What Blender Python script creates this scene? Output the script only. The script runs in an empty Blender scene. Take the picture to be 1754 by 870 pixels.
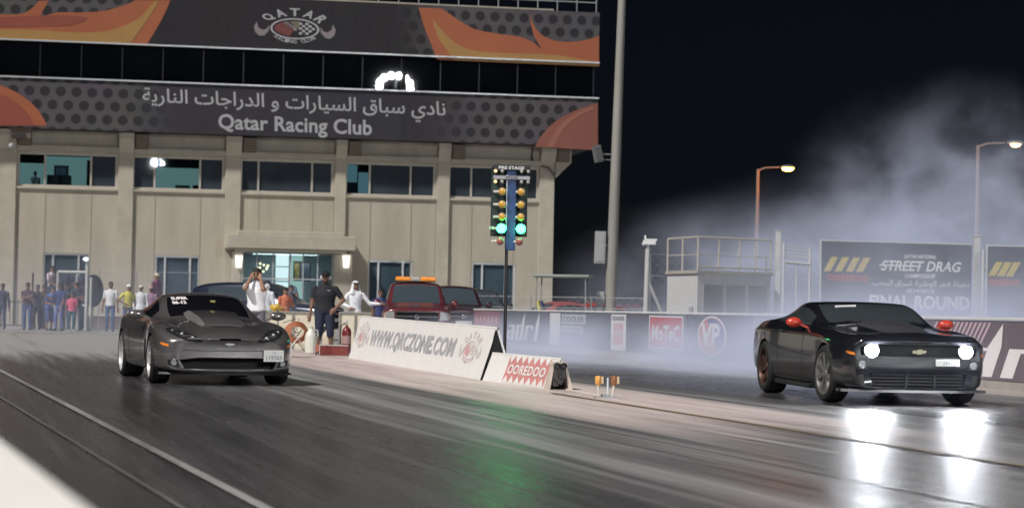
import bpy, bmesh, math, random
import numpy as np
from mathutils import Vector, Matrix
from mathutils.bvhtree import BVHTree
from mathutils.kdtree import KDTree

R = math.radians
PI = math.pi
random.seed(7)
SC = bpy.context.scene
COL = SC.collection

# ------------------------------------------------------------------ camera
CAM_H = 1.08
FPX = 3600.0
ROLL = 0.019
PITCH = math.atan(96.5 / FPX)
_f = Vector((0, math.cos(PITCH), math.sin(PITCH)))
_u0 = Vector((0, -math.sin(PITCH), math.cos(PITCH)))
_r0 = Vector((1, 0, 0))
_r = math.cos(ROLL) * _r0 + math.sin(ROLL) * _u0
_u = -math.sin(ROLL) * _r0 + math.cos(ROLL) * _u0
cam = bpy.data.cameras.new('camera')
camo = bpy.data.objects.new('camera', cam)
COL.objects.link(camo)
M = Matrix((( _r.x, _u.x, -_f.x, 0), (_r.y, _u.y, -_f.y, 0), (_r.z, _u.z, -_f.z, CAM_H), (0, 0, 0, 1)))
camo.matrix_world = M
cam.sensor_width = 36.0
cam.lens = FPX / 1754 * 36
cam.clip_start = 0.1
cam.clip_end = 3000
cam.dof.use_dof = True
cam.dof.focus_distance = 28.5
cam.dof.aperture_fstop = 2.6
SC.camera = camo

# ------------------------------------------------------------------ world: night sky
world = bpy.data.worlds.new('World')
SC.world = world
world.use_nodes = True
nt = world.node_tree
bg = nt.nodes['Background']
sky = nt.nodes.new('ShaderNodeTexSky')
sky.sky_type = 'NISHITA'
sky.sun_disc = False
SUN_DIR = Vector((0.58, 0.58, -0.95)).normalized()      # the way the key floodlight shines
sky.sun_elevation = math.asin(-SUN_DIR.z)
sky.sun_rotation = math.atan2(-SUN_DIR.x, -SUN_DIR.y)
hsv = nt.nodes.new('ShaderNodeHueSaturation')
hsv.inputs['Saturation'].default_value = 0.45
nt.links.new(sky.outputs[0], hsv.inputs['Color'])
tint = nt.nodes.new('ShaderNodeMix'); tint.data_type = 'RGBA'; tint.blend_type = 'MULTIPLY'; tint.inputs[0].default_value = 1
tint.inputs[7].default_value = (.72, .86, 1.25, 1)
nt.links.new(hsv.outputs[0], tint.inputs[6])
nt.links.new(tint.outputs[2], bg.inputs['Color'])
bg.inputs['Strength'].default_value = 0.0009

# ------------------------------------------------------------------ key light
sun = bpy.data.lights.new('sun', 'SUN')
sun.energy = 3.9
sun.angle = R(4.0)
sun.color = (1.0, 0.965, 0.925)
suno = bpy.data.objects.new('sun', sun)
COL.objects.link(suno)
suno.rotation_euler = SUN_DIR.to_track_quat('-Z', 'Y').to_euler()
suno.location = (-40, -40, 40)

vs = SC.view_settings
vs.view_transform = 'Standard'
vs.look = 'None'
vs.exposure = 0.0
vs.gamma = 1.0
vs.use_curve_mapping = False
SC.cycles.sample_clamp_indirect = 6.0
SC.cycles.use_denoising = True
SC.cycles.max_bounces = 8
SC.cycles.volume_bounces = 2
SC.cycles.transparent_max_bounces = 16
SC.cycles.volume_step_rate = 0.6
SC.cycles.volume_max_steps = 96

# ------------------------------------------------------------------ pixel helpers (1754 x 870 photo)
O_ = Vector((0, 0, CAM_H))
def ray(px, py):
    return _f + _r * ((px - 877) / FPX) + _u * ((435 - py) / FPX)
def G(px, py, z=0.0):
    d = ray(px, py); t = (z - CAM_H) / d.z
    return O_ + d * t
def AtY(px, py, Y):
    d = ray(px, py)
    return O_ + d * (Y / d.y)
def XY(px, Y, z=0.0):
    """ground point seen in column px at depth Y"""
    lo, hi = 300.0, 1500.0
    for _ in range(40):
        m = (lo + hi) / 2
        if AtY(px, m, Y).z > z: lo = m
        else: hi = m
    p = AtY(px, (lo + hi) / 2, Y)
    return Vector((p.x, p.y, z))
def HZ(px, py, Y):
    return AtY(px, py, Y).z

FTH = R(10)
FY0 = 100.0
def Fa(px, py, off=0.0):
    """facade plane: (along, height); off metres in front of it"""
    n = Vector((math.sin(FTH), -math.cos(FTH), 0)); e = Vector((math.cos(FTH), math.sin(FTH), 0))
    b = Vector((0, FY0, 0)); p0 = b + n * off
    d = ray(px, py); t = (p0 - O_).dot(n) / d.dot(n); p = O_ + d * t
    return (p - b).dot(e), p.z

TRK = R(15)
T_AL = Vector((math.sin(TRK), -math.cos(TRK), 0))       # along the strip, towards the camera
T_RT = Vector((math.cos(TRK), math.sin(TRK), 0))        # across the strip, to the right
def TR(b, a, z=0.0):
    """track coordinates: b across, a away from the camera"""
    return T_RT * b - T_AL * a + Vector((0, 0, z))

# ------------------------------------------------------------------ materials
_mc = {}
def mat(name, col=(.5, .5, .5), rough=.6, metal=0.0, spec=.5, emit=None, estr=0.0, var=0.0, vscale=6.0, bump=0.0, bscale=40.0, coat=0.0, stretch=None, rvar=0.0):
    if name in _mc: return _mc[name]
    m = bpy.data.materials.new(name)
    m.use_nodes = True
    t = m.node_tree
    p = t.nodes['Principled BSDF']
    p.inputs['Base Color'].default_value = (*col, 1)
    p.inputs['Roughness'].default_value = rough
    p.inputs['Metallic'].default_value = metal
    p.inputs['Specular IOR Level'].default_value = spec
    if coat:
        p.inputs['Coat Weight'].default_value = coat
        p.inputs['Coat Roughness'].default_value = 0.04
    if emit:
        p.inputs['Emission Color'].default_value = (*emit, 1)
        p.inputs['Emission Strength'].default_value = estr
    if var or bump or rvar:
        tc = t.nodes.new('ShaderNodeTexCoord')
        mp = t.nodes.new('ShaderNodeMapping')
        t.links.new(tc.outputs['Object'], mp.inputs['Vector'])
        if stretch: mp.inputs['Scale'].default_value = stretch
        nz = t.nodes.new('ShaderNodeTexNoise')
        nz.inputs['Scale'].default_value = vscale
        nz.inputs['Detail'].default_value = 6
        nz.inputs['Roughness'].default_value = .62
        t.links.new(mp.outputs[0], nz.inputs['Vector'])
        if var:
            rmp = t.nodes.new('ShaderNodeValToRGB')
            rmp.color_ramp.elements[0].position = .3
            rmp.color_ramp.elements[1].position = .7
            rmp.color_ramp.elements[0].color = (*[c * (1 - var) for c in col], 1)
            rmp.color_ramp.elements[1].color = (*[min(1, c * (1 + var * .6)) for c in col], 1)
            t.links.new(nz.outputs['Fac'], rmp.inputs['Fac'])
            t.links.new(rmp.outputs['Color'], p.inputs['Base Color'])
        if rvar:
            mr = t.nodes.new('ShaderNodeMapRange')
            mr.inputs['From Min'].default_value = .3; mr.inputs['From Max'].default_value = .7
            mr.inputs['To Min'].default_value = max(.02, rough - rvar); mr.inputs['To Max'].default_value = min(1, rough + rvar)
            t.links.new(nz.outputs['Fac'], mr.inputs['Value'])
            t.links.new(mr.outputs[0], p.inputs['Roughness'])
        if bump:
            n2 = t.nodes.new('ShaderNodeTexNoise')
            n2.inputs['Scale'].default_value = bscale
            n2.inputs['Detail'].default_value = 4
            t.links.new(mp.outputs[0], n2.inputs['Vector'])
            bp = t.nodes.new('ShaderNodeBump')
            bp.inputs['Strength'].default_value = bump
            bp.inputs['Distance'].default_value = .01
            t.links.new(n2.outputs['Fac'], bp.inputs['Height'])
            t.links.new(bp.outputs[0], p.inputs['Normal'])
    _mc[name] = m
    return m

def emat(name, col, s):
    if name in _mc: return _mc[name]
    m = bpy.data.materials.new(name); m.use_nodes = True
    t = m.node_tree; t.nodes.clear()
    e = t.nodes.new('ShaderNodeEmission'); o = t.nodes.new('ShaderNodeOutputMaterial')
    e.inputs['Color'].default_value = (*col, 1); e.inputs['Strength'].default_value = s
    t.links.new(e.outputs[0], o.inputs['Surface'])
    _mc[name] = m
    return m

def cm(r, g, b, rough=.85):
    """cloth / paint of an sRGB colour"""
    f = lambda c: ((c / 255 + .055) / 1.055) ** 2.4 if c > 10 else c / 255 / 12.92
    return mat('dye_%d_%d_%d' % (r, g, b), (f(r), f(g), f(b)), rough, var=.18, vscale=14, bump=.55, bscale=15)
def lin(r, g, b):
    f = lambda c: ((c / 255 + .055) / 1.055) ** 2.4 if c > 10 else c / 255 / 12.92
    return (f(r), f(g), f(b))

# ------------------------------------------------------------------ mesh builder
class MB:
    def __init__(s): s.v = []; s.f = []; s.m = []
    def add(s, vs, fs, mi=0, T=None):
        o = len(s.v)
        s.v += [tuple(T @ Vector(p)) if T is not None else tuple(p) for p in vs]
        s.f += [tuple(i + o for i in f) for f in fs]
        s.m += [mi] * len(fs)
        return s
    def box(s, c, d, mi=0, rz=0.0, T=None):
        x, y, z = d[0] / 2, d[1] / 2, d[2] / 2
        vs = []
        for k in (-1, 1):
            for (a, b) in ((-1, -1), (1, -1), (1, 1), (-1, 1)):
                p = Vector((a * x, b * y, k * z))
                if rz: p = Matrix.Rotation(rz, 3, 'Z') @ p
                vs.append(p + Vector(c))
        return s.add(vs, [(3, 2, 1, 0), (4, 5, 6, 7), (0, 1, 5, 4), (1, 2, 6, 5), (2, 3, 7, 6), (3, 0, 4, 7)], mi, T)
    def tube(s, p, q, r, r2=None, n=10, mi=0, caps=True, T=None):
        p, q = Vector(p), Vector(q); r2 = r if r2 is None else r2
        d = (q - p).normalized()
        a = d.orthogonal().normalized(); b = d.cross(a)
        vs = []
        for c, rr in ((p, r), (q, r2)):
            for i in range(n):
                t = 2 * PI * i / n
                vs.append(c + (a * math.cos(t) + b * math.sin(t)) * rr)
        fs = [(i, (i + 1) % n, n + (i + 1) % n, n + i) for i in range(n)]
        if caps: fs += [tuple(range(n - 1, -1, -1)), tuple(range(n, 2 * n))]
        return s.add(vs, fs, mi, T)
    def path(s, pts, r, n=8, mi=0):
        pts = [Vector(p) for p in pts]
        rr = r if isinstance(r, (list, tuple)) else [r] * len(pts)
        vs = []; a = None
        for i, p in enumerate(pts):
            d = (pts[min(i + 1, len(pts) - 1)] - pts[max(i - 1, 0)]).normalized()
            a = d.orthogonal().normalized() if a is None else (a - d * a.dot(d)).normalized()
            b = d.cross(a)
            for k in range(n):
                t = 2 * PI * k / n
                vs.append(p + (a * math.cos(t) + b * math.sin(t)) * rr[i])
        fs = []
        for i in range(len(pts) - 1):
            for k in range(n):
                fs.append((i * n + k, i * n + (k + 1) % n, (i + 1) * n + (k + 1) % n, (i + 1) * n + k))
        fs += [tuple(range(n - 1, -1, -1)), tuple(range((len(pts) - 1) * n, len(pts) * n))]
        return s.add(vs, fs, mi)
    def lathe(s, prof, n=24, mi=0, T=None, ring=False):
        """prof: (r, z) pairs about local Z"""
        vs = []; fs = []
        for (r, z) in prof:
            for i in range(n):
                t = 2 * PI * i / n
                vs.append((r * math.cos(t), r * math.sin(t), z))
        for j in range(len(prof) - 1):
            for i in range(n):
                fs.append((j * n + i, j * n + (i + 1) % n, (j + 1) * n + (i + 1) % n, (j + 1) * n + i))
        if ring:
            m = len(prof) - 1
            for i in range(n): fs.append((m * n + i, m * n + (i + 1) % n, (i + 1) % n, i))
            return s.add(vs, fs, mi, T)
        if prof[0][0] > 1e-4: fs.append(tuple(range(n - 1, -1, -1)))
        if prof[-1][0] > 1e-4: fs.append(tuple(range((len(prof) - 1) * n, len(prof) * n)))
        return s.add(vs, fs, mi, T)
    def ball(s, c, r, n=12, mi=0, T=None):
        r = r if isinstance(r, (tuple, list)) else (r, r, r)
        vs = []; fs = []
        k = n // 2
        for j in range(1, k):
            ph = PI * j / k
            for i in range(n):
                t = 2 * PI * i / n
                vs.append((c[0] + r[0] * math.sin(ph) * math.cos(t), c[1] + r[1] * math.sin(ph) * math.sin(t), c[2] + r[2] * math.cos(ph)))
        top = len(vs); vs.append((c[0], c[1], c[2] + r[2])); vs.append((c[0], c[1], c[2] - r[2]))
        for j in range(k - 2):
            for i in range(n):
                fs.append((j * n + i, (j + 1) * n + i, (j + 1) * n + (i + 1) % n, j * n + (i + 1) % n))
        for i in range(n):
            fs.append((top, i, (i + 1) % n)); fs.append((top + 1, (k - 2) * n + (i + 1) % n, (k - 2) * n + i))
        return s.add(vs, fs, mi, T)
    def prism(s, poly, vec, mi=0, T=None):
        """closed polygon (3D points) pushed along vec"""
        n = len(poly); v = Vector(vec)
        vs = [Vector(p) for p in poly] + [Vector(p) + v for p in poly]
        fs = [tuple(range(n)), tuple(range(2 * n - 1, n - 1, -1))] + [(i, n + i, n + (i + 1) % n, (i + 1) % n) for i in range(n)]
        return s.add(vs, fs, mi, T)
    def sheet(s, poly, mi=0):
        return s.add([Vector(p) for p in poly], [tuple(range(len(poly)))], mi)
    def build(s, name, mats, parent=None, loc=None, rz=None, smooth=35, bevel=0.0, segs=2, link=True):
        me = bpy.data.meshes.new(name)
        me.from_pydata(s.v, [], s.f)
        mats = mats if isinstance(mats, (list, tuple)) else [mats]
        for m in mats: me.materials.append(m)
        for p, mi in zip(me.polygons, s.m): p.material_index = mi
        bm = bmesh.new(); bm.from_mesh(me)
        bmesh.ops.remove_doubles(bm, verts=bm.verts, dist=1e-5)
        bmesh.ops.recalc_face_normals(bm, faces=bm.faces)
        if bevel:
            ed = [e for e in bm.edges if len(e.link_faces) == 2 and e.calc_face_angle(0) > R(40)]
            bmesh.ops.bevel(bm, geom=ed, offset=bevel, segments=segs, profile=.5, affect='EDGES', clamp_overlap=True)
        set_smooth(bm, smooth)
        bm.to_mesh(me); bm.free()
        o = bpy.data.objects.new(name, me)
        COL.objects.link(o)
        if parent: o.parent = parent
        if loc is not None: o.location = loc
        if rz is not None: o.rotation_euler = (0, 0, rz)
        return o

def set_smooth(bm, ang):
    for f in bm.faces: f.smooth = ang > 0
    for e in bm.edges:
        e.smooth = not (len(e.link_faces) != 2 or e.calc_face_angle(0) > R(ang))

def empty(name, loc=(0, 0, 0), rz=0.0, parent=None):
    o = bpy.data.objects.new(name, None)
    o.empty_display_size = .2
    o.location = loc; o.rotation_euler = (0, 0, rz)
    COL.objects.link(o)
    if parent: o.parent = parent
    return o
def tag(o, label=None, cat=None, group=None, kind=None):
    if label: o['label'] = label
    if cat: o['category'] = cat
    if group: o['group'] = group
    if kind: o['kind'] = kind
    return o
def thing(name, label, cat, loc=(0, 0, 0), rz=0.0, group=None):
    return tag(empty(name, loc, rz), label, cat, group)
def copy_tree(o, parent=None):
    c = o.copy(); COL.objects.link(c)
    if parent: c.parent = parent
    for ch in [x for x in bpy.data.objects if x.parent == o]: copy_tree(ch, c)
    return c
def evaluated(o):
    dg = bpy.context.evaluated_depsgraph_get(); dg.update()
    return bpy.data.meshes.new_from_object(o.evaluated_get(dg), preserve_all_data_layers=True, depsgraph=dg)
def dump(o):
    bpy.data.objects.remove(o, do_unlink=True)

# ------------------------------------------------------------------ lettering
_AR = {'ن': ('\ufee5', '\ufee6', '\ufee7', '\ufee8'), 'ا': ('\ufe8d', '\ufe8e', None, None), 'د': ('\ufea9', '\ufeaa', None, None),
       'ي': ('\ufef1', '\ufef2', '\ufef3', '\ufef4'), 'س': ('\ufeb1', '\ufeb2', '\ufeb3', '\ufeb4'), 'ب': ('\ufe8f', '\ufe90', '\ufe91', '\ufe92'),
       'ق': ('\ufed5', '\ufed6', '\ufed7', '\ufed8'), 'ل': ('\ufedd', '\ufede', '\ufedf', '\ufee0'), 'ر': ('\ufead', '\ufeae', None, None),
       'ت': ('\ufe95', '\ufe96', '\ufe97', '\ufe98'), 'و': ('\ufeed', '\ufeee', None, None), 'ج': ('\ufe9d', '\ufe9e', '\ufe9f', '\ufea0'),
       'ة': ('\ufe93', '\ufe94', None, None), 'ط': ('\ufec1', '\ufec2', '\ufec3', '\ufec4'), 'ح': ('\ufea1', '\ufea2', '\ufea3', '\ufea4'),
       'ه': ('\ufee9', '\ufeea', '\ufeeb', '\ufeec'), 'م': ('\ufee1', '\ufee2', '\ufee3', '\ufee4')}
def arabic(t):
    out = []
    for w in t.split(' '):
        o = ''
        for i, c in enumerate(w):
            f = _AR[c]
            pj = i > 0 and _AR[w[i - 1]][2] is not None
            nj = i < len(w) - 1 and f[2] is not None
            o += f[3] if pj and nj else f[1] if pj else f[2] if nj else f[0]
        out.append(o[::-1])
    return ' '.join(out[::-1])
def glyphs(body, bold=.0, spacing=1.0, shear=0.0):
    """text as flat mesh data scaled to a unit box (0..1, 0..1) plus its aspect"""
    c = bpy.data.curves.new('lettering', 'FONT'); c.body = body
    c.offset = bold; c.space_character = spacing; c.shear = shear; c.resolution_u = 3; c.fill_mode = 'FRONT'
    o = bpy.data.objects.new('lettering', c); COL.objects.link(o)
    me = evaluated(o)
    vs = [v.co.copy() for v in me.vertices]; fs = [tuple(p.vertices) for p in me.polygons]
    dump(o); bpy.data.curves.remove(c)
    x0, x1 = min(v.x for v in vs), max(v.x for v in vs); y0, y1 = min(v.y for v in vs), max(v.y for v in vs)
    return [((v.x - x0) / (x1 - x0), (v.y - y0) / (y1 - y0)) for v in vs], fs, (x1 - x0) / (y1 - y0)
def put_text(mb, body, quad, mi=0, **k):
    """fit text in a quad of four 3D points: lower left, lower right, upper right, upper left"""
    uv, fs, _ = glyphs(body, **k)
    a, b, c, d = [Vector(p) for p in quad]
    mb.add([(a * (1 - u) + b * u) * (1 - v) + (d * (1 - u) + c * u) * v for u, v in uv], fs, mi)
def arc_text(mb, body, cx, cz, rx, rz, a0, a1, h, P, mi=0, inside=False, bold=.02):
    """letters along an ellipse; P maps flat (x, z) to 3D"""
    n = len(body)
    for i, ch in enumerate(body):
        if ch == ' ': continue
        t = a0 + (a1 - a0) * (i + .5) / n
        px, pz = cx + rx * math.cos(t), cz + rz * math.sin(t)
        w = abs(a1 - a0) / n * rx * .82
        tx, tz = -rx * math.sin(t), rz * math.cos(t)
        l = math.hypot(tx, tz); tx, tz = tx / l, tz / l
        if a1 < a0: tx, tz = -tx, -tz
        nx, nz = -tz, tx
        q = [P(px + tx * i1 * w / 2 + nx * j1 * h, pz + tz * i1 * w / 2 + nz * j1 * h) for i1, j1 in ((-1, 0), (1, 0), (1, 1), (-1, 1))]
        put_text(mb, ch, q, mi, bold=bold)
# ================================================================== SETTING: ground, strip, markings
def track_material(pink=False):
    m = bpy.data.materials.new('rubbered_concrete' if pink else 'rubbered_asphalt'); m.use_nodes = True
    t = m.node_tree; p = t.nodes['Principled BSDF']; N = t.nodes.new; L = t.links.new
    geo = N('ShaderNodeNewGeometry')
    mp = N('ShaderNodeMapping'); mp.inputs['Rotation'].default_value = (0, 0, -TRK)
    L(geo.outputs['Position'], mp.inputs['Vector'])
    def noise(scale, vec_scale, detail=5, rough=.6):
        k = N('ShaderNodeMapping'); k.inputs['Scale'].default_value = vec_scale
        L(mp.outputs[0], k.inputs['Vector'])
        n = N('ShaderNodeTexNoise'); n.inputs['Scale'].default_value = scale; n.inputs['Detail'].default_value = detail; n.inputs['Roughness'].default_value = rough
        L(k.outputs[0], n.inputs['Vector']); return n
    st = noise(1.0, (2.6, .05, 1), 8, .68)       # long rubber streaks
    st2 = noise(1.0, (9.0, .16, 1), 6, .7)      # fine streaks
    pa = noise(.35, (1, .5, 1), 4)              # broad patches
    fine = noise(90, (1, 1, 1), 3)
    sep = N('ShaderNodeSeparateXYZ'); L(mp.outputs[0], sep.inputs[0])
    # two rubbered grooves, left lane centred b=3.4, right lane centred b=11.7
    def groove(c, w):
        a = N('ShaderNodeMath'); a.operation = 'SUBTRACT'; L(sep.outputs['X'], a.inputs[0]); a.inputs[1].default_value = c
        b = N('ShaderNodeMath'); b.operation = 'ABSOLUTE'; L(a.outputs[0], b.inputs[0])
        r = N('ShaderNodeMapRange'); r.interpolation_type = 'SMOOTHSTEP'
        r.inputs['From Min'].default_value = w * .35; r.inputs['From Max'].default_value = w
        r.inputs['To Min'].default_value = 1; r.inputs['To Max'].default_value = 0
        L(b.outputs[0], r.inputs['Value']); return r
    g1, g2 = groove(1.6, 3.2), groove(11.6, 2.4)
    g3, g4, g5, g6 = groove(2.1, .42), groove(3.75, .42), groove(10.8, .42), groove(12.45, .42)
    ad = N('ShaderNodeMath'); ad.operation = 'MAXIMUM'; L(g1.outputs[0], ad.inputs[0]); L(g2.outputs[0], ad.inputs[1])
    tr = None
    for gx in (g3, g4, g5, g6):
        if tr is None: tr = gx.outputs[0]
        else:
            mm = N('ShaderNodeMath'); mm.operation = 'MAXIMUM'; L(tr, mm.inputs[0]); L(gx.outputs[0], mm.inputs[1]); tr = mm.outputs[0]
    def mul(a, f):
        x = N('ShaderNodeMath'); x.operation = 'MULTIPLY'; L(a, x.inputs[0]); x.inputs[1].default_value = f; return x.outputs[0]
    def add(a, b):
        x = N('ShaderNodeMath'); x.operation = 'ADD'; L(a, x.inputs[0]); L(b, x.inputs[1]); return x.outputs[0]
    pad_sheen = N('ShaderNodeMapRange'); pad_sheen.interpolation_type = 'SMOOTHSTEP'; pad_sheen.inputs['From Min'].default_value = 30; pad_sheen.inputs['From Max'].default_value = 54; L(sep.outputs['Y'], pad_sheen.inputs['Value'])   # launch area concrete, paler still for grazing reflection put into the colour
    v = add(add(mul(st.outputs['Fac'], .74), mul(st2.outputs['Fac'], .30)), add(add(mul(pa.outputs['Fac'], .18), add(mul(ad.outputs[0], -.20), mul(tr, -.05))), mul(pad_sheen.outputs[0], .46)))
    rp = N('ShaderNodeValToRGB'); e = rp.color_ramp.elements
    e[0].position = .30; e[0].color = (.024, .0235, .025, 1)
    e[1].position = .80; e[1].color = (.36, .352, .352, 1)
    k = rp.color_ramp.elements.new(.52); k.color = (.092, .089, .090, 1)
    L(v, rp.inputs['Fac'])
    col = rp.outputs['Color']
    rr = N('ShaderNodeMapRange'); rr.inputs['From Min'].default_value = .3; rr.inputs['From Max'].default_value = .8
    rr.inputs['To Min'].default_value = .20; rr.inputs['To Max'].default_value = .48
    L(v, rr.inputs['Value'])
    rough = rr.outputs[0]
    if pink:
        # bare pinkish concrete, rubbered over towards the camera and along its edges
        pn = noise(1.2, (2.2, .12, 1), 8, .7)
        pr = N('ShaderNodeValToRGB'); q = pr.color_ramp.elements
        q[0].position = .3; q[0].color = (.32, .265, .255, 1); q[1].position = .72; q[1].color = (.70, .60, .575, 1)
        k2 = q.new(.5); k2.color = (.56, .465, .445, 1); L(pn.outputs['Fac'], pr.inputs['Fac'])
        fa = N('ShaderNodeMapRange'); fa.interpolation_type = 'SMOOTHSTEP'; fa.inputs['From Min'].default_value = 13; fa.inputs['From Max'].default_value = 25; L(sep.outputs['Y'], fa.inputs['Value'])
        ce = N('ShaderNodeMath'); ce.operation = 'SUBTRACT'; L(sep.outputs['X'], ce.inputs[0]); ce.inputs[1].default_value = 7.6
        ca = N('ShaderNodeMath'); ca.operation = 'ABSOLUTE'; L(ce.outputs[0], ca.inputs[0])
        fe = N('ShaderNodeMapRange'); fe.inputs['From Min'].default_value = 1.75; fe.inputs['From Max'].default_value = 1.2; L(ca.outputs[0], fe.inputs['Value'])
        f0 = N('ShaderNodeMath'); f0.operation = 'MULTIPLY'; L(fa.outputs[0], f0.inputs[0]); L(fe.outputs[0], f0.inputs[1])
        f1 = add(f0.outputs[0], mul(add(st.outputs['Fac'], mul(st2.outputs['Fac'], .5)), 1.6))
        f2 = N('ShaderNodeMapRange'); f2.interpolation_type = 'SMOOTHSTEP'; f2.inputs['From Min'].default_value = 1.35; f2.inputs['From Max'].default_value = 1.85; L(f1, f2.inputs['Value'])
        f3 = N('ShaderNodeMath'); f3.operation = 'MULTIPLY'; L(f2.outputs[0], f3.inputs[0]); L(f0.outputs[0], f3.inputs[1])
        f4 = N('ShaderNodeMath'); f4.operation = 'POWER'; L(f3.outputs[0], f4.inputs[0]); f4.inputs[1].default_value = .6
        mx = N('ShaderNodeMix'); mx.data_type = 'RGBA'; L(f4.outputs[0], mx.inputs[0]); L(col, mx.inputs[6]); L(pr.outputs['Color'], mx.inputs[7]); col = mx.outputs[2]
        mr = N('ShaderNodeMix'); mr.data_type = 'FLOAT'; L(f4.outputs[0], mr.inputs[0]); L(rough, mr.inputs[2]); mr.inputs[3].default_value = .55; rough = mr.outputs[0]
    L(col, p.inputs['Base Color']); L(rough, p.inputs['Roughness'])
    p.inputs['Specular IOR Level'].default_value = .5
    wav = noise(1.0, (5.0, 1.1, 1), 4, .6)
    bsum = add(add(mul(fine.outputs['Fac'], 1.0), mul(st2.outputs['Fac'], 1.2)), mul(wav.outputs['Fac'], 1.4))
    bp = N('ShaderNodeBump'); bp.inputs['Strength'].default_value = .32; bp.inputs['Distance'].default_value = .012
    L(bsum, bp.inputs['Height']); L(bp.outputs[0], p.inputs['Normal'])
    return m

def strip_mat(name, c0, c1, c2, rough=.55):
    """worn concrete or paint, streaked along the strip"""
    m = bpy.data.materials.new(name); m.use_nodes = True
    t = m.node_tree; p = t.nodes['Principled BSDF']; N = t.nodes.new; L = t.links.new
    geo = N('ShaderNodeNewGeometry')
    mp = N('ShaderNodeMapping'); mp.inputs['Rotation'].default_value = (0, 0, -TRK)
    L(geo.outputs['Position'], mp.inputs['Vector'])
    k = N('ShaderNodeMapping'); k.inputs['Scale'].default_value = (2.2, .12, 1); L(mp.outputs[0], k.inputs['Vector'])
    n = N('ShaderNodeTexNoise'); n.inputs['Scale'].default_value = 1.2; n.inputs['Detail'].default_value = 8; n.inputs['Roughness'].default_value = .7
    L(k.outputs[0], n.inputs['Vector'])
    rp = N('ShaderNodeValToRGB'); e = rp.color_ramp.elements
    e[0].position = .3; e[0].color = (*c0, 1); e[1].position = .72; e[1].color = (*c2, 1)
    q = e.new(.5); q.color = (*c1, 1)
    L(n.outputs['Fac'], rp.inputs['Fac']); L(rp.outputs['Color'], p.inputs['Base Color'])
    p.inputs['Roughness'].default_value = rough
    n2 = N('ShaderNodeTexNoise'); n2.inputs['Scale'].default_value = 60; L(mp.outputs[0], n2.inputs['Vector'])
    bp = N('ShaderNodeBump'); bp.inputs['Strength'].default_value = .2; bp.inputs['Distance'].default_value = .01
    L(n2.outputs['Fac'], bp.inputs['Height']); L(bp.outputs[0], p.inputs['Normal'])
    return m

def sheet_obj(name, pts, z, m):
    mb = MB(); mb.sheet([(p[0], p[1], z) for p in pts])
    o = mb.build(name, m, smooth=0); return tag(o, kind='structure')

sheet_obj('ground', [(-900, -300), (900, -300), (900, 2200), (-900, 2200)], -0.004,
          mat('far_asphalt', (.09, .088, .086), .7, var=.3, vscale=.4, bump=.2))
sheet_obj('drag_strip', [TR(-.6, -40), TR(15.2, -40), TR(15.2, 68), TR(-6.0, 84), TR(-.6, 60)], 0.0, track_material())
sheet_obj('forecourt', [(-60, 70.2), (-13.6, 70.2), (-9.0, 67.0), (8, 67.0), (8, 69.5), (60, 69.5), (60, 140), (-60, 140)], .004,
          strip_mat('forecourt_concrete', (.20, .198, .195), (.30, .295, .29), (.38, .375, .365), .6))
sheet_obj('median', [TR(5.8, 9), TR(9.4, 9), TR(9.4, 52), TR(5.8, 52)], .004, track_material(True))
def band(name, p, q, w, m, z=.012):
    p, q = Vector((p[0], p[1], 0)), Vector((q[0], q[1], 0))
    d = (q - p).normalized(); n = Vector((-d.y, d.x, 0)) * w / 2
    return sheet_obj(name, [p - n, q - n, q + n, p + n], z, m)
wl = strip_mat('worn_white_paint', (.09, .088, .085), (.26, .25, .24), (.42, .41, .4), .5)
def ext(p, q, f0, f1):
    return p + (q - p) * f0, p + (q - p) * f1
a_, b_ = G(0, 635), G(450, 870)
band('edge_line', *ext(a_, b_, -.75, 1.5), .075, wl)
a_, b_ = G(36, 703), G(303, 867)
band('inner_edge_line', *ext(a_, b_, -.3, 1.6), .03, strip_mat('faint_white_paint', (.06, .06, .058), (.13, .128, .122), (.24, .235, .225), .5))
band('centre_line', TR(7.68, 9), TR(7.68, 26.5), .09, strip_mat('worn_yellow_paint', (.10, .085, .06), (.20, .155, .09), (.34, .27, .17), .5))
band('lane_seam', TR(9.35, 8), TR(9.35, 40), .04, strip_mat('tar_seam', (.02, .02, .02), (.03, .029, .029), (.05, .045, .045), .4))
# the right-hand run-off below the wall
sheet_obj('wall_apron', [TR(14.6, 22), TR(15.9, 22), TR(15.9, 66), TR(14.6, 66)], .004,
          strip_mat('apron_concrete', (.22, .19, .18), (.36, .32, .30), (.46, .42, .40), .5))

# foreground barrier, bottom-left corner
z_b = .80
p0, p1 = G(0, 735, z_b), G(190, 870, z_b)
d = (p1 - p0).normalized(); n = Vector((-d.y, d.x, 0))
if n.x > 0: n = -n
bar = thing('concrete_barrier', 'white painted concrete barrier at the edge of the strip in front of the camera', 'barrier')
mb = MB()
a0, a1 = p0 - d * 7, p1 + d * 2.0
prof = [(0.0, z_b - .03), (.03, z_b), (.57, z_b), (.60, z_b - .03), (.60, .55), (.78, .2), (.78, 0), (-.18, 0), (-.18, .2), (0, .55)]
k = len(prof)
vs = [a0 + n * o + Vector((0, 0, z - z_b)) for o, z in prof] + [a1 + n * o + Vector((0, 0, z - z_b)) for o, z in prof]
mb.add(vs, [tuple(range(k)), tuple(range(2 * k - 1, k - 1, -1))] + [(i, k + i, k + (i + 1) % k, (i + 1) % k) for i in range(k)])
mb.build('barrier_body', mat('white_wall_paint', (.84, .82, .77), .55, var=.06, vscale=5, bump=.1), bar, smooth=20)
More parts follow.
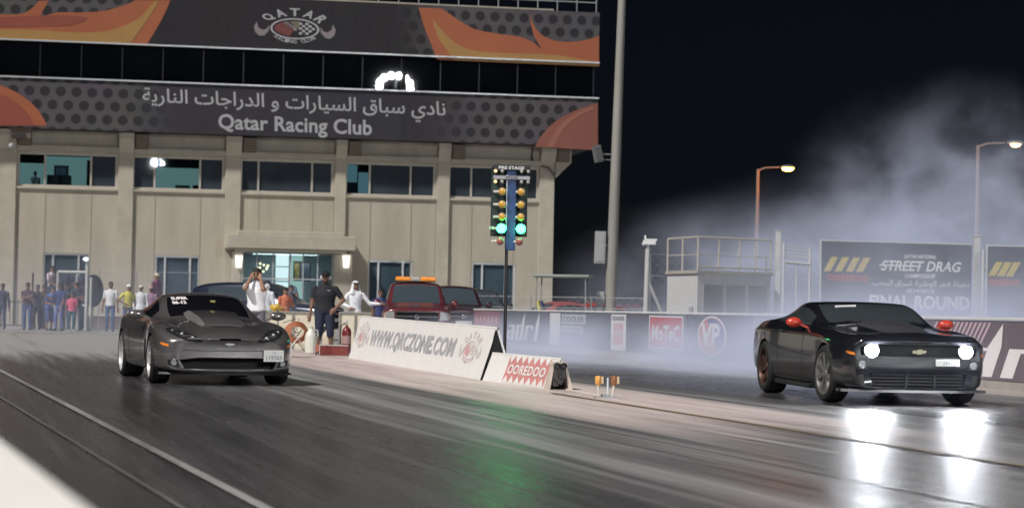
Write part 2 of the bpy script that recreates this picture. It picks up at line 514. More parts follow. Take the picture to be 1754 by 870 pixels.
# ================================================================== BUILDING behind the start line
M_WALL = mat('cream_wall', (.46, .418, .342), .8, var=.16, vscale=1.1, bump=.12, bscale=8, stretch=(1, 1, .22))
M_PIL = mat('cream_trim', (.48, .438, .36), .75, var=.13, vscale=1.4, bump=.1, bscale=8)
M_JOINT = mat('panel_joint', (.32, .285, .23), .9, var=.2)
M_ALU = mat('silver_frame', (.55, .56, .57), .4, .6, rvar=.1)
M_BEIGEF = mat('beige_frame', (.50, .46, .40), .5, var=.08)
M_DARK = mat('black_fascia', (.012, .012, .015), .5, var=.3)
M_GL_D = mat('dark_blue_glass', (.052, .066, .082), .02, spec=.35, var=.25, vscale=.7)
M_GL_B = mat('blue_window_glass', (.055, .085, .112), .03, spec=.35, var=.3, vscale=.8)
M_GL_BAND = mat('black_curtain_glass', (.010, .012, .017), .012, spec=.16, var=.3, vscale=.6)
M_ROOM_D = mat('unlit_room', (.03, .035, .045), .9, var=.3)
M_ROOM_L = emat('lit_room_paint', lin(128, 160, 158), .5)
M_ROOM_L2 = emat('lit_room_paint_dim', lin(112, 146, 158), .46)
M_WHITE_LIT = emat('lit_doorway_white', (.93, 1.0, 1.0), 1.15)
def clear_glass():
    m = bpy.data.materials.new('clear_tinted_glass'); m.use_nodes = True
    t = m.node_tree; t.nodes.clear(); N = t.nodes.new
    tr = N('ShaderNodeBsdfTransparent'); tr.inputs[0].default_value = (.80, .90, .92, 1)
    gl = N('ShaderNodeBsdfGlossy'); gl.inputs['Roughness'].default_value = .012
    fr = N('ShaderNodeFresnel'); fr.inputs[0].default_value = 1.2
    mx = N('ShaderNodeMixShader'); o = N('ShaderNodeOutputMaterial')
    t.links.new(fr.outputs[0], mx.inputs[0]); t.links.new(tr.outputs[0], mx.inputs[1]); t.links.new(gl.outputs[0], mx.inputs[2])
    t.links.new(mx.outputs[0], o.inputs[0])
    return m
M_GL_C = clear_glass()

BLD = thing('race_control_building', 'cream two storey race control building with ribbon windows and dark upper fascias', 'building', (0, FY0, 0), FTH)
def U(px, py=300): return Fa(px, py)[0]
z_sill = Fa(412, 329)[1]; z_head = Fa(412, 272)[1]
z_lb0 = Fa(500, 237.5)[1]; z_lb1 = Fa(500, 154)[1]; z_tb0 = Fa(500, 90)[1]; z_tb1 = Fa(620, 9)[1]
z_gw = Fa(265, 437)[1]
uR = U(948, 400); uL = U(-260, 300)
W1 = [(30, 201, (77, 156), (1, 1, 0)), (227, 384, (265, 343), (0, 1, 0)), (412, 571, (443, 535), (0, 0, 0)), (592, 746, (634, 704), (1, 0, 0)), (769, 923, (808, 880), (0, 0, 0)), (-150, 4, (-110, -35), (0, 0, 0))]
G1 = [(73, 152, (90, 134)), (265, 342, (282, 325)), (630, 707, (648, 690)), (808, 883, (826, 866))]
holes = []
for a, b, mu, lit in W1: holes.append((U(a, 290), U(b, 290), z_sill, z_head))
z_gs = 1.15
for a, b, mu in G1: holes.append((U(a, 470), U(b, 470), z_gs, z_gw))
uE0, uE1, zE = U(415, 480), U(572, 480), Fa(480, 431)[1]
holes.append((uE0, uE1, 0.0, zE))
def holed_wall(mb, u0, u1, z0, z1, holes, depth, mi=0):
    us = sorted(set([u0, u1] + [h[0] for h in holes] + [h[1] for h in holes])); zs = sorted(set([z0, z1] + [h[2] for h in holes] + [h[3] for h in holes]))
    us = [u for u in us if u0 <= u <= u1]; zs = [z for z in zs if z0 <= z <= z1]
    for i in range(len(us) - 1):
        for j in range(len(zs) - 1):
            cu, cz = (us[i] + us[i + 1]) / 2, (zs[j] + zs[j + 1]) / 2
            if any(h[0] < cu < h[1] and h[2] < cz < h[3] for h in holes): continue
            mb.sheet([(us[i], 0, zs[j]), (us[i + 1], 0, zs[j]), (us[i + 1], 0, zs[j + 1]), (us[i], 0, zs[j + 1])], mi)
    for a, b, c, d_ in holes:
        for p, q in (((a, c), (a, d_)), ((b, d_), (b, c)), ((a, d_), (b, d_)), ((b, c), (a, c))):
            mb.sheet([(p[0], 0, p[1]), (q[0], 0, q[1]), (q[0], depth, q[1]), (p[0], depth, p[1])], mi)
mb = MB()
holed_wall(mb, uL, uR, 0, z_lb0 + .3, holes, .28)
mb.box(((uL + uR) / 2, 7.4, 12.15), (uR - uL - .02, 13, 7.0))              # core behind, above the rooms
mb.box((uR - .15, 7, 4.4), (.3, 13.4, 8.8))
mb.box((uL + .15, 7, 4.4), (.3, 13.4, 8.8))
mb.box(((uL + uR) / 2, 12.5, 3.6), (uR - uL - .8, .3, 7.2))
mb.box(((uL + uR) / 2, 6.3, z_sill - 1.0), (uR - uL - .8, 11.8, .3))             # floor slab
mb.box(((uL + uR) / 2, 6.3, z_head + .5), (uR - uL - .8, 11.8, .3))
# dark vertical joints between the facade panels
for a, b, mu, lit in W1:
    for x in (a,) + tuple(mu) + (b,):
        u = U(x, 380)
        if not (uE0 - 1.2 < u < uE1 + 1.2): mb.box((u, -.004, (z_sill - .3) / 2), (.035, .012, z_sill - .35), 1)
        else: mb.box((u, -.004, (z_sill + 4.4) / 2), (.035, .012, z_sill - 4.7), 1)
mb.build('facade_wall', [M_WALL, M_JOINT], BLD, smooth=0)
# pilasters
for a, b in ((-20, 28), (203, 229), (386, 413), (574, 593), (749, 770), (924, 949)):
    u0, u1 = U(a), U(b)
    mb = MB()
    mb.box(((u0 + u1) / 2, -.065, (z_lb0 - .9) / 2), (u1 - u0, .125, z_lb0 - .9))
    mb.prism([(u0, -.128, z_lb0 - .9), (u0, -.002, z_lb0 - .9), (u0, -.002, z_lb0 - .02), (u0, -.60, z_lb0 - .02), (u0, -.60, z_lb0 - .30)], (u1 - u0, 0, 0))
    mb.build('pilaster', M_PIL, BLD, smooth=0, bevel=.015)
    vb = MB(); vb.box((u1 + .36, -.25, z_lb0 - .40), (.60, .42, .66))  # shade at each pilaster head, built as a brown slatted box
    for k in range(5): vb.box((u1 + .36, -.468, z_lb0 - .64 + k * .12), (.52, .02, .06), 1)
    vb.build('capital_shade_box', [mat('brown_shade_casing', (.16, .12, .09), .7, var=.2), mat('brown_shade_slat', (.24, .19, .14), .6, var=.1)], BLD, smooth=0)
# the corner bracket under the overhang
mb = MB(); u0 = uR + .003
mb.prism([(u0, -.3, z_lb0 - 1.5), (u0, -.3, z_lb0 - .02), (u0 + .75, -.3, z_lb0 - .02), (u0 + .75, -.3, z_lb0 - .75)], (0, .9, 0))
mb.build('corner_bracket', M_PIL, BLD, smooth=0, bevel=.015)
# ledge over the upper windows, per bay
bays = [(28, 203), (229, 386), (413, 574), (593, 749), (770, 924)]
for a, b in bays:
    mb = MB(); mb.box(((U(a) + U(b)) / 2, -.10, z_head + .20), (U(b) - U(a) - .01, .195, .26))
    mb.build('ledge', M_PIL, BLD, smooth=0, bevel=.02)
    mb = MB(); mb.box(((U(a) + U(b)) / 2, -.05, z_sill - .07), (U(b) - U(a) - .01, .095, .10))
    mb.build('sill', M_PIL, BLD, smooth=0, bevel=.01)
# windows
def window(u0, u1, z0, z1, mus, lit, frame, glass, y=.14):
    mb = MB(); w = .09
    for u in (u0 + w / 2, u1 - w / 2): mb.box((u, y, (z0 + z1) / 2), (w, .12, z1 - z0))
    for z in (z0 + w / 2, z1 - w / 2): mb.box(((u0 + u1) / 2, y, z), (u1 - u0 - 2 * w, .11, w))
    for u in mus: mb.box((u, y - .002, (z0 + z1) / 2), (w, .13, z1 - z0 - 2 * w))
    f = mb.build('window', frame, BLD, smooth=0)
    ed = [u0] + list(mus) + [u1]
    pm = MB()
    for i in range(len(ed) - 1):
        pm.box(((ed[i] + ed[i + 1]) / 2, y + .01, (z0 + z1) / 2), (ed[i + 1] - ed[i] - .02, .02, z1 - z0 - .05), 1 if lit[i] else 0)
    pm.build('pane', [glass, M_GL_C], f, smooth=0)
    return f
for a, b, mu, lit in W1:
    u0, u1 = U(a, 290), U(b, 290)
    window(u0, u1, z_sill, z_head, [U(m, 290) for m in mu], lit, M_BEIGEF, M_GL_D)
for a, b, mu in G1:
    u0, u1 = U(a, 470), U(b, 470)
    f = window(u0, u1, z_gs, z_gw, [U(m, 470) for m in mu], (0, 0, 0), M_ALU, M_GL_B)
# lit rooms seen through the upper windows
def Q(px0, py0, px1, py1, y, name, m, thick=.04):
    """upright slab facing the track, spanning two photo corners, y metres behind the facade"""
    (a, c), (b, d_) = Fa(px0, py1, -y), Fa(px1, py0, -y)
    mb = MB(); mb.box(((a + b) / 2, y, (c + d_) / 2), (b - a, thick, d_ - c))
    return mb.build(name, m, BLD, smooth=0)
Q(22, 279, 78, 322, 2.2, 'lit_room_wall', M_ROOM_L); Q(78, 270, 160, 324, 2.2, 'lit_room_wall', M_ROOM_L)
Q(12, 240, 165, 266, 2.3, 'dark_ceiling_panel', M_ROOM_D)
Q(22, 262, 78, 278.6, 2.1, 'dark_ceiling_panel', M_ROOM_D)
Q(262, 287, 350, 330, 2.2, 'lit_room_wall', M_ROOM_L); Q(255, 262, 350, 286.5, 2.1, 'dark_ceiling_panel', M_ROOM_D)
Q(592, 283, 612, 312, 2.2, 'lit_room_wall', M_ROOM_L2); Q(613, 296, 640, 340, 2.3, 'lit_room_wall', M_ROOM_L2); Q(586, 313, 612, 342, 2.0, 'room_cupboard', M_ROOM_D)
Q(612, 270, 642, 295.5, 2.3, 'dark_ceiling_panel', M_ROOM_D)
Q(148, 275, 158, 322, 2.05, 'inner_door', mat('brown_door', (.10, .075, .06), .7, var=.2))
fr = Q(92, 284, 118, 314, 2.1, 'wall_frame', mat('black_frame', (.015, .017, .02), .5))
Q(96, 288, 113, 313, 2.04, 'framed_picture', mat('slate_blue_print', (.14, .18, .30), .6, var=.5, vscale=3))
Q(330, 318, 352, 330, 1.9, 'desk_clutter', mat('desk_dark', (.05, .05, .06), .7)); Q(300, 318, 325, 328, 1.8, 'desk_clutter', mat('desk_dark'))
# entrance: recess, lit foyer, canopy, pillars, wall lights
def QE(*a, **k): return Q(*a, **k)
mb = MB()
mb.box(((uE0 + uE1) / 2, 4.2, zE / 2 + .2), (uE1 - uE0 + 1.5, .1, zE + .5))
mb.box((uE0 - .6, 2.3, zE / 2), (.1, 3.9, zE)); mb.box((uE1 + .6, 2.3, zE / 2), (.1, 3.9, zE)); mb.box(((uE0 + uE1) / 2, 2.3, zE + .3), (uE1 - uE0 + 1.4, 3.9, .1))
mb.build('foyer', mat('foyer_teal_wall', (.26, .29, .31), .8, var=.2), BLD, smooth=0)
QE(470, 432, 495, 560, 3.0, 'lit_doorway', M_WHITE_LIT)
QE(496, 432, 519, 560, 3.1, 'lit_partition', emat('pale_green_light', lin(188, 215, 205), .8))
QE(470, 456, 495, 457.6, 2.95, 'transom_bar', mat('grey_bar', (.3, .33, .35), .6)); QE(470, 481, 495, 482.6, 2.95, 'transom_bar', mat('grey_bar'))
pf = QE(502, 448, 533, 481, 2.6, 'picture_frame', mat('dark_wood_frame', (.03, .024, .02), .5))
QE(504, 451, 513, 479, 2.55, 'gilt_print', mat('ochre_print', (.35, .25, .10), .6, var=.5, vscale=4))
QE(514, 451, 531, 479, 2.55, 'print_area', mat('grey_print', (.12, .12, .15), .6, var=.4, vscale=4))
mb = MB()
for i in range(9):
    t = 2 * PI * i / 9; a, c = Fa(450 + 9 * math.cos(t), 455 + 4 * math.sin(t) + (i % 3) * 3, -2.4); mb.ball((a, 2.4 + .2 * math.sin(t), c), .06, 8)
mb.build('chandelier', emat('warm_bulb', (1, .82, .5), 2.2), BLD)
a, c = Fa(536, 435, -1.8)
mb = MB(); mb.tube((a - .3, 1.8, c), (a + .3, 1.8, c), .06); mb.build('strip_light', emat('cold_tube', (.9, 1, 1), 3.0), BLD)
mb = MB(); mb.box(((uE0 + uE1) / 2, 2.2, zE - .05), (uE1 - uE0 - 1.2, .9, .05)); mb.build('foyer_fill_panel', emat('foyer_fill_glow', (.9, 1, 1), 5.0), BLD, smooth=0)  # glowing panel added only to brighten the foyer
# glazed front of the entrance
mb = MB()
for px in (416, 440, 468, 498, 520, 545, 571):
    u = U(px, 480); mb.box((u, .5, zE / 2), (.06, .08, zE - .02))
mb.box(((uE0 + uE1) / 2, .5, 2.35), (uE1 - uE0, .07, .06)); mb.box(((uE0 + uE1) / 2, .5, zE - .06), (uE1 - uE0, .07, .1))
gf = mb.build('entrance_door', M_ALU, BLD, smooth=0)
mb = MB(); mb.box(((uE0 + uE1) / 2, .52, zE / 2), (uE1 - uE0 - .02, .02, zE - .05)); mb.build('pane', M_GL_C, gf, smooth=0)
# canopy
zc0, zc1 = Fa(500, 427, 2.4)[1], Fa(500, 403, 2.4)[1]
uc0, uc1 = Fa(388, 415, 2.4)[0], Fa(610, 415, 2.4)[0]
mb = MB(); mb.box(((uc0 + uc1) / 2, -1.2, (zc0 + zc1) / 2), (uc1 - uc0, 2.39, zc1 - zc0)); mb.box(((uc0 + uc1) / 2, -1.15, zc1 + .09), (uc1 - uc0 - 1.0, 2.1, .18)); mb.box(((uc0 + uc1) / 2, -1.2, zc0 - .06), (uc1 - uc0 - .8, 2.0, .115))
mb.build('canopy', M_PIL, BLD, smooth=0, bevel=.03)
for a, b in ((398, 416), (572, 603)):
    u0, u1 = Fa(a, 480, 1.6)[0], Fa(b, 480, 1.6)[0]
    mb = MB(); mb.box(((u0 + u1) / 2, -.9, (zc0 - .12) / 2), (u1 - u0, 1.4, zc0 - .125)); mb.box(((u0 + u1) / 2, -.9, .15), (u1 - u0 + .12, 1.52, .3))
    mb.build('entrance_pillar', M_PIL, BLD, smooth=0, bevel=.02)
for px, py in ((409, 448), (593, 448)):
    a, c = Fa(px, py, 1.65)
    mb = MB(); mb.prism([(a - .17, -1.602, c + .28), (a + .17, -1.602, c + .28), (a + .12, -1.602, c - .28), (a - .12, -1.602, c - .28)], (0, -.14, 0))
    mb.build('wall_light', emat('sconce_glow', (1.0, .97, .88), 1.7), BLD, smooth=0)
# upper storeys: fascia boxes, glass band, roof
bu0, bu1 = Fa(-300, 300, .9)[0], Fa(1024, 200, .9)[0]
mb = MB()
mb.box(((bu0 + bu1) / 2, 6.05, (z_lb0 + z_lb1) / 2), (bu1 - bu0, 13.9, z_lb1 - z_lb0))
mb.box(((bu0 + bu1) / 2, 6.05, (z_tb0 + z_tb1) / 2), (bu1 - bu0, 13.9, z_tb1 - z_tb0))
mb.build('fascia', M_DARK, BLD, smooth=0)
for z in (z_lb1 + .03, z_tb0 - .04):
    mb = MB(); mb.box(((bu0 + bu1) / 2, -.92, z), (bu1 - bu0 + .04, .18, .07)); mb.build('fascia_trim', M_ALU, BLD, smooth=0)
mb = MB(); mb.box(((bu0 + bu1) / 2, 6.3, (z_lb1 + z_tb0) / 2), (bu1 - bu0 - .2, 13, z_tb0 - z_lb1 - .01)); mb.build('curtain_glass', M_GL_BAND, BLD, smooth=0)
u = bu1 - .1
while u > -26:
    mb = MB(); mb.box((u, -.215, (z_lb1 + z_tb0) / 2), (.05, .03, z_tb0 - z_lb1 - .16)); mb.build('glazing_bar', mat('dark_mullion', (.03, .032, .038), .4, .3), BLD, smooth=0); u -= 1.85
# roof railing
mb = MB()
for z in (1.0, .5): mb.tube((bu0, -.6, z_tb1 + z), (bu1 - .1, -.6, z_tb1 + z), .03, n=6)
u = bu1 - .1
while u > -14: mb.tube((u, -.6, z_tb1), (u, -.6, z_tb1 + 1.0), .025, n=6); u -= .95
mb.build('roof_railing', M_ALU, BLD)
# service pipe near the corner
mb = MB(); a, c = Fa(912, 258, .2)
mb.path([(a, -.25, z_lb0 - .05), (a - .03, -.25, c - .3), (a + .02, -.25, c - .5)], .035); a, c = Fa(940, 288, .3)
mb.path([(a - .4, -.4, c + .1), (a, -.4, c), (a + .3, -.4, c - .35)], .035)
mb.build('cable', mat('dark_cable', (.03, .03, .03), .6), BLD)
# small lamp cluster on the left corner
a, c = Fa(36, 228, .7); mb = MB(); mb.box((a, -.62, c), (.9, .4, .5)); mb.box((a - .1, -.84, c - .12), (.62, .04, .18), 1); mb.build('camera_box', [mat('brown_shade_casing'), mat('dark_cable')], BLD, smooth=0)
a, c = Fa(20, 250, .5); mb = MB(); mb.ball((a, -.5, c), .16); mb.tube((a, -.5, c), (a, -.02, c + .25), .04); mb.build('dome_camera', mat('grey_plastic', (.4, .4, .4), .4), BLD)

# ------------------------------------------------------------------ the two printed banners
def dots_mat(name, base, dot, dark, u_fade0, u_fade1, lobes):
    """perforated-steel print: dark discs on grey, fading to near black away from the ends (x in object space)"""
    m = bpy.data.materials.new(name); m.use_nodes = True
    t = m.node_tree; p = t.nodes['Principled BSDF']; N = t.nodes.new; L = t.links.new
    tc = N('ShaderNodeTexCoord'); sp = N('ShaderNodeSeparateXYZ'); L(tc.outputs['Object'], sp.inputs[0])
    def op(o, a, b=None):
        x = N('ShaderNodeMath'); x.operation = o
        for i, q in enumerate((a, b)):
            if q is None: continue
            if isinstance(q, (int, float)): x.inputs[i].default_value = q
            else: L(q, x.inputs[i])
        return x.outputs[0]
    X, Z = sp.outputs['X'], sp.outputs['Z']
    def lat(ox, oz):
        fx = op('SUBTRACT', op('FRACT', op('DIVIDE', op('ADD', X, ox), .70)), .5); fz = op('SUBTRACT', op('FRACT', op('DIVIDE', op('ADD', Z, oz), 1.22)), .5)
        fx = op('MULTIPLY', fx, .70); fz = op('MULTIPLY', fz, 1.22)
        return op('SQRT', op('ADD', op('MULTIPLY', fx, fx), op('MULTIPLY', fz, fz)))
    d = op('MINIMUM', lat(200.0, 40.0), lat(200.35, 40.61))
    r = N('ShaderNodeMapRange'); r.inputs['From Min'].default_value = .20; r.inputs['From Max'].default_value = .25; L(d, r.inputs['Value'])
    mx = N('ShaderNodeMix'); mx.data_type = 'RGBA'; mx.inputs[6].default_value = (*dot, 1); mx.inputs[7].default_value = (*base, 1); L(r.outputs[0], mx.inputs[0])
    # fade
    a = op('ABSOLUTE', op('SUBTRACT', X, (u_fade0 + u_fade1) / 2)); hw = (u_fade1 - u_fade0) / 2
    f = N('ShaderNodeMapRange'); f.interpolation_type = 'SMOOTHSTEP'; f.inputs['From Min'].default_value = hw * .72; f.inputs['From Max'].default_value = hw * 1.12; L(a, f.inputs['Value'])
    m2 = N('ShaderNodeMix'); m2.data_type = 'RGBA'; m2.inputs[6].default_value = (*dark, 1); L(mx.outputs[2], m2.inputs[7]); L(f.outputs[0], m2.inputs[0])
    nz = N('ShaderNodeTexNoise'); nz.inputs['Scale'].default_value = .5; nz.inputs['Detail'].default_value = 5; L(tc.outputs['Object'], nz.inputs['Vector'])
    m3 = N('ShaderNodeMix'); m3.data_type = 'RGBA'; m3.blend_type = 'MULTIPLY'; m3.inputs[0].default_value = .35; L(m2.outputs[2], m3.inputs[6]); L(nz.outputs['Color'], m3.inputs[7])
    wn = N('ShaderNodeTexNoise'); wn.inputs['Scale'].default_value = .9; wn.inputs['Detail'].default_value = 3; wm = N('ShaderNodeMapping'); wm.inputs['Scale'].default_value = (1.6, 1, .5); L(tc.outputs['Object'], wm.inputs['Vector']); L(wm.outputs[0], wn.inputs['Vector'])
    bp = N('ShaderNodeBump'); bp.inputs['Strength'].default_value = .5; bp.inputs['Distance'].default_value = .12; L(wn.outputs['Fac'], bp.inputs['Height']); L(bp.outputs[0], p.inputs['Normal'])
    L(m3.outputs[2], p.inputs['Base Color']); p.inputs['Roughness'].default_value = .55; p.inputs['Specular IOR Level'].default_value = .3
    return m
YB = -.93
def bP(px, py, dy=0.0):
    u, z = Fa(px, py, .93); return (u, YB + dy, z)
def flat(mb, pts, dy, mi=0, th=.01):
    mb.prism([bP(x, y, dy) for x, y in pts], (0, -th, 0), mi)
M_OR = mat('print_orange', (.37, .105, .042), .5, var=.12, vscale=.6); M_RD = mat('print_red', (.28, .065, .04), .5, var=.15, vscale=.6)
M_YE = mat('print_yellow', (.38, .21, .06), .5, var=.12, vscale=.6); M_PK = mat('print_dusty_red', (.23, .075, .052), .5, var=.12, vscale=.6)
M_GREYTXT = mat('print_pale_grey', (.40, .395, .42), .5, var=.06)

def smooth_poly(pts, n=6):
    """Catmull-Rom through open polyline"""
    out = []
    for i in range(len(pts) - 1):
        p0 = pts[max(i - 1, 0)]; p1 = pts[i]; p2 = pts[i + 1]; p3 = pts[min(i + 2, len(pts) - 1)]
        for k in range(n):
            t = k / n
            out.append(tuple(.5 * (2 * p1[c] + (p2[c] - p0[c]) * t + (2 * p0[c] - 5 * p1[c] + 4 * p2[c] - p3[c]) * t * t + (3 * p1[c] - p0[c] - 3 * p2[c] + p3[c]) * t ** 3) for c in (0, 1)))
    out.append(pts[-1]); return out
# lower banner (wraps the fascia)
bw = bu1 - bu0
LB = thing('fascia_banner', 'dark dotted banner with the club name in Arabic and English across the building front', 'banner', (0, FY0, 0), FTH)
mb = MB(); mb.box(((bu0 + bu1) / 2, YB + .025, (z_lb0 + z_lb1) / 2), (bw - .01, .05, z_lb1 - z_lb0 - .02))
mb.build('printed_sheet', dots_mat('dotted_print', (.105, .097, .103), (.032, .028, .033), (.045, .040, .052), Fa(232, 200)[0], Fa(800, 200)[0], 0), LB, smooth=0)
mb = MB()
ar = arabic('نادي سباق السيارات و الدراجات النارية')
put_text(mb, ar, [bP(244, 188, -.012), bP(763, 212, -.012), bP(763, 174, -.012), bP(244, 150, -.012)], bold=.012)
put_text(mb, 'Qatar Racing Club', [bP(374, 229, -.012), bP(637, 240, -.012), bP(637, 206, -.012), bP(374, 195, -.012)], bold=.022, spacing=1.02)
mb.build('lettering', M_GREYTXT, LB, smooth=0)
mb = MB()
flat(mb, [(-200, 215)] + [(-200, 120)] + smooth_poly([(-60, 128), (-10, 143), (25, 157), (55, 178), (74, 202), (80, 216)]), -.004, 0)
mb.build('flame_graphic', M_OR, LB, smooth=0)
mb = MB(); flat(mb, [(-200, 215), (-200, 135)] + smooth_poly([(-60, 146), (-10, 158), (18, 170), (44, 190), (60, 216)]), -.016, 0)
mb.build('flame_graphic', M_RD, LB, smooth=0)
mb = MB(); flat(mb, [(1024, 257.5)] + [(1024, 177)] + smooth_poly([(1012, 180), (985, 190), (952, 208), (928, 232), (916, 252)]), -.004)
mb.build('flame_graphic', M_PK, LB, smooth=0)
mb = MB(); flat(mb, smooth_poly([(1012, 184), (985, 196), (958, 216), (936, 252)]) + [(948, 252.5)] + smooth_poly([(966, 220), (990, 200), (1018, 187)]), -.016)
mb.build('flame_graphic', mat('print_pale_rust', (.30, .115, .075), .5, var=.1), LB, smooth=0)
# top banner
TB = thing('fascia_banner', 'dark banner with club crest and orange flames along the top of the building', 'banner', (0, FY0, 0), FTH)
mb = MB(); mb.box(((bu0 + bu1) / 2, YB + .025, (z_tb0 + z_tb1) / 2), (bw - .01, .05, z_tb1 - z_tb0 - .02))
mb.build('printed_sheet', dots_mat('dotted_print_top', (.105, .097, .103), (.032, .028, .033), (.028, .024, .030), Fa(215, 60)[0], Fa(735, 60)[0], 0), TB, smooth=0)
mb = MB()
flat(mb, [(-200, 60), (-200, 20)] + smooth_poly([(-60, 18), (0, 25), (38, 24), (58, 12), (66, 2)]) + smooth_poly([(84, 2), (72, 22), (67, 35)]) + smooth_poly([(80, 27), (100, 22), (140, 22), (180, 19), (215, 9), (232, 1)]) + smooth_poly([(292, 1), (283, 22), (268, 50), (250, 79)]), -.004)
mb.build('flame_graphic', M_OR, TB, smooth=0)
mb = MB(); flat(mb, [(-200, 62), (-200, 44)] + smooth_poly([(-60, 48), (0, 51), (60, 52), (120, 56), (165, 56), (205, 48), (240, 30), (262, 5)]) + smooth_poly([(272, 2), (262, 20), (245, 45), (222, 77)]), -.016)
mb.build('flame_graphic', M_YE, TB, smooth=0)
mb = MB(); flat(mb, [(-200, 40), (-200, 27)] + smooth_poly([(-60, 24), (0, 30), (50, 28), (110, 27), (150, 32), (120, 44), (60, 46), (0, 47), (-60, 43)]), -.016)
mb.build('flame_graphic', M_RD, TB, smooth=0)
mb = MB()
flat(mb, smooth_poly([(717, 13.5), (726, 45), (738, 75), (749, 103)]) + [(1026, 114.5), (1026, 62)] + smooth_poly([(1010, 68), (983, 72), (950, 70), (925, 58), (912, 38), (908, 22)]) + smooth_poly([(909, 40), (915, 62), (929, 87)]) + smooth_poly([(915, 74), (891, 64), (850, 58), (815, 51), (790, 38), (772, 26), (757, 15.5)]), -.004)
mb.build('flame_graphic', M_OR, TB, smooth=0)
mb = MB(); flat(mb, smooth_poly([(741, 34), (747, 55), (757, 75), (779, 104)]) + [(1026, 114)] + smooth_poly([(1026, 109), (980, 99), (937, 94), (880, 92), (822, 89), (790, 80), (765, 62), (741, 34)])[:-1], -.016)
mb.build('flame_graphic', M_YE, TB, smooth=0)
# crest
def crest(parent, P, cx, cy, sx, sy, mats_, top, bottom, tilt=.042):
    """club emblem: ellipse with flag halves, side wings, arched lettering; P maps photo pixels to 3D; cx,cy centre; sx,sy half sizes"""
    def T(x, y): return P(cx + x * sx, cy - y * sy + x * sx * tilt)
    def ring(a, b, w, n=40):
        vs = []; 
        for i in range(n):
            t = 2 * PI * i / n; vs += [T(a * math.cos(t), b * math.sin(t)), T((a - w) * math.cos(t), (b - w * 1.2) * math.sin(t))]
        return vs, [(2 * i, 2 * ((i + 1) % n), 2 * ((i + 1) % n) + 1, 2 * i + 1) for i in range(n)]
    m = MB(); vs, fs = ring(.60, .46, .05); m.add(vs, fs, 0)
    # left half: red field with white band, right half: chequers
    m.sheet([T(.5 * math.cos(t), .33 * math.sin(t)) for t in np.linspace(PI * .62, PI * 1.42, 14)] + [T(.0, -.02)], 1)
    m.sheet([T(-.28, .27), T(-.18, .31), T(.06, -.08), T(-.06, -.06)], 0)
    m.sheet([T(-.12, .33), T(.10, .34), T(.12, .04), T(.02, -.03)], 3)
    for i in range(5):
        for j in range(5):
            if (i + j) % 2 == 0:
                x, y = .10 + i * .078, -.24 + j * .105
                if ((x + .04) / .50) ** 2 + ((y + .05) / .36) ** 2 < 1: m.sheet([T(x, y), T(x + .078, y), T(x + .078, y + .105), T(x, y + .105)], 0)
    for s in (-1, 1):
        m.sheet([T(s * x, y) for x, y in ((.62, .12), (.70, -.06), (.80, -.10), (.90, .02), (.93, .26), (1.0, .02), (.97, -.22), (.86, -.38), (.74, -.34), (.64, -.14))], 2)
    arc_text(m, top, 0, 0, .66, .56, PI * .86, PI * .14, .34, lambda x, y: T(x, y), 0, bold=.03)
    arc_text(m, bottom, 0, .02, .66, .66, PI * 1.20, PI * 1.80, .15, lambda x, y: T(x, y), 0, bold=.02)
    return m.build('crest', mats_, parent, smooth=0)
crest(TB, lambda x, y: bP(x, y, -.012), 505, 50, 70, 39, [M_GREYTXT, mat('crest_maroon', (.16, .04, .035), .5), mat('crest_grey', (.24, .21, .21), .5), mat('crest_olive', (.16, .14, .10), .5)], 'QATAR', 'RACING CLUB')
# ================================================================== CARS
# local axes: x across, y backwards from the front axle, z up; the car faces -y
M_TYRE = mat('tyre_rubber', (.016, .016, .017), .75, var=.3, vscale=9)
M_CHROME = mat('polished_rim', (.75, .75, .77), .12, 1.0)
M_SILVER = mat('silver_rim', (.72, .71, .72), .32, .55)
M_DKRIM = mat('graphite_rim', (.07, .065, .065), .3, .8)
M_BRAKE = mat('brake_steel', (.25, .24, .23), .35, .9)
M_TINT = mat('tinted_windscreen', (.006, .006, .008), .04, spec=.5)
M_BLACKP = mat('black_plastic', (.014, .014, .015), .45)
M_WELL = mat('wheel_well_black', (.006, .006, .006), .9)
M_LENS = mat('smoked_lens', (.02, .02, .022), .05, spec=.6)
M_PLATE = mat('plate_white', (.72, .72, .70), .4, var=.05)
M_INK = mat('plate_ink', (.05, .05, .06), .6)
M_AMBER = mat('amber_lens', (.75, .22, .03), .15)

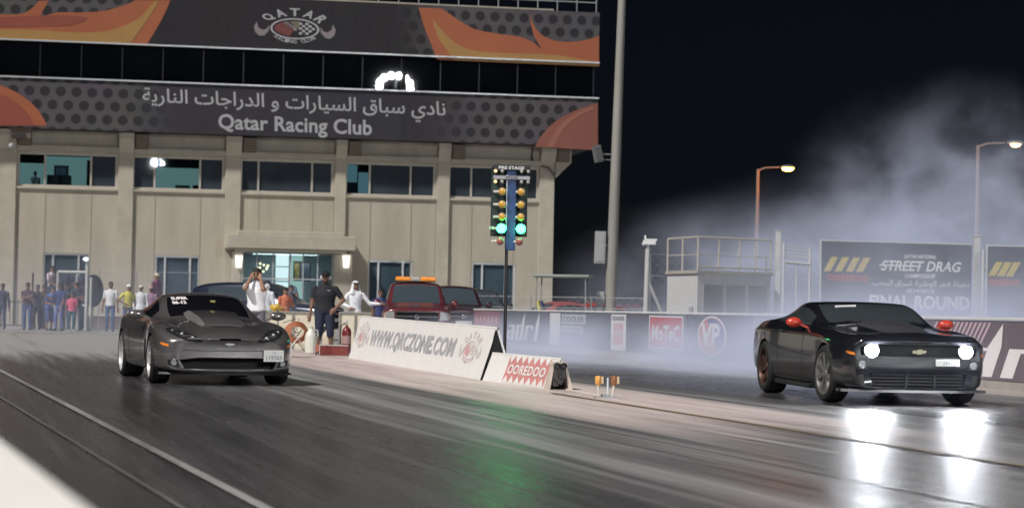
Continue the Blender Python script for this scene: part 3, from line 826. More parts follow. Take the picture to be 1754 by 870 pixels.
def shell(name, st, mats, wheels, cuts, level=3, nose=.02, tail=.02, crease={}):
    """st: stations (u, 9 half-ring points + centre height, {index: du}, glass flags). Returns an evaluated mesh, materials: 0 paint 1 glass 2 well 3 recess"""
    n = 10
    vs = []; fs = []; mi = []
    uf = st[0][0]
    def P(s, i, side):
        u, pts, du = s[0], s[1], s[2]
        if i == 0: return (0, u + du.get(0, 0), pts[0][1])
        if i == 9: return (0, u + du.get(9, 0), pts[9 - 1 + 0] if not isinstance(pts[8], tuple) else pts[8][1])
        y, z = pts[i - 1] if i <= 8 else pts[8]
        return (side * y, u + du.get(i, 0), z)
    rings = []
    for s in st:
        u, pts, du = s[0], s[1], s[2]
        half = [(0.0, pts[0][1])] + list(pts[:8]) + [(0.0, pts[8])]
        ring = []
        for i in range(n):
            ring.append(len(vs)); vs.append((half[i][0], u + du.get(i, 0), half[i][1]))
        for i in range(n - 2, 0, -1):
            ring.append(len(vs)); vs.append((-half[i][0], u + du.get(i, 0), half[i][1]))
        rings.append(ring)
    m = len(rings[0])
    for k in range(len(st) - 1):
        gl = st[k][3]
        for j in range(m):
            a, b = rings[k], rings[k + 1]
            q = j if j < n - 1 else m - 1 - j
            fs.append((a[j], a[(j + 1) % m], b[(j + 1) % m], b[j])); mi.append(1 if q in gl else 0)
    for ring, sgn, bulge in ((rings[0], -1, nose), (rings[-1], 1, tail)):
        C = {}
        for i in range(1, n - 1):
            L = vs[ring[i]]
            f = 1 - abs((i - 1) / (n - 3) * 2 - 1) ** 2
            C[i] = len(vs); vs.append((0, L[1] + sgn * (bulge * f + .012), L[2]))
        for i in range(1, n - 2):
            l0, l1 = ring[i], ring[i + 1]; r0, r1 = ring[m - i], ring[m - i - 1]
            for a in ((l0, l1, C[i + 1], C[i]), (C[i], C[i + 1], r1, r0)):
                fs.append(a if sgn < 0 else a[::-1]); mi.append(0)
        for a in ((ring[0], ring[1], C[1]), (ring[0], C[1], ring[m - 1]), (ring[9], C[n - 2], ring[n - 2]), (ring[9], ring[n], C[n - 2])):
            fs.append(a if sgn < 0 else a[::-1]); mi.append(0)
    me = bpy.data.meshes.new(name); me.from_pydata(vs, [], fs)
    for mm in mats: me.materials.append(mm)
    for p, q in zip(me.polygons, mi): p.material_index = q
    bm = bmesh.new(); bm.from_mesh(me); bmesh.ops.recalc_face_normals(bm, faces=bm.faces); bm.to_mesh(me); bm.free()
    if crease:
        at_ = me.attributes.new('crease_edge', 'FLOAT', 'EDGE'); idx = {}
        for k in range(len(st) - 1):
            for q, w in crease.items():
                for j in (q, m - q): idx[tuple(sorted((rings[k][j], rings[k + 1][j])))] = w
        for e in me.edges:
            w = idx.get(tuple(sorted(e.vertices)))
            if w: at_.data[e.index].value = w
    o = bpy.data.objects.new(name, me); COL.objects.link(o)
    sb = o.modifiers.new('s', 'SUBSURF'); sb.levels = level; sb.render_levels = level
    solid = evaluated(o)                       # uncut skin, for laying trim on
    tmp = []
    def cutter(mb, idx):
        c = mb.build('cutter', mats, smooth=0)
        for p in c.data.polygons: p.material_index = idx
        b = o.modifiers.new('b', 'BOOLEAN'); b.operation = 'DIFFERENCE'; b.solver = 'EXACT'; b.object = c
        c.hide_render = True; tmp.append(c)
    for (yx, yo, rad, zc) in wheels:
        for sd in (-1, 1):
            mb = MB(); mb.tube((sd * yo, yx, zc), (sd * 1.3, yx, zc), rad, n=40); cutter(mb, 2)
    for poly, y0, dep in cuts:
        mb = MB(); mb.prism([(x, y0, z) for x, z in poly], (0, dep, 0)); cutter(mb, 3)
    res = evaluated(o)
    for c in tmp: dump(c)
    dump(o)
    return res, solid

def split_by_mat(me, names, mats, parent, ang=32):
    out = {}
    for idx, nm in names.items():
        bm = bmesh.new(); bm.from_mesh(me)
        bmesh.ops.delete(bm, geom=[f for f in bm.faces if f.material_index != idx], context='FACES')
        if not bm.faces: bm.free(); continue
        if idx == 1:
            islands = []; seen = set()
            for f in bm.faces:
                if f in seen: continue
                st_ = [f]; seen.add(f); isl = []
                while st_:
                    g = st_.pop(); isl.append(g)
                    for e in g.edges:
                        for h in e.link_faces:
                            if h not in seen: seen.add(h); st_.append(h)
                islands.append([[tuple(v.co) for v in f2.verts] for f2 in isl])
            bm.free()
            for isl in islands:
                cy = np.mean([p[1] for f2 in isl for p in f2]); cx = np.mean([p[0] for f2 in isl for p in f2])
                nm2 = 'side_window' if abs(cx) > .25 else ('windshield' if cy < 1.75 else 'rear_window')
                b2 = bmesh.new()
                for f2 in isl:
                    b2.faces.new([b2.verts.new(p) for p in f2])
                bmesh.ops.remove_doubles(b2, verts=b2.verts, dist=1e-5)
                bmesh.ops.recalc_face_normals(b2, faces=b2.faces)
                set_smooth(b2, 60)
                m2 = bpy.data.meshes.new(nm2); b2.to_mesh(m2); b2.free(); m2.materials.append(mats[1])
                ob = bpy.data.objects.new(nm2, m2); COL.objects.link(ob); ob.parent = parent
                out.setdefault(nm2, []).append(ob)
            continue
        if idx == 2:
            fr = {}
            for f in bm.faces:
                c = f.calc_center_median(); fr.setdefault((c.x > 0, c.y > 1.3), []).append(f.index)
            src = bpy.data.meshes.new('tmp'); bm.to_mesh(src); bm.free()
            for ids in fr.values():
                b2 = bmesh.new(); b2.from_mesh(src); b2.faces.ensure_lookup_table(); ks = set(ids)
                bmesh.ops.delete(b2, geom=[f for f in b2.faces if f.index not in ks], context='FACES')
                set_smooth(b2, ang); m2 = bpy.data.meshes.new(nm); b2.to_mesh(m2); b2.free(); m2.materials.clear(); m2.materials.append(mats[2])
                for p in m2.polygons: p.material_index = 0
                ob = bpy.data.objects.new(nm, m2); COL.objects.link(ob); ob.parent = parent
            continue
        set_smooth(bm, ang)
        m2 = bpy.data.meshes.new(nm); bm.to_mesh(m2); bm.free()
        m2.materials.clear(); m2.materials.append(mats[idx])
        for p in m2.polygons: p.material_index = 0
        ob = bpy.data.objects.new(nm, m2); COL.objects.link(ob); ob.parent = parent
        out.setdefault(nm, []).append(ob)
    return out

class Skin:
    """lays trim on a body: polygons given in a front (x,z), side (y,z) or top (x,y) view are draped on it"""
    def __init__(s, me):
        s.t = BVHTree.FromPolygons([v.co.copy() for v in me.vertices], [tuple(p.vertices) for p in me.polygons])
    def hit(s, view, p, q, side=1):
        if view == 'front': o, d = Vector((p, -3, q)), Vector((0, 1, 0))
        elif view == 'rear': o, d = Vector((p, 9, q)), Vector((0, -1, 0))
        elif view == 'side': o, d = Vector((side * 3, p, q)), Vector((-side, 0, 0))
        else: o, d = Vector((p, q, 5)), Vector((0, 0, -1))
        h = s.t.ray_cast(o, d)
        if h[0] is None:
            w = Vector((p, 0, q)) if view in ('front', 'rear') else Vector((side * .95, p, q)) if view == 'side' else Vector((p, q, .8))
            if view == 'rear': w.y = 4.4
            h = s.t.find_nearest(w); return h[0], d
        return h[0], d
    def drape(s, name, poly, m, parent, view='front', side=1, off=.006, skirt=.02, step=.035, ang=50):
        bm = bmesh.new()
        bm.faces.new([bm.verts.new((p[0], p[1], 0)) for p in poly])
        for ax in (0, 1):
            lo, hi = min(p[ax] for p in poly), max(p[ax] for p in poly)
            k = lo + step
            while k < hi - step * .2:
                nn = Vector((1, 0, 0)) if ax == 0 else Vector((0, 1, 0))
                bmesh.ops.bisect_plane(bm, geom=bm.faces[:] + bm.edges[:] + bm.verts[:], plane_co=nn * k, plane_no=nn, dist=1e-5)
                k += step
        bmesh.ops.triangulate(bm, faces=[f for f in bm.faces if len(f.verts) > 4])
        for v in bm.verts:
            h, d = s.hit(view, v.co.x, v.co.y, side)
            v.co = h - d * off
        if skirt:
            be = [e for e in bm.edges if len(e.link_faces) == 1]
            r = bmesh.ops.extrude_edge_only(bm, edges=be)
            _, d = s.hit(view, poly[0][0], poly[0][1], side)
            for g in r['geom']:
                if isinstance(g, bmesh.types.BMVert): g.co += d * skirt
        bmesh.ops.recalc_face_normals(bm, faces=bm.faces)
        set_smooth(bm, ang)
        me = bpy.data.meshes.new(name); bm.to_mesh(me); bm.free(); me.materials.append(m)
        o = bpy.data.objects.new(name, me); COL.objects.link(o); o.parent = parent
        return o
    def seam(s, pts, parent, view='side', side=1, w=.012, name='panel_gap', m=None, off=.003):
        mb = MB()
        P = []
        for i in range(len(pts) - 1):
            a, b = Vector(pts[i]), Vector(pts[i + 1]); k = max(2, int((b - a).length / .05))
            for j in range(k): P.append(a + (b - a) * j / k)
        P.append(Vector(pts[-1]))
        L = []
        for i, p in enumerate(P):
            d = (P[min(i + 1, len(P) - 1)] - P[max(i - 1, 0)]).normalized(); nn = Vector((-d.y, d.x)) * w / 2
            row = []
            for q in (p - nn, p + nn):
                h, dd = s.hit(view, q.x, q.y, side); row.append(h - dd * off)
            L.append(row)
        vs = [v for r in L for v in r]
        mb.add(vs, [(2 * i, 2 * i + 1, 2 * i + 3, 2 * i + 2) for i in range(len(L) - 1)])
        return mb.build(name, m or M_BLACKP, parent, smooth=60)

def wheel(parent, x, y, r, w, side, rim_r, rim_m, spokes=10, twin=True, dish=.05, disc=True, turn=0.0, lip=None):
    """side: +1 when the outer face looks along +x"""
    wh = empty('wheel', (x, y, r), 0, parent)
    wh.rotation_euler = (0, 0, turn)
    T = Matrix.Rotation(PI / 2 * side, 4, 'Y')
    hw = w / 2
    mb = MB()
    mb.lathe([(rim_r - .01, -hw + .02), (rim_r + .02, -hw), (r - .035, -hw + .004), (r - .008, -hw + .03), (r, -hw + .06), (r, -.012), (r - .006, -.008), (r - .006, .008), (r, .012), (r, hw - .06), (r - .008, hw - .03), (r - .035, hw - .004), (rim_r + .02, hw), (rim_r - .01, hw - .02)], 48, 0, T, ring=True)
    mb.build('tyre', M_TYRE, wh, smooth=30)
    mb = MB()
    mb.lathe([(rim_r - .025, -hw + .03), (rim_r - .03, hw - .06), (rim_r - .012, hw - .012), (rim_r + .004, hw - .008), (rim_r + .006, hw - .022), (rim_r - .004, hw - .03)], 48, 0, T, ring=True)
    zf = hw - dish
    for i in range(spokes):
        t0 = 2 * PI * i / spokes
        for dt in ((-.09, .09) if twin else (0,)):
            t = t0 + dt; c, s_ = math.cos(t), math.sin(t); wd = .017 if twin else .028
            p0 = Vector((.05 * math.cos(t0), .05 * math.sin(t0), zf - .005)); p1 = Vector(((rim_r - .02) * c, (rim_r - .02) * s_, zf + .012))
            nrm = Vector((-s_, c, 0)) * wd
            vs = [p0 - nrm, p0 + nrm, p1 + nrm * .8, p1 - nrm * .8]
            mb.prism(vs, (0, 0, -.03), 0, T)
    mb.lathe([(.0, zf + .012), (.035, zf + .012), (.055, zf - .002), (.07, zf - .035), (.07, zf - .08), (0, zf - .08)], 24, 0, T)
    mb.build('rim', rim_m, wh, smooth=30)
    if disc:
        mb = MB(); mb.lathe([(.06, zf - .075), (rim_r * .78, zf - .075), (rim_r * .78, zf - .1), (.06, zf - .1)], 32, 0, T, ring=True); mb.build('brake_disc', M_BRAKE, wh, smooth=30)
    return wh

def mirror_part(parent, x, y, z, s, m, sz=(.115, .065, .075), name='mirror', stalk=.16):
    mb = MB()
    mb.ball((x + s * .02, y, z), sz, 18)
    # flatten the back face of the housing (the mirror glass side)
    mb.v = [(vx, min(vy, y + sz[1] * .45), vz) for vx, vy, vz in mb.v]
    mb.prism([(x - s * (stalk), y - .03, z - .085), (x - s * (stalk), y + .04, z - .085), (x - s * .02, y + .03, z - .02), (x - s * .02, y - .03, z - .02)], (0, 0, .028))
    return mb.build(name, m, parent, smooth=50)

# ------------------------------------------------------------------ grey sports car, left lane
def grey_car():
    root = thing('sports_car', 'metallic grey sports car with raised hood bulge and a white plate, in the left lane', 'car', (-4.02, 28.95, 0), R(18.3))
    paint = mat('grey_metallic', (.25, .228, .23), .24, .7, spec=.5, coat=1.0, var=.05, vscale=2)
    mats = [paint, M_TINT, M_WELL, mat('intake_black', (.005, .005, .005), .7)]
    A = -.93
    S = lambda u, p, du={}, g=(): (u + A, p, du, g)
    st = [
     S(.02, [(.48, .20), (.60, .27), (.66, .42), (.60, .555), (.50, .60), (.42, .615), (.36, .625), (.18, .64), .645], {1: .03, 2: .08, 3: .09, 4: .07, 5: .03}),
     S(.13, [(.70, .155), (.80, .24), (.845, .42), (.79, .60), (.62, .655), (.48, .665), (.40, .675), (.20, .70), .705]),
     S(.34, [(.80, .15), (.89, .25), (.925, .45), (.88, .66), (.72, .715), (.54, .705), (.44, .715), (.22, .755), .76]),
     S(.62, [(.84, .15), (.93, .25), (.955, .48), (.915, .735), (.76, .795), (.58, .755), (.47, .765), (.24, .815), .82]),
     S(.95, [(.86, .15), (.94, .25), (.965, .50), (.925, .79), (.77, .855), (.60, .80), (.49, .81), (.26, .86), .865]),
     S(1.30, [(.86, .15), (.92, .23), (.945, .50), (.905, .80), (.76, .87), (.62, .835), (.51, .845), (.28, .893), .90]),
     S(1.60, [(.85, .15), (.89, .21), (.925, .50), (.89, .80), (.765, .875), (.68, .865), (.60, .88), (.32, .915), .922], {8: -.10, 9: -.14, 7: -.02, 6: .06, 5: .08}, (7, 8)),
     S(1.92, [(.85, .15), (.885, .21), (.92, .50), (.885, .80), (.775, .88), (.655, 1.0), (.605, 1.03), (.32, 1.07), 1.08], {8: -.06, 9: -.08}, (5, 7, 8)),
     S(2.32, [(.85, .15), (.885, .21), (.92, .50), (.885, .81), (.78, .885), (.585, 1.155), (.53, 1.19), (.28, 1.228), 1.236], {8: -.05, 9: -.07}, (5,)),
     S(2.62, [(.85, .15), (.885, .21), (.925, .50), (.89, .82), (.78, .89), (.56, 1.19), (.50, 1.225), (.27, 1.252), 1.258], {}, (5,)),
     S(2.95, [(.86, .15), (.90, .21), (.94, .50), (.91, .83), (.785, .90), (.555, 1.165), (.50, 1.205), (.27, 1.236), 1.243], {}, (5, 7, 8)),
     S(3.30, [(.88, .16), (.93, .23), (.965, .51), (.94, .85), (.79, .93), (.56, 1.08), (.50, 1.13), (.27, 1.165), 1.172], {}, (7, 8)),
     S(3.66, [(.89, .17), (.945, .25), (.975, .52), (.955, .87), (.80, .955), (.55, 1.01), (.48, 1.045), (.26, 1.07), 1.078], {}, ()),
     S(4.02, [(.87, .20), (.93, .30), (.955, .55), (.93, .87), (.79, .955), (.54, .965), (.46, .97), (.25, .975), .98]),
     S(4.32, [(.80, .28), (.88, .38), (.90, .58), (.88, .85), (.74, .935), (.52, .94), (.44, .945), (.24, .95), .955]),
     S(4.43, [(.66, .36), (.78, .46), (.80, .60), (.78, .80), (.66, .90), (.48, .91), (.4, .91), (.2, .915), .92]),
    ]
    cuts = [([(-.60, .225), (.60, .225), (.66, .345), (.40, .375), (-.40, .375), (-.66, .345)], -1.2, .55),
            ([(-.17, .605), (.17, .605), (.13, .632), (-.13, .632)], -1.2, .42)]
    me, solid = shell('body', st, mats, [(0, .60, .358, .33), (2.685, .58, .372, .345)], cuts, crease={4: .35, 5: .2, 2: .5})
    parts = split_by_mat(me, {0: 'body', 1: 'glass', 2: 'wheel_well', 3: 'intake'}, mats, root)
    K = Skin(solid)
    for s in (-1, 1):
        wheel(root, s * .815, 0, .328, .275, s, .245, M_SILVER, 10, False, .045, turn=R(-2))
        wheel(root, s * .80, 2.685, .345, .325, s, .26, M_SILVER, 10, False, .07)
        # lamp units: smoked teardrop lens with two projectors and a chrome corner
        f = lambda pts: [(s * x, z) for x, z in pts]
        ln = K.drape('headlight', f([(.36, .585), (.44, .575), (.58, .600), (.70, .650), (.79, .715), (.80, .745), (.74, .765), (.62, .742), (.50, .690), (.41, .635)]), M_LENS, root)
        for (x, z, r) in ((.50, .635, .034), (.62, .680, .036), (.72, .725, .026)):
            h, d = K.hit('front', s * x, z)
            mb = MB(); mb.lathe([(r, -.012), (r, .012), (r * .8, .014), (r * .62, .004), (0, .002)], 20, 0, Matrix.Translation(h) @ Matrix.Rotation(PI / 2, 4, 'X'))
            mb.build('projector', M_CHROME, ln)
        K.drape('side_marker', f([(.80, .515), (.87, .53), (.895, .555), (.88, .57), (.81, .548)]), M_AMBER, root, off=.008)
        K.drape('fog_light', f([(.655, .245), (.80, .27), (.815, .345), (.69, .345)]), mats[3], root, off=.005)
        h, d = K.hit('front', s * .735, .305); mb = MB(); mb.lathe([(.042, -.01), (.042, .012), (.034, .014), (.0, .006)], 20, 0, Matrix.Translation(h) @ Matrix.Rotation(PI / 2, 4, 'X')); mb.build('fog_lamp', mat('lamp_glass', (.25, .25, .26), .1, .4), root)
        K.seam([(1.02, .22), (1.06, .50), (1.02, .78), (1.0, .86)], root, side=s)
        K.seam([(2.02, .20), (2.10, .5), (2.06, .80), (1.98, .87)], root, side=s)
        K.drape('side_vent', [(.50, .30), (.72, .30), (.62, .60), (.44, .60)], mats[3], root, 'side', s, .004)
        K.seam([(.62, -.72), (.60, -.35), (.64, .1), (.66, .55)], root, 'top', w=.007) if s > 0 else K.seam([(-.62, -.72), (-.60, -.35), (-.64, .1), (-.66, .55)], root, 'top', w=.007)
        mirror_part(root, s * .98, .82, .93, s, paint, (.125, .07, .062))
    # raised hood bulge
    rows = [(-.36, .25, .30, .012), (-.22, .27, .33, .050), (.0, .275, .345, .068), (.3, .285, .36, .072), (.58, .30, .38, .062), (.70, .31, .39, .02)]
    vs = []
    for (y, wi, wo, hh) in rows:
        for x, k in ((-wo, 0), (-wi, .92), (-wi * .5, 1), (0, 1.02), (wi * .5, 1), (wi, .92), (wo, 0)):
            p, d = K.hit('top', x, y); vs.append(Vector((x, y, p.z + hh * k - (.012 if k == 0 else 0))))
    fs = [(r * 7 + c, r * 7 + c + 1, (r + 1) * 7 + c + 1, (r + 1) * 7 + c) for r in range(len(rows) - 1) for c in range(6)]
    mb = MB(); mb.add(vs, fs); mb.build('hood_bulge', paint, root, smooth=24)
    for s in (-1, 1):      # reflection on each flank of the bulge, put in as paler colour
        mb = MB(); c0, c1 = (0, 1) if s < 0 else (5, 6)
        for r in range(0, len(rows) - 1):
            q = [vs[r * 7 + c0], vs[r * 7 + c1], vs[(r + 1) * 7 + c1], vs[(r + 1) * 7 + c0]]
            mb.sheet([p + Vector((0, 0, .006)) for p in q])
        mb.build('hood_flank_sheen', mat('flank_sheen_silver', (.29, .272, .272), .34, .5, coat=.6), root, smooth=40)
    mb = MB(); mb.add(vs[:7] + [v - Vector((0, .02, .05)) for v in vs[:7]], [(i, i + 1, i + 8, i + 7) for i in range(6)]); mb.build('bulge_front', paint, root)
    K.drape('hood_inlet', [(-.15, -.50), (.15, -.50), (.12, -.43), (-.12, -.43)], mats[3], root, 'top', off=.004)
    # emblem, splitter, plate, sticker
    h, d = K.hit('front', 0, .555)
    mb = MB(); mb.prism([(-.07, h.y - .012, .555), (-.02, h.y - .012, .572), (.0, h.y - .012, .56), (.02, h.y - .012, .572), (.07, h.y - .012, .555), (.0, h.y - .012, .535)], (0, .02, 0)); mb.build('emblem', M_CHROME, root, smooth=0)
    mb = MB(); pts = [(x, -.93 + .045 + .30 * (abs(x) / .9) ** 2.4, .145) for x in np.linspace(-.90, .90, 25)]
    for i in range(24):
        a, b = Vector(pts[i]), Vector(pts[i + 1]); mb.add([a, b, b + Vector((0, .16, 0)), a + Vector((0, .16, 0)), a + Vector((0, .012, .028)), b + Vector((0, .012, .028)), b + Vector((0, .16, .028)), a + Vector((0, .16, .028))], [(0, 1, 2, 3), (7, 6, 5, 4), (0, 4, 5, 1), (3, 2, 6, 7)])
    mb.build('splitter', mat('satin_black', (.02, .02, .021), .4), root, smooth=30)
    K.drape('lower_lip', [(-.80, .195), (-.4, .175), (.4, .175), (.80, .195), (.82, .215), (.4, .20), (-.4, .20), (-.82, .215)], paint, root, off=.03, skirt=.05)
    xx = .60
    h, d = K.hit('front', xx, .43)
    pl = empty('number_plate', (xx, h.y - .035, .405), R(7), root); pl.name = 'number_plate'
    mb = MB(); mb.box((0, 0, 0), (.28, .014, .155)); mb.build('plate_sheet', M_PLATE, pl, smooth=0, bevel=.004)
    mb = MB()
    put_text(mb, '119763', [(-.11, -.009, -.055), (.11, -.009, -.055), (.11, -.009, .008), (-.11, -.009, .008)], bold=.02)
    put_text(mb, arabic('قطر'), [(-.035, -.009, .025), (.035, -.009, .025), (.035, -.009, .060), (-.035, -.009, .060)])
    mb.build('plate_lettering', mat('plate_ink_faded', (.30, .30, .31), .6), pl, smooth=0)
    K.drape('bumper_crease', [(-.62, .470), (-.3, .462), (.3, .462), (.62, .470), (.62, .478), (.3, .470), (-.3, .470), (-.62, .478)], M_BLACKP, root, off=.003)
    # windscreen stickers: class and qualifying number in white
    y0 = K.hit('front', -.33, 1.10)[0]
    def WS(x, z, o=.012):
        h, d = K.hit('front', x, z); return h + Vector((0, -o, .004))
    mb = MB(); put_text(mb, 'SUPER', [WS(-.46, 1.135), WS(-.24, 1.145), WS(-.24, 1.185), WS(-.46, 1.175)], bold=.04)
    put_text(mb, '06-12', [WS(-.47, 1.075), WS(-.28, 1.085), WS(-.28, 1.128), WS(-.47, 1.118)], bold=.04)
    mb.build('windscreen_lettering', mat('sticker_white', (.85, .8, .82), .6), root, smooth=0)
    mb = MB(); h = WS(.10, 1.125); mb.prism([h + Vector((-.035, 0, -.010)), h + Vector((.035, 0, -.010)), h + Vector((.035, 0, .012)), h + Vector((-.035, 0, .012))], (0, .006, 0)); mb.build('windscreen_badge', mat('badge_gold', (.5, .4, .12), .5), root, smooth=0)
    return root
GREY_CAR = grey_car()

# ------------------------------------------------------------------ black coupe, right lane, headlights on
def black_car():
    root = thing('muscle_car', 'black coupe with red mirrors and headlights blazing in the right lane', 'car', (4.90, 26.75, 0), R(8))
    paint = mat('black_paint', (.010, .010, .013), .14, .0, spec=.6, coat=.8)
    mats = [paint, mat('dark_coupe_glass', (.035, .043, .048), .05, spec=.6), M_WELL, mat('intake_black')]
    A = -.97; LIFT = .01
    def S(u, p, du={}, g=()):
        zf = lambda z: (z if z < .7 else .7 + (z - .7) * .91) + LIFT * max(0, 1 - u / 4)
        q = [(y, zf(z)) for y, z in p[:8]] + [zf(p[8])]
        return (u + A, q, du, g)
    st = [
     S(.02, [(.58, .20), (.68, .27), (.74, .44), (.74, .665), (.63, .755), (.52, .785), (.45, .795), (.22, .805), .808], {1: .03, 2: .07, 3: .09, 4: .08, 5: .05}),
     S(.05, [(.68, .18), (.76, .265), (.80, .45), (.80, .70), (.70, .80), (.56, .822), (.47, .83), (.23, .84), .843], {2: .03, 3: .04, 4: .04}),
     S(.11, [(.74, .17), (.81, .26), (.845, .45), (.845, .725), (.75, .825), (.58, .845), (.48, .852), (.24, .86), .863]),
     S(.30, [(.82, .165), (.885, .26), (.91, .47), (.90, .755), (.80, .86), (.62, .878), (.50, .878), (.25, .898), .903]),
     S(.62, [(.86, .165), (.935, .27), (.96, .50), (.94, .79), (.82, .89), (.65, .885), (.52, .885), (.27, .925), .935]),
     S(.97, [(.87, .165), (.94, .27), (.965, .52), (.945, .83), (.825, .93), (.67, .925), (.54, .925), (.28, .965), .975]),
     S(1.35, [(.87, .165), (.92, .25), (.95, .52), (.925, .85), (.82, .955), (.70, .96), (.57, .965), (.30, 1.0), 1.008]),
     S(1.72, [(.87, .165), (.91, .24), (.945, .52), (.92, .87), (.82, .975), (.745, .99), (.68, 1.005), (.36, 1.03), 1.035], {8: -.09, 9: -.12, 7: 0, 6: .05, 5: .07}, (7, 8)),
     S(2.02, [(.87, .165), (.91, .24), (.945, .52), (.92, .88), (.825, .985), (.725, 1.115), (.675, 1.155), (.36, 1.188), 1.195], {8: -.07, 9: -.09}, (5, 7, 8)),
     S(2.36, [(.87, .165), (.91, .24), (.945, .52), (.92, .885), (.83, .99), (.69, 1.262), (.635, 1.302), (.34, 1.323), 1.328], {8: -.07, 9: -.09}, (5,)),
     S(2.75, [(.87, .17), (.915, .24), (.945, .52), (.925, .89), (.835, 1.0), (.68, 1.29), (.615, 1.33), (.33, 1.345), 1.349], {}, (5,)),
     S(3.12, [(.87, .17), (.92, .25), (.95, .53), (.93, .90), (.84, 1.02), (.66, 1.265), (.595, 1.312), (.32, 1.328), 1.332], {}, (5, 7, 8)),
     S(3.42, [(.88, .18), (.93, .26), (.96, .54), (.945, .91), (.85, 1.045), (.64, 1.19), (.57, 1.235), (.30, 1.255), 1.26], {}, (7, 8)),
     S(3.82, [(.89, .19), (.945, .28), (.975, .55), (.96, .92), (.86, 1.055), (.58, 1.11), (.50, 1.145), (.26, 1.165), 1.17], {}, ()),
     S(4.25, [(.87, .22), (.93, .32), (.96, .56), (.935, .91), (.83, 1.04), (.57, 1.065), (.48, 1.07), (.25, 1.075), 1.078]),
     S(4.68, [(.82, .29), (.89, .38), (.92, .58), (.89, .89), (.78, 1.01), (.55, 1.04), (.46, 1.045), (.24, 1.05), 1.052]),
     S(4.82, [(.70, .36), (.81, .46), (.84, .60), (.82, .84), (.72, .95), (.5, .98), (.42, .985), (.2, .99), .99]),
    ]
    cuts = [([(-.73, .615), (-.3, .60), (.3, .60), (.73, .615), (.74, .715), (.5, .752), (-.5, .752), (-.74, .715)], -1.2, .36),
            ([(-.58, .225), (.58, .225), (.62, .40), (-.62, .40)], -1.2, .38)]
    me, solid = shell('body', st, mats, [(0, .60, .392, .365), (2.852, .60, .395, .365)], cuts, crease={4: .6, 5: .45, 7: .35, 2: .5, 3: .3})
    split_by_mat(me, {0: 'body', 1: 'glass', 2: 'wheel_well', 3: 'intake'}, mats, root)
    K = Skin(solid)
    bronze = mat('bronze_rim', (.13, .075, .06), .35, .7)
    hb = emat('headlight_glow', (.88, .93, 1.0), 1100.0)
    for s in (-1, 1):
        wheel(root, s * .83, 0, .362, .26, s, .262, mat('dark_steel_rim', (.42, .41, .40), .3, .85), 7, True, .03, turn=R(4))
        wheel(root, s * .83, 2.852, .365, .29, s, .262, bronze, 7, True, .05)
        # round lamps deep in the slot grille
        hl = empty('headlight', (s * .60, -.885, .675), 0, root)
        T = Matrix.Rotation(PI / 2, 4, 'X')
        mb = MB(); mb.lathe([(.095, -.05), (.10, .012), (.088, .018), (.078, -.01), (0, -.03)], 32, 0, T); mb.build('lamp_housing', M_BLACKP, hl)
        mb = MB(); mb.lathe([(.080, .0), (.068, .026), (.036, .038), (0, .042)], 28, 0, Matrix.Scale(.80, 4, (0, 0, 1)) @ T); mb.build('lamp_lens', hb, hl)
        f = lambda pts: [(s * x, z) for x, z in pts]
        K.drape('turn_lamp', f([(.80, .615), (.86, .625), (.885, .655), (.87, .665), (.81, .645)]), M_AMBER, root, off=.008)
        h, d = K.hit('front', s * .71, .50)
        K.drape('fog_pocket', f([(.64, .44), (.78, .44), (.80, .56), (.66, .56)]), mats[3], root, off=.004)
        mb = MB(); mb.lathe([(.045, -.02), (.05, .01), (.04, .016), (0, .008)], 24, 0, Matrix.Translation(h) @ T); mb.build('fog_lamp', mat('lamp_glass'), root)
        K.drape('brake_duct', f([(.68, .235), (.80, .25), (.82, .36), (.70, .38)]), mats[3], root, off=.004)
        mirror_part(root, s * 1.02, 1.06, .995, s, mat('red_mirror_cap', (.50, .045, .025), .35, coat=.4), (.108, .068, .068), stalk=.18)
        K.seam([(1.0, .24), (1.03, .55), (1.0, .88), (.98, .96)], root, side=s)
        K.seam([(2.16, .24), (2.22, .55), (2.18, .92), (2.14, 1.0)], root, side=s)
        K.seam([(.62, .265), (1.2, .275), (2.3, .285)], root, side=s, w=.02, name='rocker_shadow')
        K.seam([(.55, .57), (1.3, .60), (2.1, .64), (2.6, .70)], root, side=s, w=.012, name='body_crease')
        K.seam([(1.0, .975), (1.25, .985), (1.9, 1.01), (2.38, 1.06)], root, side=s, w=.02, name='window_trim', m=mat('bright_trim', (.55, .55, .57), .2, .9))
        hd = mat('door_handle_black', (.015, .015, .017), .25)
        p, d = K.hit('side', 2.02, .88, s); mb = MB(); mb.box((p.x + s * .012, 2.0, .88), (.03, .19, .03)); mb.build('door_handle', hd, root, bevel=.01)
        mb = MB(); mb.prism([(s * .955, .60, .15), (s * .955, 2.28, .165), (s * .955, 2.28, .225), (s * .955, .60, .205)], (-s * .09, 0, 0)); mb.build('side_skirt', M_BLACKP, root, smooth=0, bevel=.01)
        q = s
        K.seam([(q * .60, -.70), (q * .58, -.3), (q * .62, .2), (q * .70, .62)], root, 'top', w=.008)
    # hood dome with a vent panel
    rows = [(-.62, .20, .30, .004), (-.40, .22, .33, .032), (.0, .235, .36, .05), (.35, .25, .38, .055), (.58, .26, .40, .02)]
    vs = []
    for (y, wi, wo, hh) in rows:
        for x, k in ((-wo, 0), (-wi, .9), (-wi * .5, 1), (0, 1), (wi * .5, 1), (wi, .9), (wo, 0)):
            p, d = K.hit('top', x, y); vs.append(Vector((x, y, p.z + hh * k - (.012 if k == 0 else 0))))
    mb = MB(); mb.add(vs, [(r * 7 + c, r * 7 + c + 1, (r + 1) * 7 + c + 1, (r + 1) * 7 + c) for r in range(len(rows) - 1) for c in range(6)]); mb.build('hood_dome', mat('carbon_hood', (.06, .06, .066), .34, .0, coat=.6), root, smooth=40)
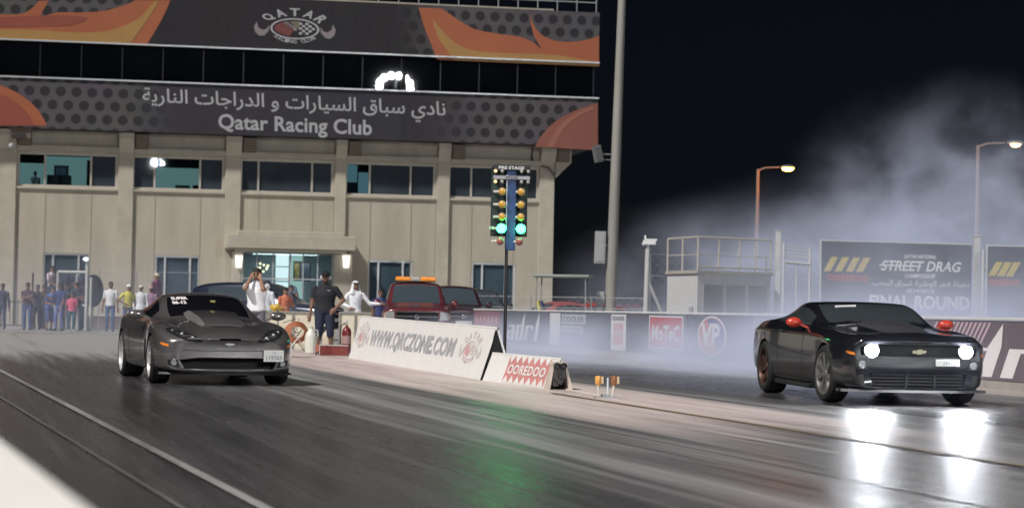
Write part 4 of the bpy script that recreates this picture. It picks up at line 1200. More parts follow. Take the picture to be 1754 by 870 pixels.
    # slats in the grille
    mb = MB()
    for z in (.63, .66, .69, .72): mb.box((0, -.80, z), (.98, .03, .010))
    for k in range(9): mb.box((-.44 + k * .11, -.795, .675), (.008, .03, .12))
    mb.build('grille', M_BLACKP, root, smooth=0)
    mb = MB()
    for z in (.26, .30, .34, .38): mb.box((0, -.84, z), (1.16, .03, .012))
    mb.box((-.14, -.85, .31), (.02, .03, .16)); mb.box((.22, -.85, .31), (.02, .03, .16))
    mb.build('lower_grille', mat('grille_grey', (.04, .04, .045), .5), root, smooth=0)
    mb = MB(); e = [(-.085, -.018), (-.085, .018), (-.032, .018), (-.026, .032), (.036, .032), (.030, .018), (.085, .018), (.075, -.018), (.026, -.018), (.020, -.032), (-.042, -.032), (-.036, -.018)]
    mb.prism([(x, -.935, .665 + z) for x, z in e], (0, .04, 0)); mb.build('emblem', mat('emblem_silver', (.72, .66, .48), .25, .9), root, smooth=0)
    # chin splitter with a pale edge
    def chin(name, z0, hgt, fwd, m):
        mb = MB(); pts = [(x, -.97 + .06 - fwd + .24 * (abs(x) / .93) ** 3, z0) for x in np.linspace(-.93, .93, 25)]
        for i in range(24):
            a, b = Vector(pts[i]), Vector(pts[i + 1]); v = Vector((0, .2, 0)); h = Vector((0, .008, hgt))
            mb.add([a, b, b + v, a + v, a + h, b + h, b + v + Vector((0, 0, hgt)), a + v + Vector((0, 0, hgt))], [(0, 1, 2, 3), (7, 6, 5, 4), (0, 4, 5, 1), (3, 2, 6, 7)])
        return mb.build(name, m, root, smooth=30)
    chin('splitter', .165, .03, .05, mat('splitter_grey', (.16, .16, .17), .35, .3))
    h, d = K.hit('front', .37, .50)
    pl = empty('number_plate', (.37, h.y - .02, .535), R(3), root)
    mb = MB(); mb.box((0, 0, 0), (.31, .014, .085)); mb.build('plate_sheet', M_PLATE, pl, smooth=0, bevel=.004)
    mb = MB(); put_text(mb, '284156', [(-.07, -.009, -.026), (.13, -.009, -.026), (.13, -.009, .026), (-.07, -.009, .026)], bold=.02)
    put_text(mb, arabic('قطر'), [(-.135, -.009, -.01), (-.085, -.009, -.01), (-.085, -.009, .022), (-.135, -.009, .022)])
    mb.build('plate_lettering', mat('plate_ink_faded'), pl, smooth=0)
    h0, _ = K.hit('front', -.44, 1.21); h1, _ = K.hit('front', -.16, 1.225)
    mb = MB(); mb.prism([h0 + Vector((0, -.012, -.012)), h1 + Vector((0, -.012, -.012)), h1 + Vector((0, -.012, .016)), h0 + Vector((0, -.012, .016))], (0, .008, 0)); mb.build('windscreen_sticker', mat('sticker_white'), root, smooth=0)
    for s in (-1, 1):
        mb = MB(); mb.tube((s * .22, .52, 1.0), (s * .48, .6, 1.03), .008, n=6); mb.build('wiper', M_BLACKP, root)
    return root
BLACK_CAR = black_car()
# ================================================================== SIGNS, TREE, TIMING GEAR, WALL
M_SIGNW = mat('sign_white', (.80, .79, .77), .5, var=.05, vscale=3)
M_SIGNK = mat('sign_inside_black', (.012, .012, .013), .8)
M_LGREY = mat('print_light_grey', (.55, .55, .56), .6, var=.1)
M_STEEL = mat('galvanised_steel', (.36, .37, .38), .5, .4, var=.2, vscale=9)
M_CONC = mat('pale_concrete', (.36, .34, .31), .85, var=.15, vscale=3, bump=.3)

def a_frame(name, label, pF, pN, h_f, h_n, lean, white_end=False):
    """two leaning boards joined at the ridge; pF far base corner, pN near base corner of the visible side"""
    root = thing(name, label, 'sign', (pF.x, pF.y, 0), 0)
    q = pN - pF; q.z = 0; L = q.length; ax = q.normalized(); nr = Vector((-ax.y, ax.x, 0))
    if nr.x < 0: nr = -nr                          # towards the far side
    def W(s, h, dp=0.0, side=0):
        """s 0..1 along, h 0..1 up the board"""
        H = h_f + (h_n - h_f) * s
        p = ax * (L * s) + nr * (lean * h) + Vector((0, 0, H * h))
        nn = (Vector((0, 0, lean)) - nr * H).normalized()
        if side: p = ax * (L * s) + nr * (2 * lean - lean * h + .012) + Vector((0, 0, H * h)); nn = (Vector((0, 0, lean)) + nr * H).normalized()
        return p + nn * dp
    for side in (0, 1):
        mb = MB()
        o = [W(0, 0, 0, side), W(1, 0, 0, side), W(1, 1, 0, side), W(0, 1, 0, side)]; i = [W(0, 0, -.03, side), W(1, 0, -.03, side), W(1, .99, -.03, side), W(0, .99, -.03, side)]
        mb.add(o + i, [(0, 1, 2, 3)], 0); mb.add(o + i, [(7, 6, 5, 4), (0, 4, 5, 1), (1, 5, 6, 2), (2, 6, 7, 3), (3, 7, 4, 0)], 1)
        mb.build('sign_board', [M_SIGNW, M_SIGNW if side else M_SIGNK], root, smooth=0)
    return root, W, L

pF, pN = G(597, 613), G(822, 651)
h_f = HZ(622, 541, pF.y + .1); h_n = HZ(850, 560, pN.y + .1)
SG, W, L = a_frame('a_frame_sign', 'long white A-frame sign with the web address, standing on the median', pF, pN, h_f, h_n, .26)
mb = MB(); put_text(mb, 'WWW.QRCZONE.COM', [W(.15, .28, .004), W(.80, .28, .004), W(.80, .72, .004), W(.15, .72, .004)], bold=.035, spacing=1.06)
mb.build('lettering', mat('sign_letter_grey', (.42, .43, .45), .6, var=.25, vscale=4), SG, smooth=0)
for s0 in (.075, .895):
    crest(SG, lambda x, y: W(x, y, .004), s0, .52, .062, -.40, [mat('crest_pale_pink', (.66, .55, .55), .6), mat('crest_pale_red', (.62, .36, .36), .6), mat('crest_pale_grey', (.60, .56, .56), .6), mat('crest_cream', (.66, .62, .54), .6)], 'QATAR', 'RACING CLUB', 0.0)
# black end panel of the ridge (the open triangle seen from the front right)
mb = MB(); mb.prism([W(1, .02, -.05), W(1, .02, -.05, 1), W(1, .97, -.05, 1)], (-.004, .02, 0)); mb.build('end_panel', M_SIGNK, SG, smooth=0)

qF, qN = G(826, 652), G(941, 667)
SG2, W2, L2 = a_frame('a_frame_sign', 'small white A-frame sign with a pink triangle pattern, beyond the long sign', qF, qN, HZ(842, 603, qF.y), HZ(946, 613, qN.y), .16)
mb = MB()
cols = 6
mb2 = MB()
mb.sheet([W2(.30, .05, .003), W2(.90, .05, .003), W2(.90, .95, .003), W2(.30, .95, .003)], 0)
for i in range(7):
    x0 = .30 + i * .0857
    for (za, zb, sg) in ((.05, .30, 1), (.95, .70, -1)):
        mb.sheet([W2(x0, za, .005), W2(x0 + .083, za, .005), W2(x0 + .0415, zb, .005)], 1)
mb.build('printed_panel', [mat('print_pink_red', (.62, .26, .25), .55, var=.2, vscale=8), M_SIGNW], SG2, smooth=0)
mb = MB()
put_text(mb, 'OOREDOO', [W2(.33, .34, .008), W2(.875, .34, .008), W2(.875, .66, .008), W2(.33, .66, .008)], bold=.03, spacing=1.1)
mb.build('lettering', M_SIGNW, SG2, smooth=0)

# timing head at the end of the small sign
def at_px(px, py, Y): return AtY(px, py, Y)
Yt = qN.y - .05
c0 = at_px(957, 637, Yt)
TH_ = thing('timing_sensor', 'dark sensor head with two round eyes at the end of the small sign', 'sensor', (c0.x, Yt, 0), R(12))
mb = MB(); zc = c0.z
mb.box((0, 0, zc + .02), (.17, .16, .20)); mb.box((-.05, -.01, zc - .12), (.08, .10, .16)); mb.prism([(-.085, -.08, zc - .08), (.085, -.08, zc - .08), (.03, -.08, zc - .17), (-.03, -.08, zc - .17)], (0, .1, 0))
mb.build('sensor_body', mat('sensor_grey', (.05, .045, .042), .6, var=.4, vscale=20), TH_, smooth=0, bevel=.012)
for sx in (-.048, .048):
    mb = MB(); T = Matrix.Translation((sx, -.085, zc + .09)) @ Matrix.Rotation(PI / 2, 4, 'X'); mb.lathe([(.040, -.02), (.042, .035), (.034, .038), (.030, .012), (0, .008)], 20, 0, T); mb.build('sensor_eye', M_BLACKP, TH_)
mb = MB(); T = Matrix.Translation((.005, -.09, zc - .05)) @ Matrix.Rotation(PI / 2, 4, 'X'); mb.lathe([(.03, -.02), (.03, .02), (0, .015)], 16, 0, T); mb.build('sensor_knob', M_BLACKP, TH_)
mb = MB(); mb.prism([(.13, -.06, 0), (.19, -.06, 0), (.10, -.06, zc + .10), (.075, -.06, zc + .10)], (0, .16, 0)); mb.prism([(-.19, -.06, 0), (-.13, -.06, 0), (-.075, -.06, zc + .10), (-.10, -.06, zc + .10)], (0, .16, 0)); mb.prism([(-.11, -.06, zc + .105), (.11, -.06, zc + .105), (.09, -.06, zc + .14), (-.09, -.06, zc + .14)], (0, .18, 0))
mb.build('sensor_cover', mat('cover_cream', (.58, .50, .42), .6, var=.15), TH_, smooth=0)
# twin beam posts on their base plate
pb = G(1038, 682)
BP = thing('beam_post', 'pair of short amber topped beam posts on a small base plate on the median', 'timing post', (pb.x, pb.y, 0), R(15))
mb = MB(); mb.box((0, 0, .012), (.30, .14, .022)); mb.box((.0, .02, .035), (.10, .09, .03)); mb.build('base_plate', M_STEEL, BP, smooth=0, bevel=.004)
for sx, cc in ((-.095, (.70, .36, .10)), (.085, (.30, .13, .05))):
    mb = MB(); mb.tube((sx, 0, .02), (sx * 1.15, 0, .17), .014, .018); mb.build('post', mat('pale_post', (.62, .56, .5), .5), BP)
    mb = MB(); mb.lathe([(.022, 0), (.036, .02), (.040, .09), (.034, .12), (.0, .125)], 16, 0, Matrix.Translation((sx * 1.15, 0, .16))); mb.build('reflector', mat('amber_reflector_%d' % (sx > 0), cc, .35, var=.2), BP)
    mb = MB(); mb.box((sx * 1.15 + .05, 0, .23), (.03, .05, .09)); mb.build('reflector_flag', mat('pale_amber', (.65, .45, .28), .5), BP, smooth=0)
mb = MB(); mb.tube((.02, .0, .02), (.02, 0, .26), .012); mb.build('clear_rod', mat('pale_blue_rod', (.6, .66, .72), .3), BP)
cbA, cbB = G(966, 667), G(1030, 680)
mb = MB(); mb.path([(cbA.x, cbA.y, .012), ((cbA.x + cbB.x) / 2, (cbA.y + cbB.y) / 2 - .02, .012), (cbB.x, cbB.y, .012)], .014, 6)
tag(mb.build('sensor_cable', mat('pale_cable', (.66, .60, .54), .6)), 'pale cable lying on the median between the sensor head and the beam posts', 'cable')

# ------------------------------------------------------------------ starting tree
Yt = 34.4
tp = XY(863.5, Yt)
TREE = thing('starting_light_tree', 'starting tree with amber bulbs and two lit green lamps on a slim pole', 'starting lights', (tp.x, tp.y, 0), R(6))
zt0, zt1 = HZ(870, 430, Yt), HZ(870, 285, Yt)
mb = MB(); mb.tube((0, 0, 0), (0, 0, zt0 + .05), .030, .026, 12); mb.lathe([(.16, 0), (.16, .015), (.05, .03), (.04, .12)], 20); mb.build('pole', mat('dark_pole', (.05, .045, .05), .45, .5), TREE)
HH = zt1 - zt0
zz = lambda py: HZ(870, py, Yt)
xx = lambda px: (px - 869) / (FPX / Yt)
X0 = .055
mb = MB(); mb.box((X0, 0, (zt0 + zt1) / 2), (.16, .12, HH - .02)); mb.build('column', mat('tree_blue', (.022, .065, .20), .45, var=.35, vscale=9), TREE, smooth=0, bevel=.008)
mb = MB(); mb.box((X0 - .02, .07, (zz(405) + zz(286)) / 2), (.60, .05, zz(286) - zz(405))); mb.build('back_board', mat('tree_dark_green', (.018, .035, .030), .6, var=.4, vscale=7), TREE, smooth=0, bevel=.006)
mb = MB(); mb.box((X0 - .075, -.062, (zz(395) + zz(300)) / 2), (.018, .012, zz(300) - zz(395))); mb.build('trim_strip', mat('pale_blue_rod'), TREE, smooth=0)
mb = MB(); mb.box((X0, -.03, zz(288)), (.60, .16, .085)); mb.build('stage_header', mat('header_black', (.02, .018, .022), .5), TREE, smooth=0, bevel=.005)
mb = MB(); put_text(mb, 'PRE STAGE', [(X0 - .22, -.113, zz(291)), (X0 + .20, -.113, zz(291)), (X0 + .20, -.113, zz(285.5)), (X0 - .22, -.113, zz(285.5))], bold=.03); mb.build('lettering', mat('sign_letter_white', (.7, .7, .68), .5), TREE, smooth=0)
mb = MB(); mb.box((X0, -.03, zz(305)), (.60, .15, .06)); mb.build('stage_panel', mat('panel_silver', (.36, .35, .38), .4, .4), TREE, smooth=0, bevel=.005)
mb = MB(); put_text(mb, 'STAGE', [(X0 - .10, -.108, zz(307)), (X0 + .10, -.108, zz(307)), (X0 + .10, -.108, zz(303)), (X0 - .10, -.108, zz(303))], bold=.03); mb.build('lettering', mat('header_black'), TREE, smooth=0)
warm = emat('stage_bulb_warm', (1, .72, .42), 1.3); dimw = mat('stage_bulb_grey', (.42, .40, .36), .3)
for py in (294, 312):
    for k, sx in enumerate((-.27, -.16, .16, .27)):
        mb = MB(); mb.ball((X0 + sx, -.10, zz(py)), .030, 12); mb.build('stage_bulb', warm if k == 0 else dimw, TREE)
amber = mat('amber_bulb', (.62, .33, .05), .35, var=.3, vscale=20)
lampb = mat('lamp_can', (.04, .04, .045), .5)
def flood(z, sx, m, r=.085, nm='amber_lamp', hood=True):
    e = empty(nm, (X0 + sx, -.10, z), 0, TREE); e.rotation_euler = (0, 0, R(-16))
    T = Matrix.Rotation(PI / 2, 4, 'X')
    mb = MB(); mb.lathe([(.035, -.16), (.04, -.10), (r, -.02), (r * 1.04, .0), (r * .98, .006)], 24, 0, T); mb.build('lamp_can', mat('lamp_can_silver', (.38, .36, .32), .35, .5), e)
    mb = MB(); mb.lathe([(r * .96, .0), (r * .8, .022), (r * .42, .036), (0, .04)], 24, 0, T); mb.build('lens', m, e)
    mb = MB(); mb.tube((-.02, .0, .0), (-.15 if sx < 0 else -.12, .05, .0), .026, .022); mb.build('lamp_neck', mat('neck_white', (.55, .52, .48), .5), e)
for py in (329, 351, 372):
    for sx in (-.15, .16): flood(zz(py), sx, amber, .064)
green = emat('green_lamp_glow', (.008, 1.0, .28), 75.0)
gcore = green
for sx in (-.155, .165): flood(zz(392), sx, green, .080, 'green_lamp')
redm = mat('red_bulb', (.34, .10, .08), .3, var=.25)
for sx in (-.175, .14): flood(zz(414), sx, redm, .062, 'red_lamp')
mb = MB()
for sx in (-.33, -.31): mb.box((X0 + sx, -.05, zz(391)), (.05, .06, .05))
mb.build('cable_plug', mat('neck_white'), TREE, smooth=0)

# ------------------------------------------------------------------ wall with the sponsor boards, right side
WB = 15.93
RW = thing('barrier_wall', 'long low wall carrying sponsor boards along the right lane', 'barrier', tuple(TR(WB, 40)), TRK - PI / 2)
# local x runs along the strip towards the camera; local -y... faces the lanes
def WL(px, py=560):
    """distance a along the wall of photo column px"""
    d = ray(px, py); n = T_RT; t = (TR(WB, 0) - O_).dot(n) / d.dot(n); p = O_ + d * t
    return -p.dot(T_AL), p.z
a_far, a_near = WL(812)[0], 20.0
Ht = 1.08
def wloc(a, dp, z): return (40 - a, -dp, z)              # dp metres proud towards the lanes
mb = MB(); mb.box(((40 - a_far + 40 - a_near) / 2, .20, Ht / 2 - .01), (a_far - a_near, .36, Ht - .02)); mb.build('wall_body', M_CONC, RW, smooth=0, bevel=.01)
mb = MB(); mb.box(((40 - a_far + 40 - a_near) / 2, .19, Ht + .012), (a_far - a_near + .02, .44, .045)); mb.build('wall_cap', mat('cap_white', (.66, .66, .66), .5, var=.1), RW, smooth=0, bevel=.008)
mb = MB(); mb.box(((40 - a_far + 40 - a_near) / 2, -.03, .06), (a_far - a_near, .05, .12)); mb.build('wall_kerb', M_CONC, RW, smooth=0)
def board(px0, px1, name, m, label, z0=.13, z1=1.05):
    a0, a1 = WL(px0)[0], WL(px1)[0]
    o = thing(name, label, 'banner', tuple(TR(WB, (a0 + a1) / 2)), TRK - PI / 2)
    w = a0 - a1
    mb = MB(); mb.box((0, -.02, (z0 + z1) / 2), (w - .01, .03, z1 - z0)); mb.build('printed_sheet', m, o, smooth=0)
    def B(u, v, dp=.038): return Vector((-w / 2 + w * u, -dp, z0 + (z1 - z0) * v))
    return o, B, w
M_BGREY = mat('board_slate', (.085, .09, .115), .55, var=.2, vscale=1.5)
M_BW = mat('board_white', (.62, .62, .63), .55, var=.08)
M_BRED = mat('board_red', (.42, .045, .06), .5, var=.12)
M_BPINK = mat('board_dull_red', (.20, .06, .07), .5, var=.15)
def letters(o, B, txt, u0, v0, u1, v1, m, name='lettering', dp=.040, **k):
    mb = MB(); put_text(mb, txt, [B(u0, v0, dp), B(u1, v0, dp), B(u1, v1, dp), B(u0, v1, dp)], **k); return mb.build(name, m, o, smooth=0)
def rect(o, B, u0, v0, u1, v1, m, name='panel', dp=.038):
    mb = MB(); mb.prism([B(u0, v0, dp), B(u1, v0, dp), B(u1, v1, dp), B(u0, v1, dp)], (0, .004, 0)); return mb.build(name, m, o, smooth=0)
o, B, w = board(813, 858, 'sponsor_banner', M_BPINK, 'dull red sponsor banner with small pale letters at the far end of the wall')
letters(o, B, 'OOREDOO', .06, .40, .94, .62, mat('pink_letter', (.55, .25, .26), .6), bold=.02)
for i in range(6):
    mb = MB(); mb.sheet([B(.06 + i * .15, .64), B(.18 + i * .15, .64), B(.12 + i * .15, .86)]); mb.build('triangle_print', mat('pink_letter'), o, smooth=0)
o, B, w = board(859, 941, 'sponsor_banner', M_BGREY, 'slate banner with tall white slanted letters and two spikes, beside the starting tree')
def adrl(o, B, u0, v0, u1, v1, m, mline=None):
    """slanted lower-case wordmark with needle-sharp ascenders"""
    def T(x, y): return B(u0 + (u1 - u0) * (x + .10 * y - .05), v0 + (v1 - v0) * y, .040)
    def letter(*polys):
        mb = MB()
        for pts in polys: mb.sheet([T(x, y) for x, y in pts])
        mb.build('letter_mark', m, o, smooth=0)
    letter(((.0, .0), (.065, .0), (.065, .27), (.0, .27)), ((.0, .27), (.125, .27), (.125, .33), (.0, .33)), ((.065, .0), (.125, .0), (.125, .06), (.065, .06)), ((.125, .0), (.20, .0), (.20, .55), (.125, .55)), ((.01, .49), (.125, .49), (.125, .55), (.03, .55)))
    letter(((.25, .0), (.32, .0), (.32, .55), (.25, .55)), ((.32, .0), (.38, .0), (.38, .06), (.32, .06)), ((.32, .49), (.38, .49), (.38, .55), (.32, .55)), ((.38, .0), (.46, .0), (.46, .58), (.425, 1.02), (.38, .58)))
    letter(((.51, .0), (.585, .0), (.585, .55), (.51, .55)), ((.585, .47), (.66, .47), (.66, .55), (.585, .55)), ((.66, .37), (.72, .37), (.72, .53), (.66, .53)))
    letter(((.78, .0), (.865, .0), (.865, .58), (.825, 1.02), (.78, .58)))
adrl(o, B, .18, .12, .92, .97, M_BW)
o, B, w = board(942, 1048, 'sponsor_banner', M_BGREY, 'slate banner with a tall white strip and stacked blocks of white text')
rect(o, B, .02, .03, .20, .98, M_BW, 'white_strip')
for k, (t, v0, v1, u1) in enumerate((('COOLER', .68, .95, .62), ('ENTER', .44, .62, .58), ('FAST', .06, .34, .40))):
    rect(o, B, .23, v0, u1, v1, mat('block_pale', (.42, .43, .47), .6), 'text_block')
    letters(o, B, t, .25, v0 + .05, u1 - .02, v1 - .05, M_BGREY, dp=.046, bold=.03)
o, B, w = board(1049, 1112, 'sponsor_banner', M_BGREY, 'slate banner holding an upright white card with a dark header and faded red print')
rect(o, B, -.02 + .02, .02, .42, .98, M_BW, 'white_card')
letters(o, B, 'QUAKER', .04, .80, .38, .93, mat('ink_slate', (.10, .10, .12), .6), dp=.046, bold=.02)
rect(o, B, .08, .16, .34, .74, mat('faded_pink', (.56, .36, .38), .6, var=.2, vscale=8), 'red_print', dp=.043)
letters(o, B, 'STATE', .11, .40, .31, .56, M_BW, dp=.050, bold=.02)
o, B, w = board(1113, 1180, 'sponsor_banner', M_BGREY, 'slate banner with a red square panel of slanted white lettering in a white frame')
rect(o, B, .02, .14, .90, .97, M_BW, 'white_frame'); rect(o, B, .05, .18, .87, .93, M_BRED, 'red_panel', dp=.043)
letters(o, B, 'MoTeC', .10, .34, .83, .74, M_BW, dp=.050, bold=.03, shear=.12)
letters(o, B, 'ENGINE MANAGEMENT', .12, .05, .80, .10, M_LGREY, dp=.043)
o, B, w = board(1181, 1290, 'sponsor_banner', M_BGREY, 'slate banner with an oval badge, blue over red, with white letters')
mb = MB(); mb.sheet([B(.40 + .235 * math.cos(t), .52 + .47 * math.sin(t), .040) for t in np.linspace(0, 2 * PI, 40)[:-1]], 0)
mb.sheet([B(.40 + .21 * math.cos(t), .52 + .43 * math.sin(t), .044) for t in np.linspace(0, 2 * PI, 40)[:-1]], 1)
mb.sheet([B(.40 + .20 * math.cos(t), .52 + .41 * math.sin(t), .048) for t in np.linspace(-PI * .30, PI * .62, 24)], 2)
mb.build('oval_badge', [M_BW, mat('badge_red', (.45, .12, .09), .5), mat('badge_blue', (.06, .08, .25), .5)], o, smooth=0)
letters(o, B, 'VP', .24, .28, .54, .82, M_BW, dp=.054, bold=.04, shear=.1)
o, B, w = board(1292, 1585, 'sponsor_banner', mat('board_plum', (.15, .105, .135), .5, var=.2, vscale=1.5), 'plum banner mostly hidden behind the black coupe')
o, B, w = board(1587, 1880, 'sponsor_banner', mat('board_plum2', (.165, .135, .158), .5, var=.12, vscale=1.0, stretch=(14, 1, .3)), 'plum striped banner with very large white slanted letters right of the black coupe')
adrl(o, B, .03, .05, 1.02, .95, mat('board_letter_white', (.80, .78, .79), .5))
mb = MB()
for i in range(13):
    a = .02 + i * .028; mb.sheet([B(a, .60, .039), B(a + .012, .60, .039), B(a + .075, .98, .039), B(a + .060, .98, .039)])
mb.build('stripe_print', mat('stripe_pink', (.55, .40, .47), .6), o, smooth=0)

# traffic cone by the wall
cpt = G(1277, 628)
CN = thing('traffic_cone', 'faded orange traffic cone at the foot of the wall by the oval badge', 'cone', (cpt.x, cpt.y, 0))
mb = MB(); mb.box((0, 0, .015), (.28, .28, .03)); mb.lathe([(.115, .03), (.075, .20), (.05, .33), (.025, .47), (.018, .48), (0, .48)], 20); mb.build('cone_body', mat('cone_orange', (.55, .14, .09), .6, var=.2), CN)
mb = MB(); mb.lathe([(.0775, .20), (.0525, .33)], 20); mb.build('cone_stripe', M_BW, CN)
# ================================================================== BACKGROUND on the right: masts, lamps, platform, fence, hoardings
M_WPOST = mat('white_post_paint', (.52, .52, .51), .5, var=.12, vscale=5)
M_MAST = mat('mast_grey', (.30, .285, .26), .6, var=.15, vscale=1.5, stretch=(1, 1, .2))

# tall mast
Y = 70.0
p = XY(1043, Y)
MA = thing('light_mast', 'very tall grey mast with a loudspeaker and two cabinets rising beside the building', 'mast', (p.x, p.y, 0))
MA.rotation_euler = (0, R(1.15), 0)
mb = MB(); mb.tube((0, 0, 0), (0, 0, 19), .20, .085, 16); mb.lathe([(.42, 0), (.42, .04), (.22, .06)], 20); mb.build('mast_pole', M_MAST, MA)
zb = lambda py: HZ(1040, py, Y)
mb = MB(); mb.box((-.42, -.05, (zb(397) + zb(452)) / 2), (.36, .26, zb(397) - zb(452))); mb.box((-.42, -.19, (zb(397) + zb(452)) / 2), (.28, .02, zb(397) - zb(452) - .12), 0); mb.box((-.20, 0, zb(420)), (.16, .08, .08)); mb.build('control_cabinet', mat('cabinet_grey', (.34, .35, .36), .5, var=.1), MA, smooth=0, bevel=.015)
mb = MB(); mb.box((-.36, -.05, (zb(500) + zb(523)) / 2), (.28, .22, zb(500) - zb(523))); mb.box((-.36, 0, (zb(523) + .02) / 2), (.20, .10, zb(523) + .02)); mb.build('junction_box', mat('cabinet_grey'), MA, smooth=0, bevel=.012)
zs = zb(265)
mb = MB(); T = Matrix.Translation((-.62, -.1, zs)) @ Matrix.Rotation(R(-14), 4, 'Y') @ Matrix.Rotation(R(20), 4, 'Z')
mb.box((0, 0, 0), (.26, .2, .55), T=T)
for k in range(5): mb.box((0, -.11, -.2 + .1 * k), (.22, .02, .03), T=T)
mb.tube((-.5, 0, zs), (0, 0, zs), .03); mb.tube((-.45, 0, zs - .18), (0, 0, zs - .18), .02)
mb.build('loudspeaker', mat('speaker_grey', (.16, .16, .165), .6, var=.1), MA, smooth=0)

# street lamps far behind
def street_lamp(px, py_top, px_head, Y, lum, label, lean=0.0, spot=.32):
    p = XY(px, Y); zt = HZ(px, py_top, Y)
    o = thing('street_lamp', label, 'street lamp', (p.x, p.y, 0), 0, 'street lamps beyond the fence')
    dx = (px_head - px) * Y / FPX
    mb = MB(); mb.tube((0, 0, 0), (0, 0, zt), .19, .10, 12); mb.lathe([(.36, 0), (.36, .04), (.2, .06)], 12); mb.build('lamp_post', mat('lamp_post_brown', (.28, .19, .15), .6, var=.15), o)
    mb = MB(); mb.path([(0, 0, zt - .1), (dx * .25, 0, zt + .12), (dx * .72, 0, zt + .18)], [.07, .06, .05], 8); mb.build('lamp_arm', mat('lamp_post_brown'), o)
    hd = empty('lamp_head', (dx, 0, zt + .12), 0, o)
    mb = MB(); mb.ball((0, 0, .06), (.55, .28, .17), 16); mb.v = [(a, b, max(c, .0)) for a, b, c in mb.v]; mb.build('lamp_housing', mat('housing_grey', (.2, .2, .2), .5), hd)
    mb = MB(); mb.ball((0, -.02, -.02), (spot, .24, .18), 16); mb.build('lamp_lens', lum, hd)
    return o
street_lamp(1294, 290, 1345, 157, emat('sodium_glow', (1.0, .25, .010), 560.0), 'street lamp with a glowing orange lamp, left of the smoke plume', spot=.42)
street_lamp(1671, 249, 1735, 133, emat('sodium_glow_pale', (1.0, .5, .14), 30.0), 'taller street lamp with a pale amber lamp at the right edge of the smoke')

# camera post with brace
Y = 62.0; p = XY(1104, Y)
CP = thing('camera_post', 'white braced post with a small white camera on top behind the wall', 'camera post', (p.x, p.y, 0), R(4))
z = lambda py: HZ(1106, py, Y)
mb = MB(); mb.tube((0, 0, 0), (.05, 0, z(424)), .085, .075, 14); mb.build('post', M_WPOST, CP)
mb = MB(); mb.tube((.06, 0, z(480)), (.95, .1, .1), .045, n=10); mb.build('brace', M_WPOST, CP)
mb = MB(); mb.box((.08, -.05, z(415)), (.36, .16, .13)); mb.prism([(.0, -.13, z(412)), (.30, -.13, z(412)), (.30, -.13, z(409)), (-.04, -.13, z(409))], (0, .2, 0)); mb.tube((-.02, 0, z(417)), (-.04, 0, z(403)), .03); mb.ball((-.08, -.06, z(418)), .06); mb.tube((.05, 0, z(424)), (.06, 0, z(416)), .04); mb.build('camera', mat('camera_white', (.75, .75, .74), .4), CP, smooth=30)

# observation platform: white cabin with a railed roof
Y = 66.0; s_ = Y / FPX
pL, pC, pR_ = XY(1156, Y + 1.0), XY(1193, Y - .6), XY(1318, Y + 1.2)
PF = thing('observation_platform', 'white cabin with a railed viewing deck on its roof behind the smoke', 'platform', (pC.x, pC.y, 0))
e1 = (pR_ - pC); e2 = (pL - pC); w1, w2 = e1.length, 2.4; e1.normalize(); e2.normalize()
zd = HZ(1195, 464, Y); zr = HZ(1195, 407, Y)
def PP(a, b, z): return e1 * a + e2 * b + Vector((0, 0, z))
mb = MB(); mb.prism([PP(0, 0, 0), PP(w1, 0, 0), PP(w1, w2, 0), PP(0, w2, 0)], (0, 0, zd - .09))
mb.build('cabin', mat('cabin_white', (.60, .60, .59), .6, var=.08), PF, smooth=0)
mb = MB(); mb.prism([PP(-.06, -.06, zd - .088), PP(w1 + .06, -.06, zd - .088), PP(w1 + .06, w2 + .06, zd - .088), PP(-.06, w2 + .06, zd - .088)], (0, 0, .10)); mb.build('deck', mat('deck_beige', (.42, .38, .32), .7, var=.1), PF, smooth=0)
mb = MB()
for k in range(3):
    a = w1 * (.08 + .30 * k); n_ = e1.cross(Vector((0, 0, 1)));
    mb.prism([PP(a, -.004, .9), PP(a + w1 * .26, -.004, .9), PP(a + w1 * .26, -.004, 2.0), PP(a, -.004, 2.0)], n_ * .02)
mb.build('shutter', mat('shutter_grey', (.25, .26, .27), .5, var=.1), PF, smooth=0)
mb = MB(); n2 = e2.cross(Vector((0, 0, 1)))
put_text(mb, '18', [PP(-.006, w2 * .25, .95), PP(-.006, w2 * .12, .95), PP(-.006, w2 * .12, 1.3), PP(-.006, w2 * .25, 1.3)], bold=.03)
mb.build('cabin_number', mat('ink_slate'), PF, smooth=0)
corners = [(0, w2), (0, w2 * .5), (0, 0), (w1 * .28, 0), (w1 * .56, 0), (w1 * .78, 0), (w1, 0)]
mb = MB()
for a, b in corners: mb.tube(PP(a, b, zd), PP(a, b, zr), .03, n=8)
for zq in (zr,):
    mb.path([PP(0, w2, zq), PP(0, 0, zq)], .032, 8); mb.path([PP(0, 0, zq), PP(w1, 0, zq)], .032, 8)
mb.path([PP(0, w2, zd + .5), PP(0, 0, zd + .5)], .015, 6); mb.path([PP(0, 0, zd + .5), PP(w1, 0, zd + .5)], .015, 6)
mb.path([PP(0, 0, zd + .12), PP(w1, 0, zd + .12)], .03, 6)
mb.build('railing', mat('rail_beige', (.48, .44, .38), .5, var=.1), PF)

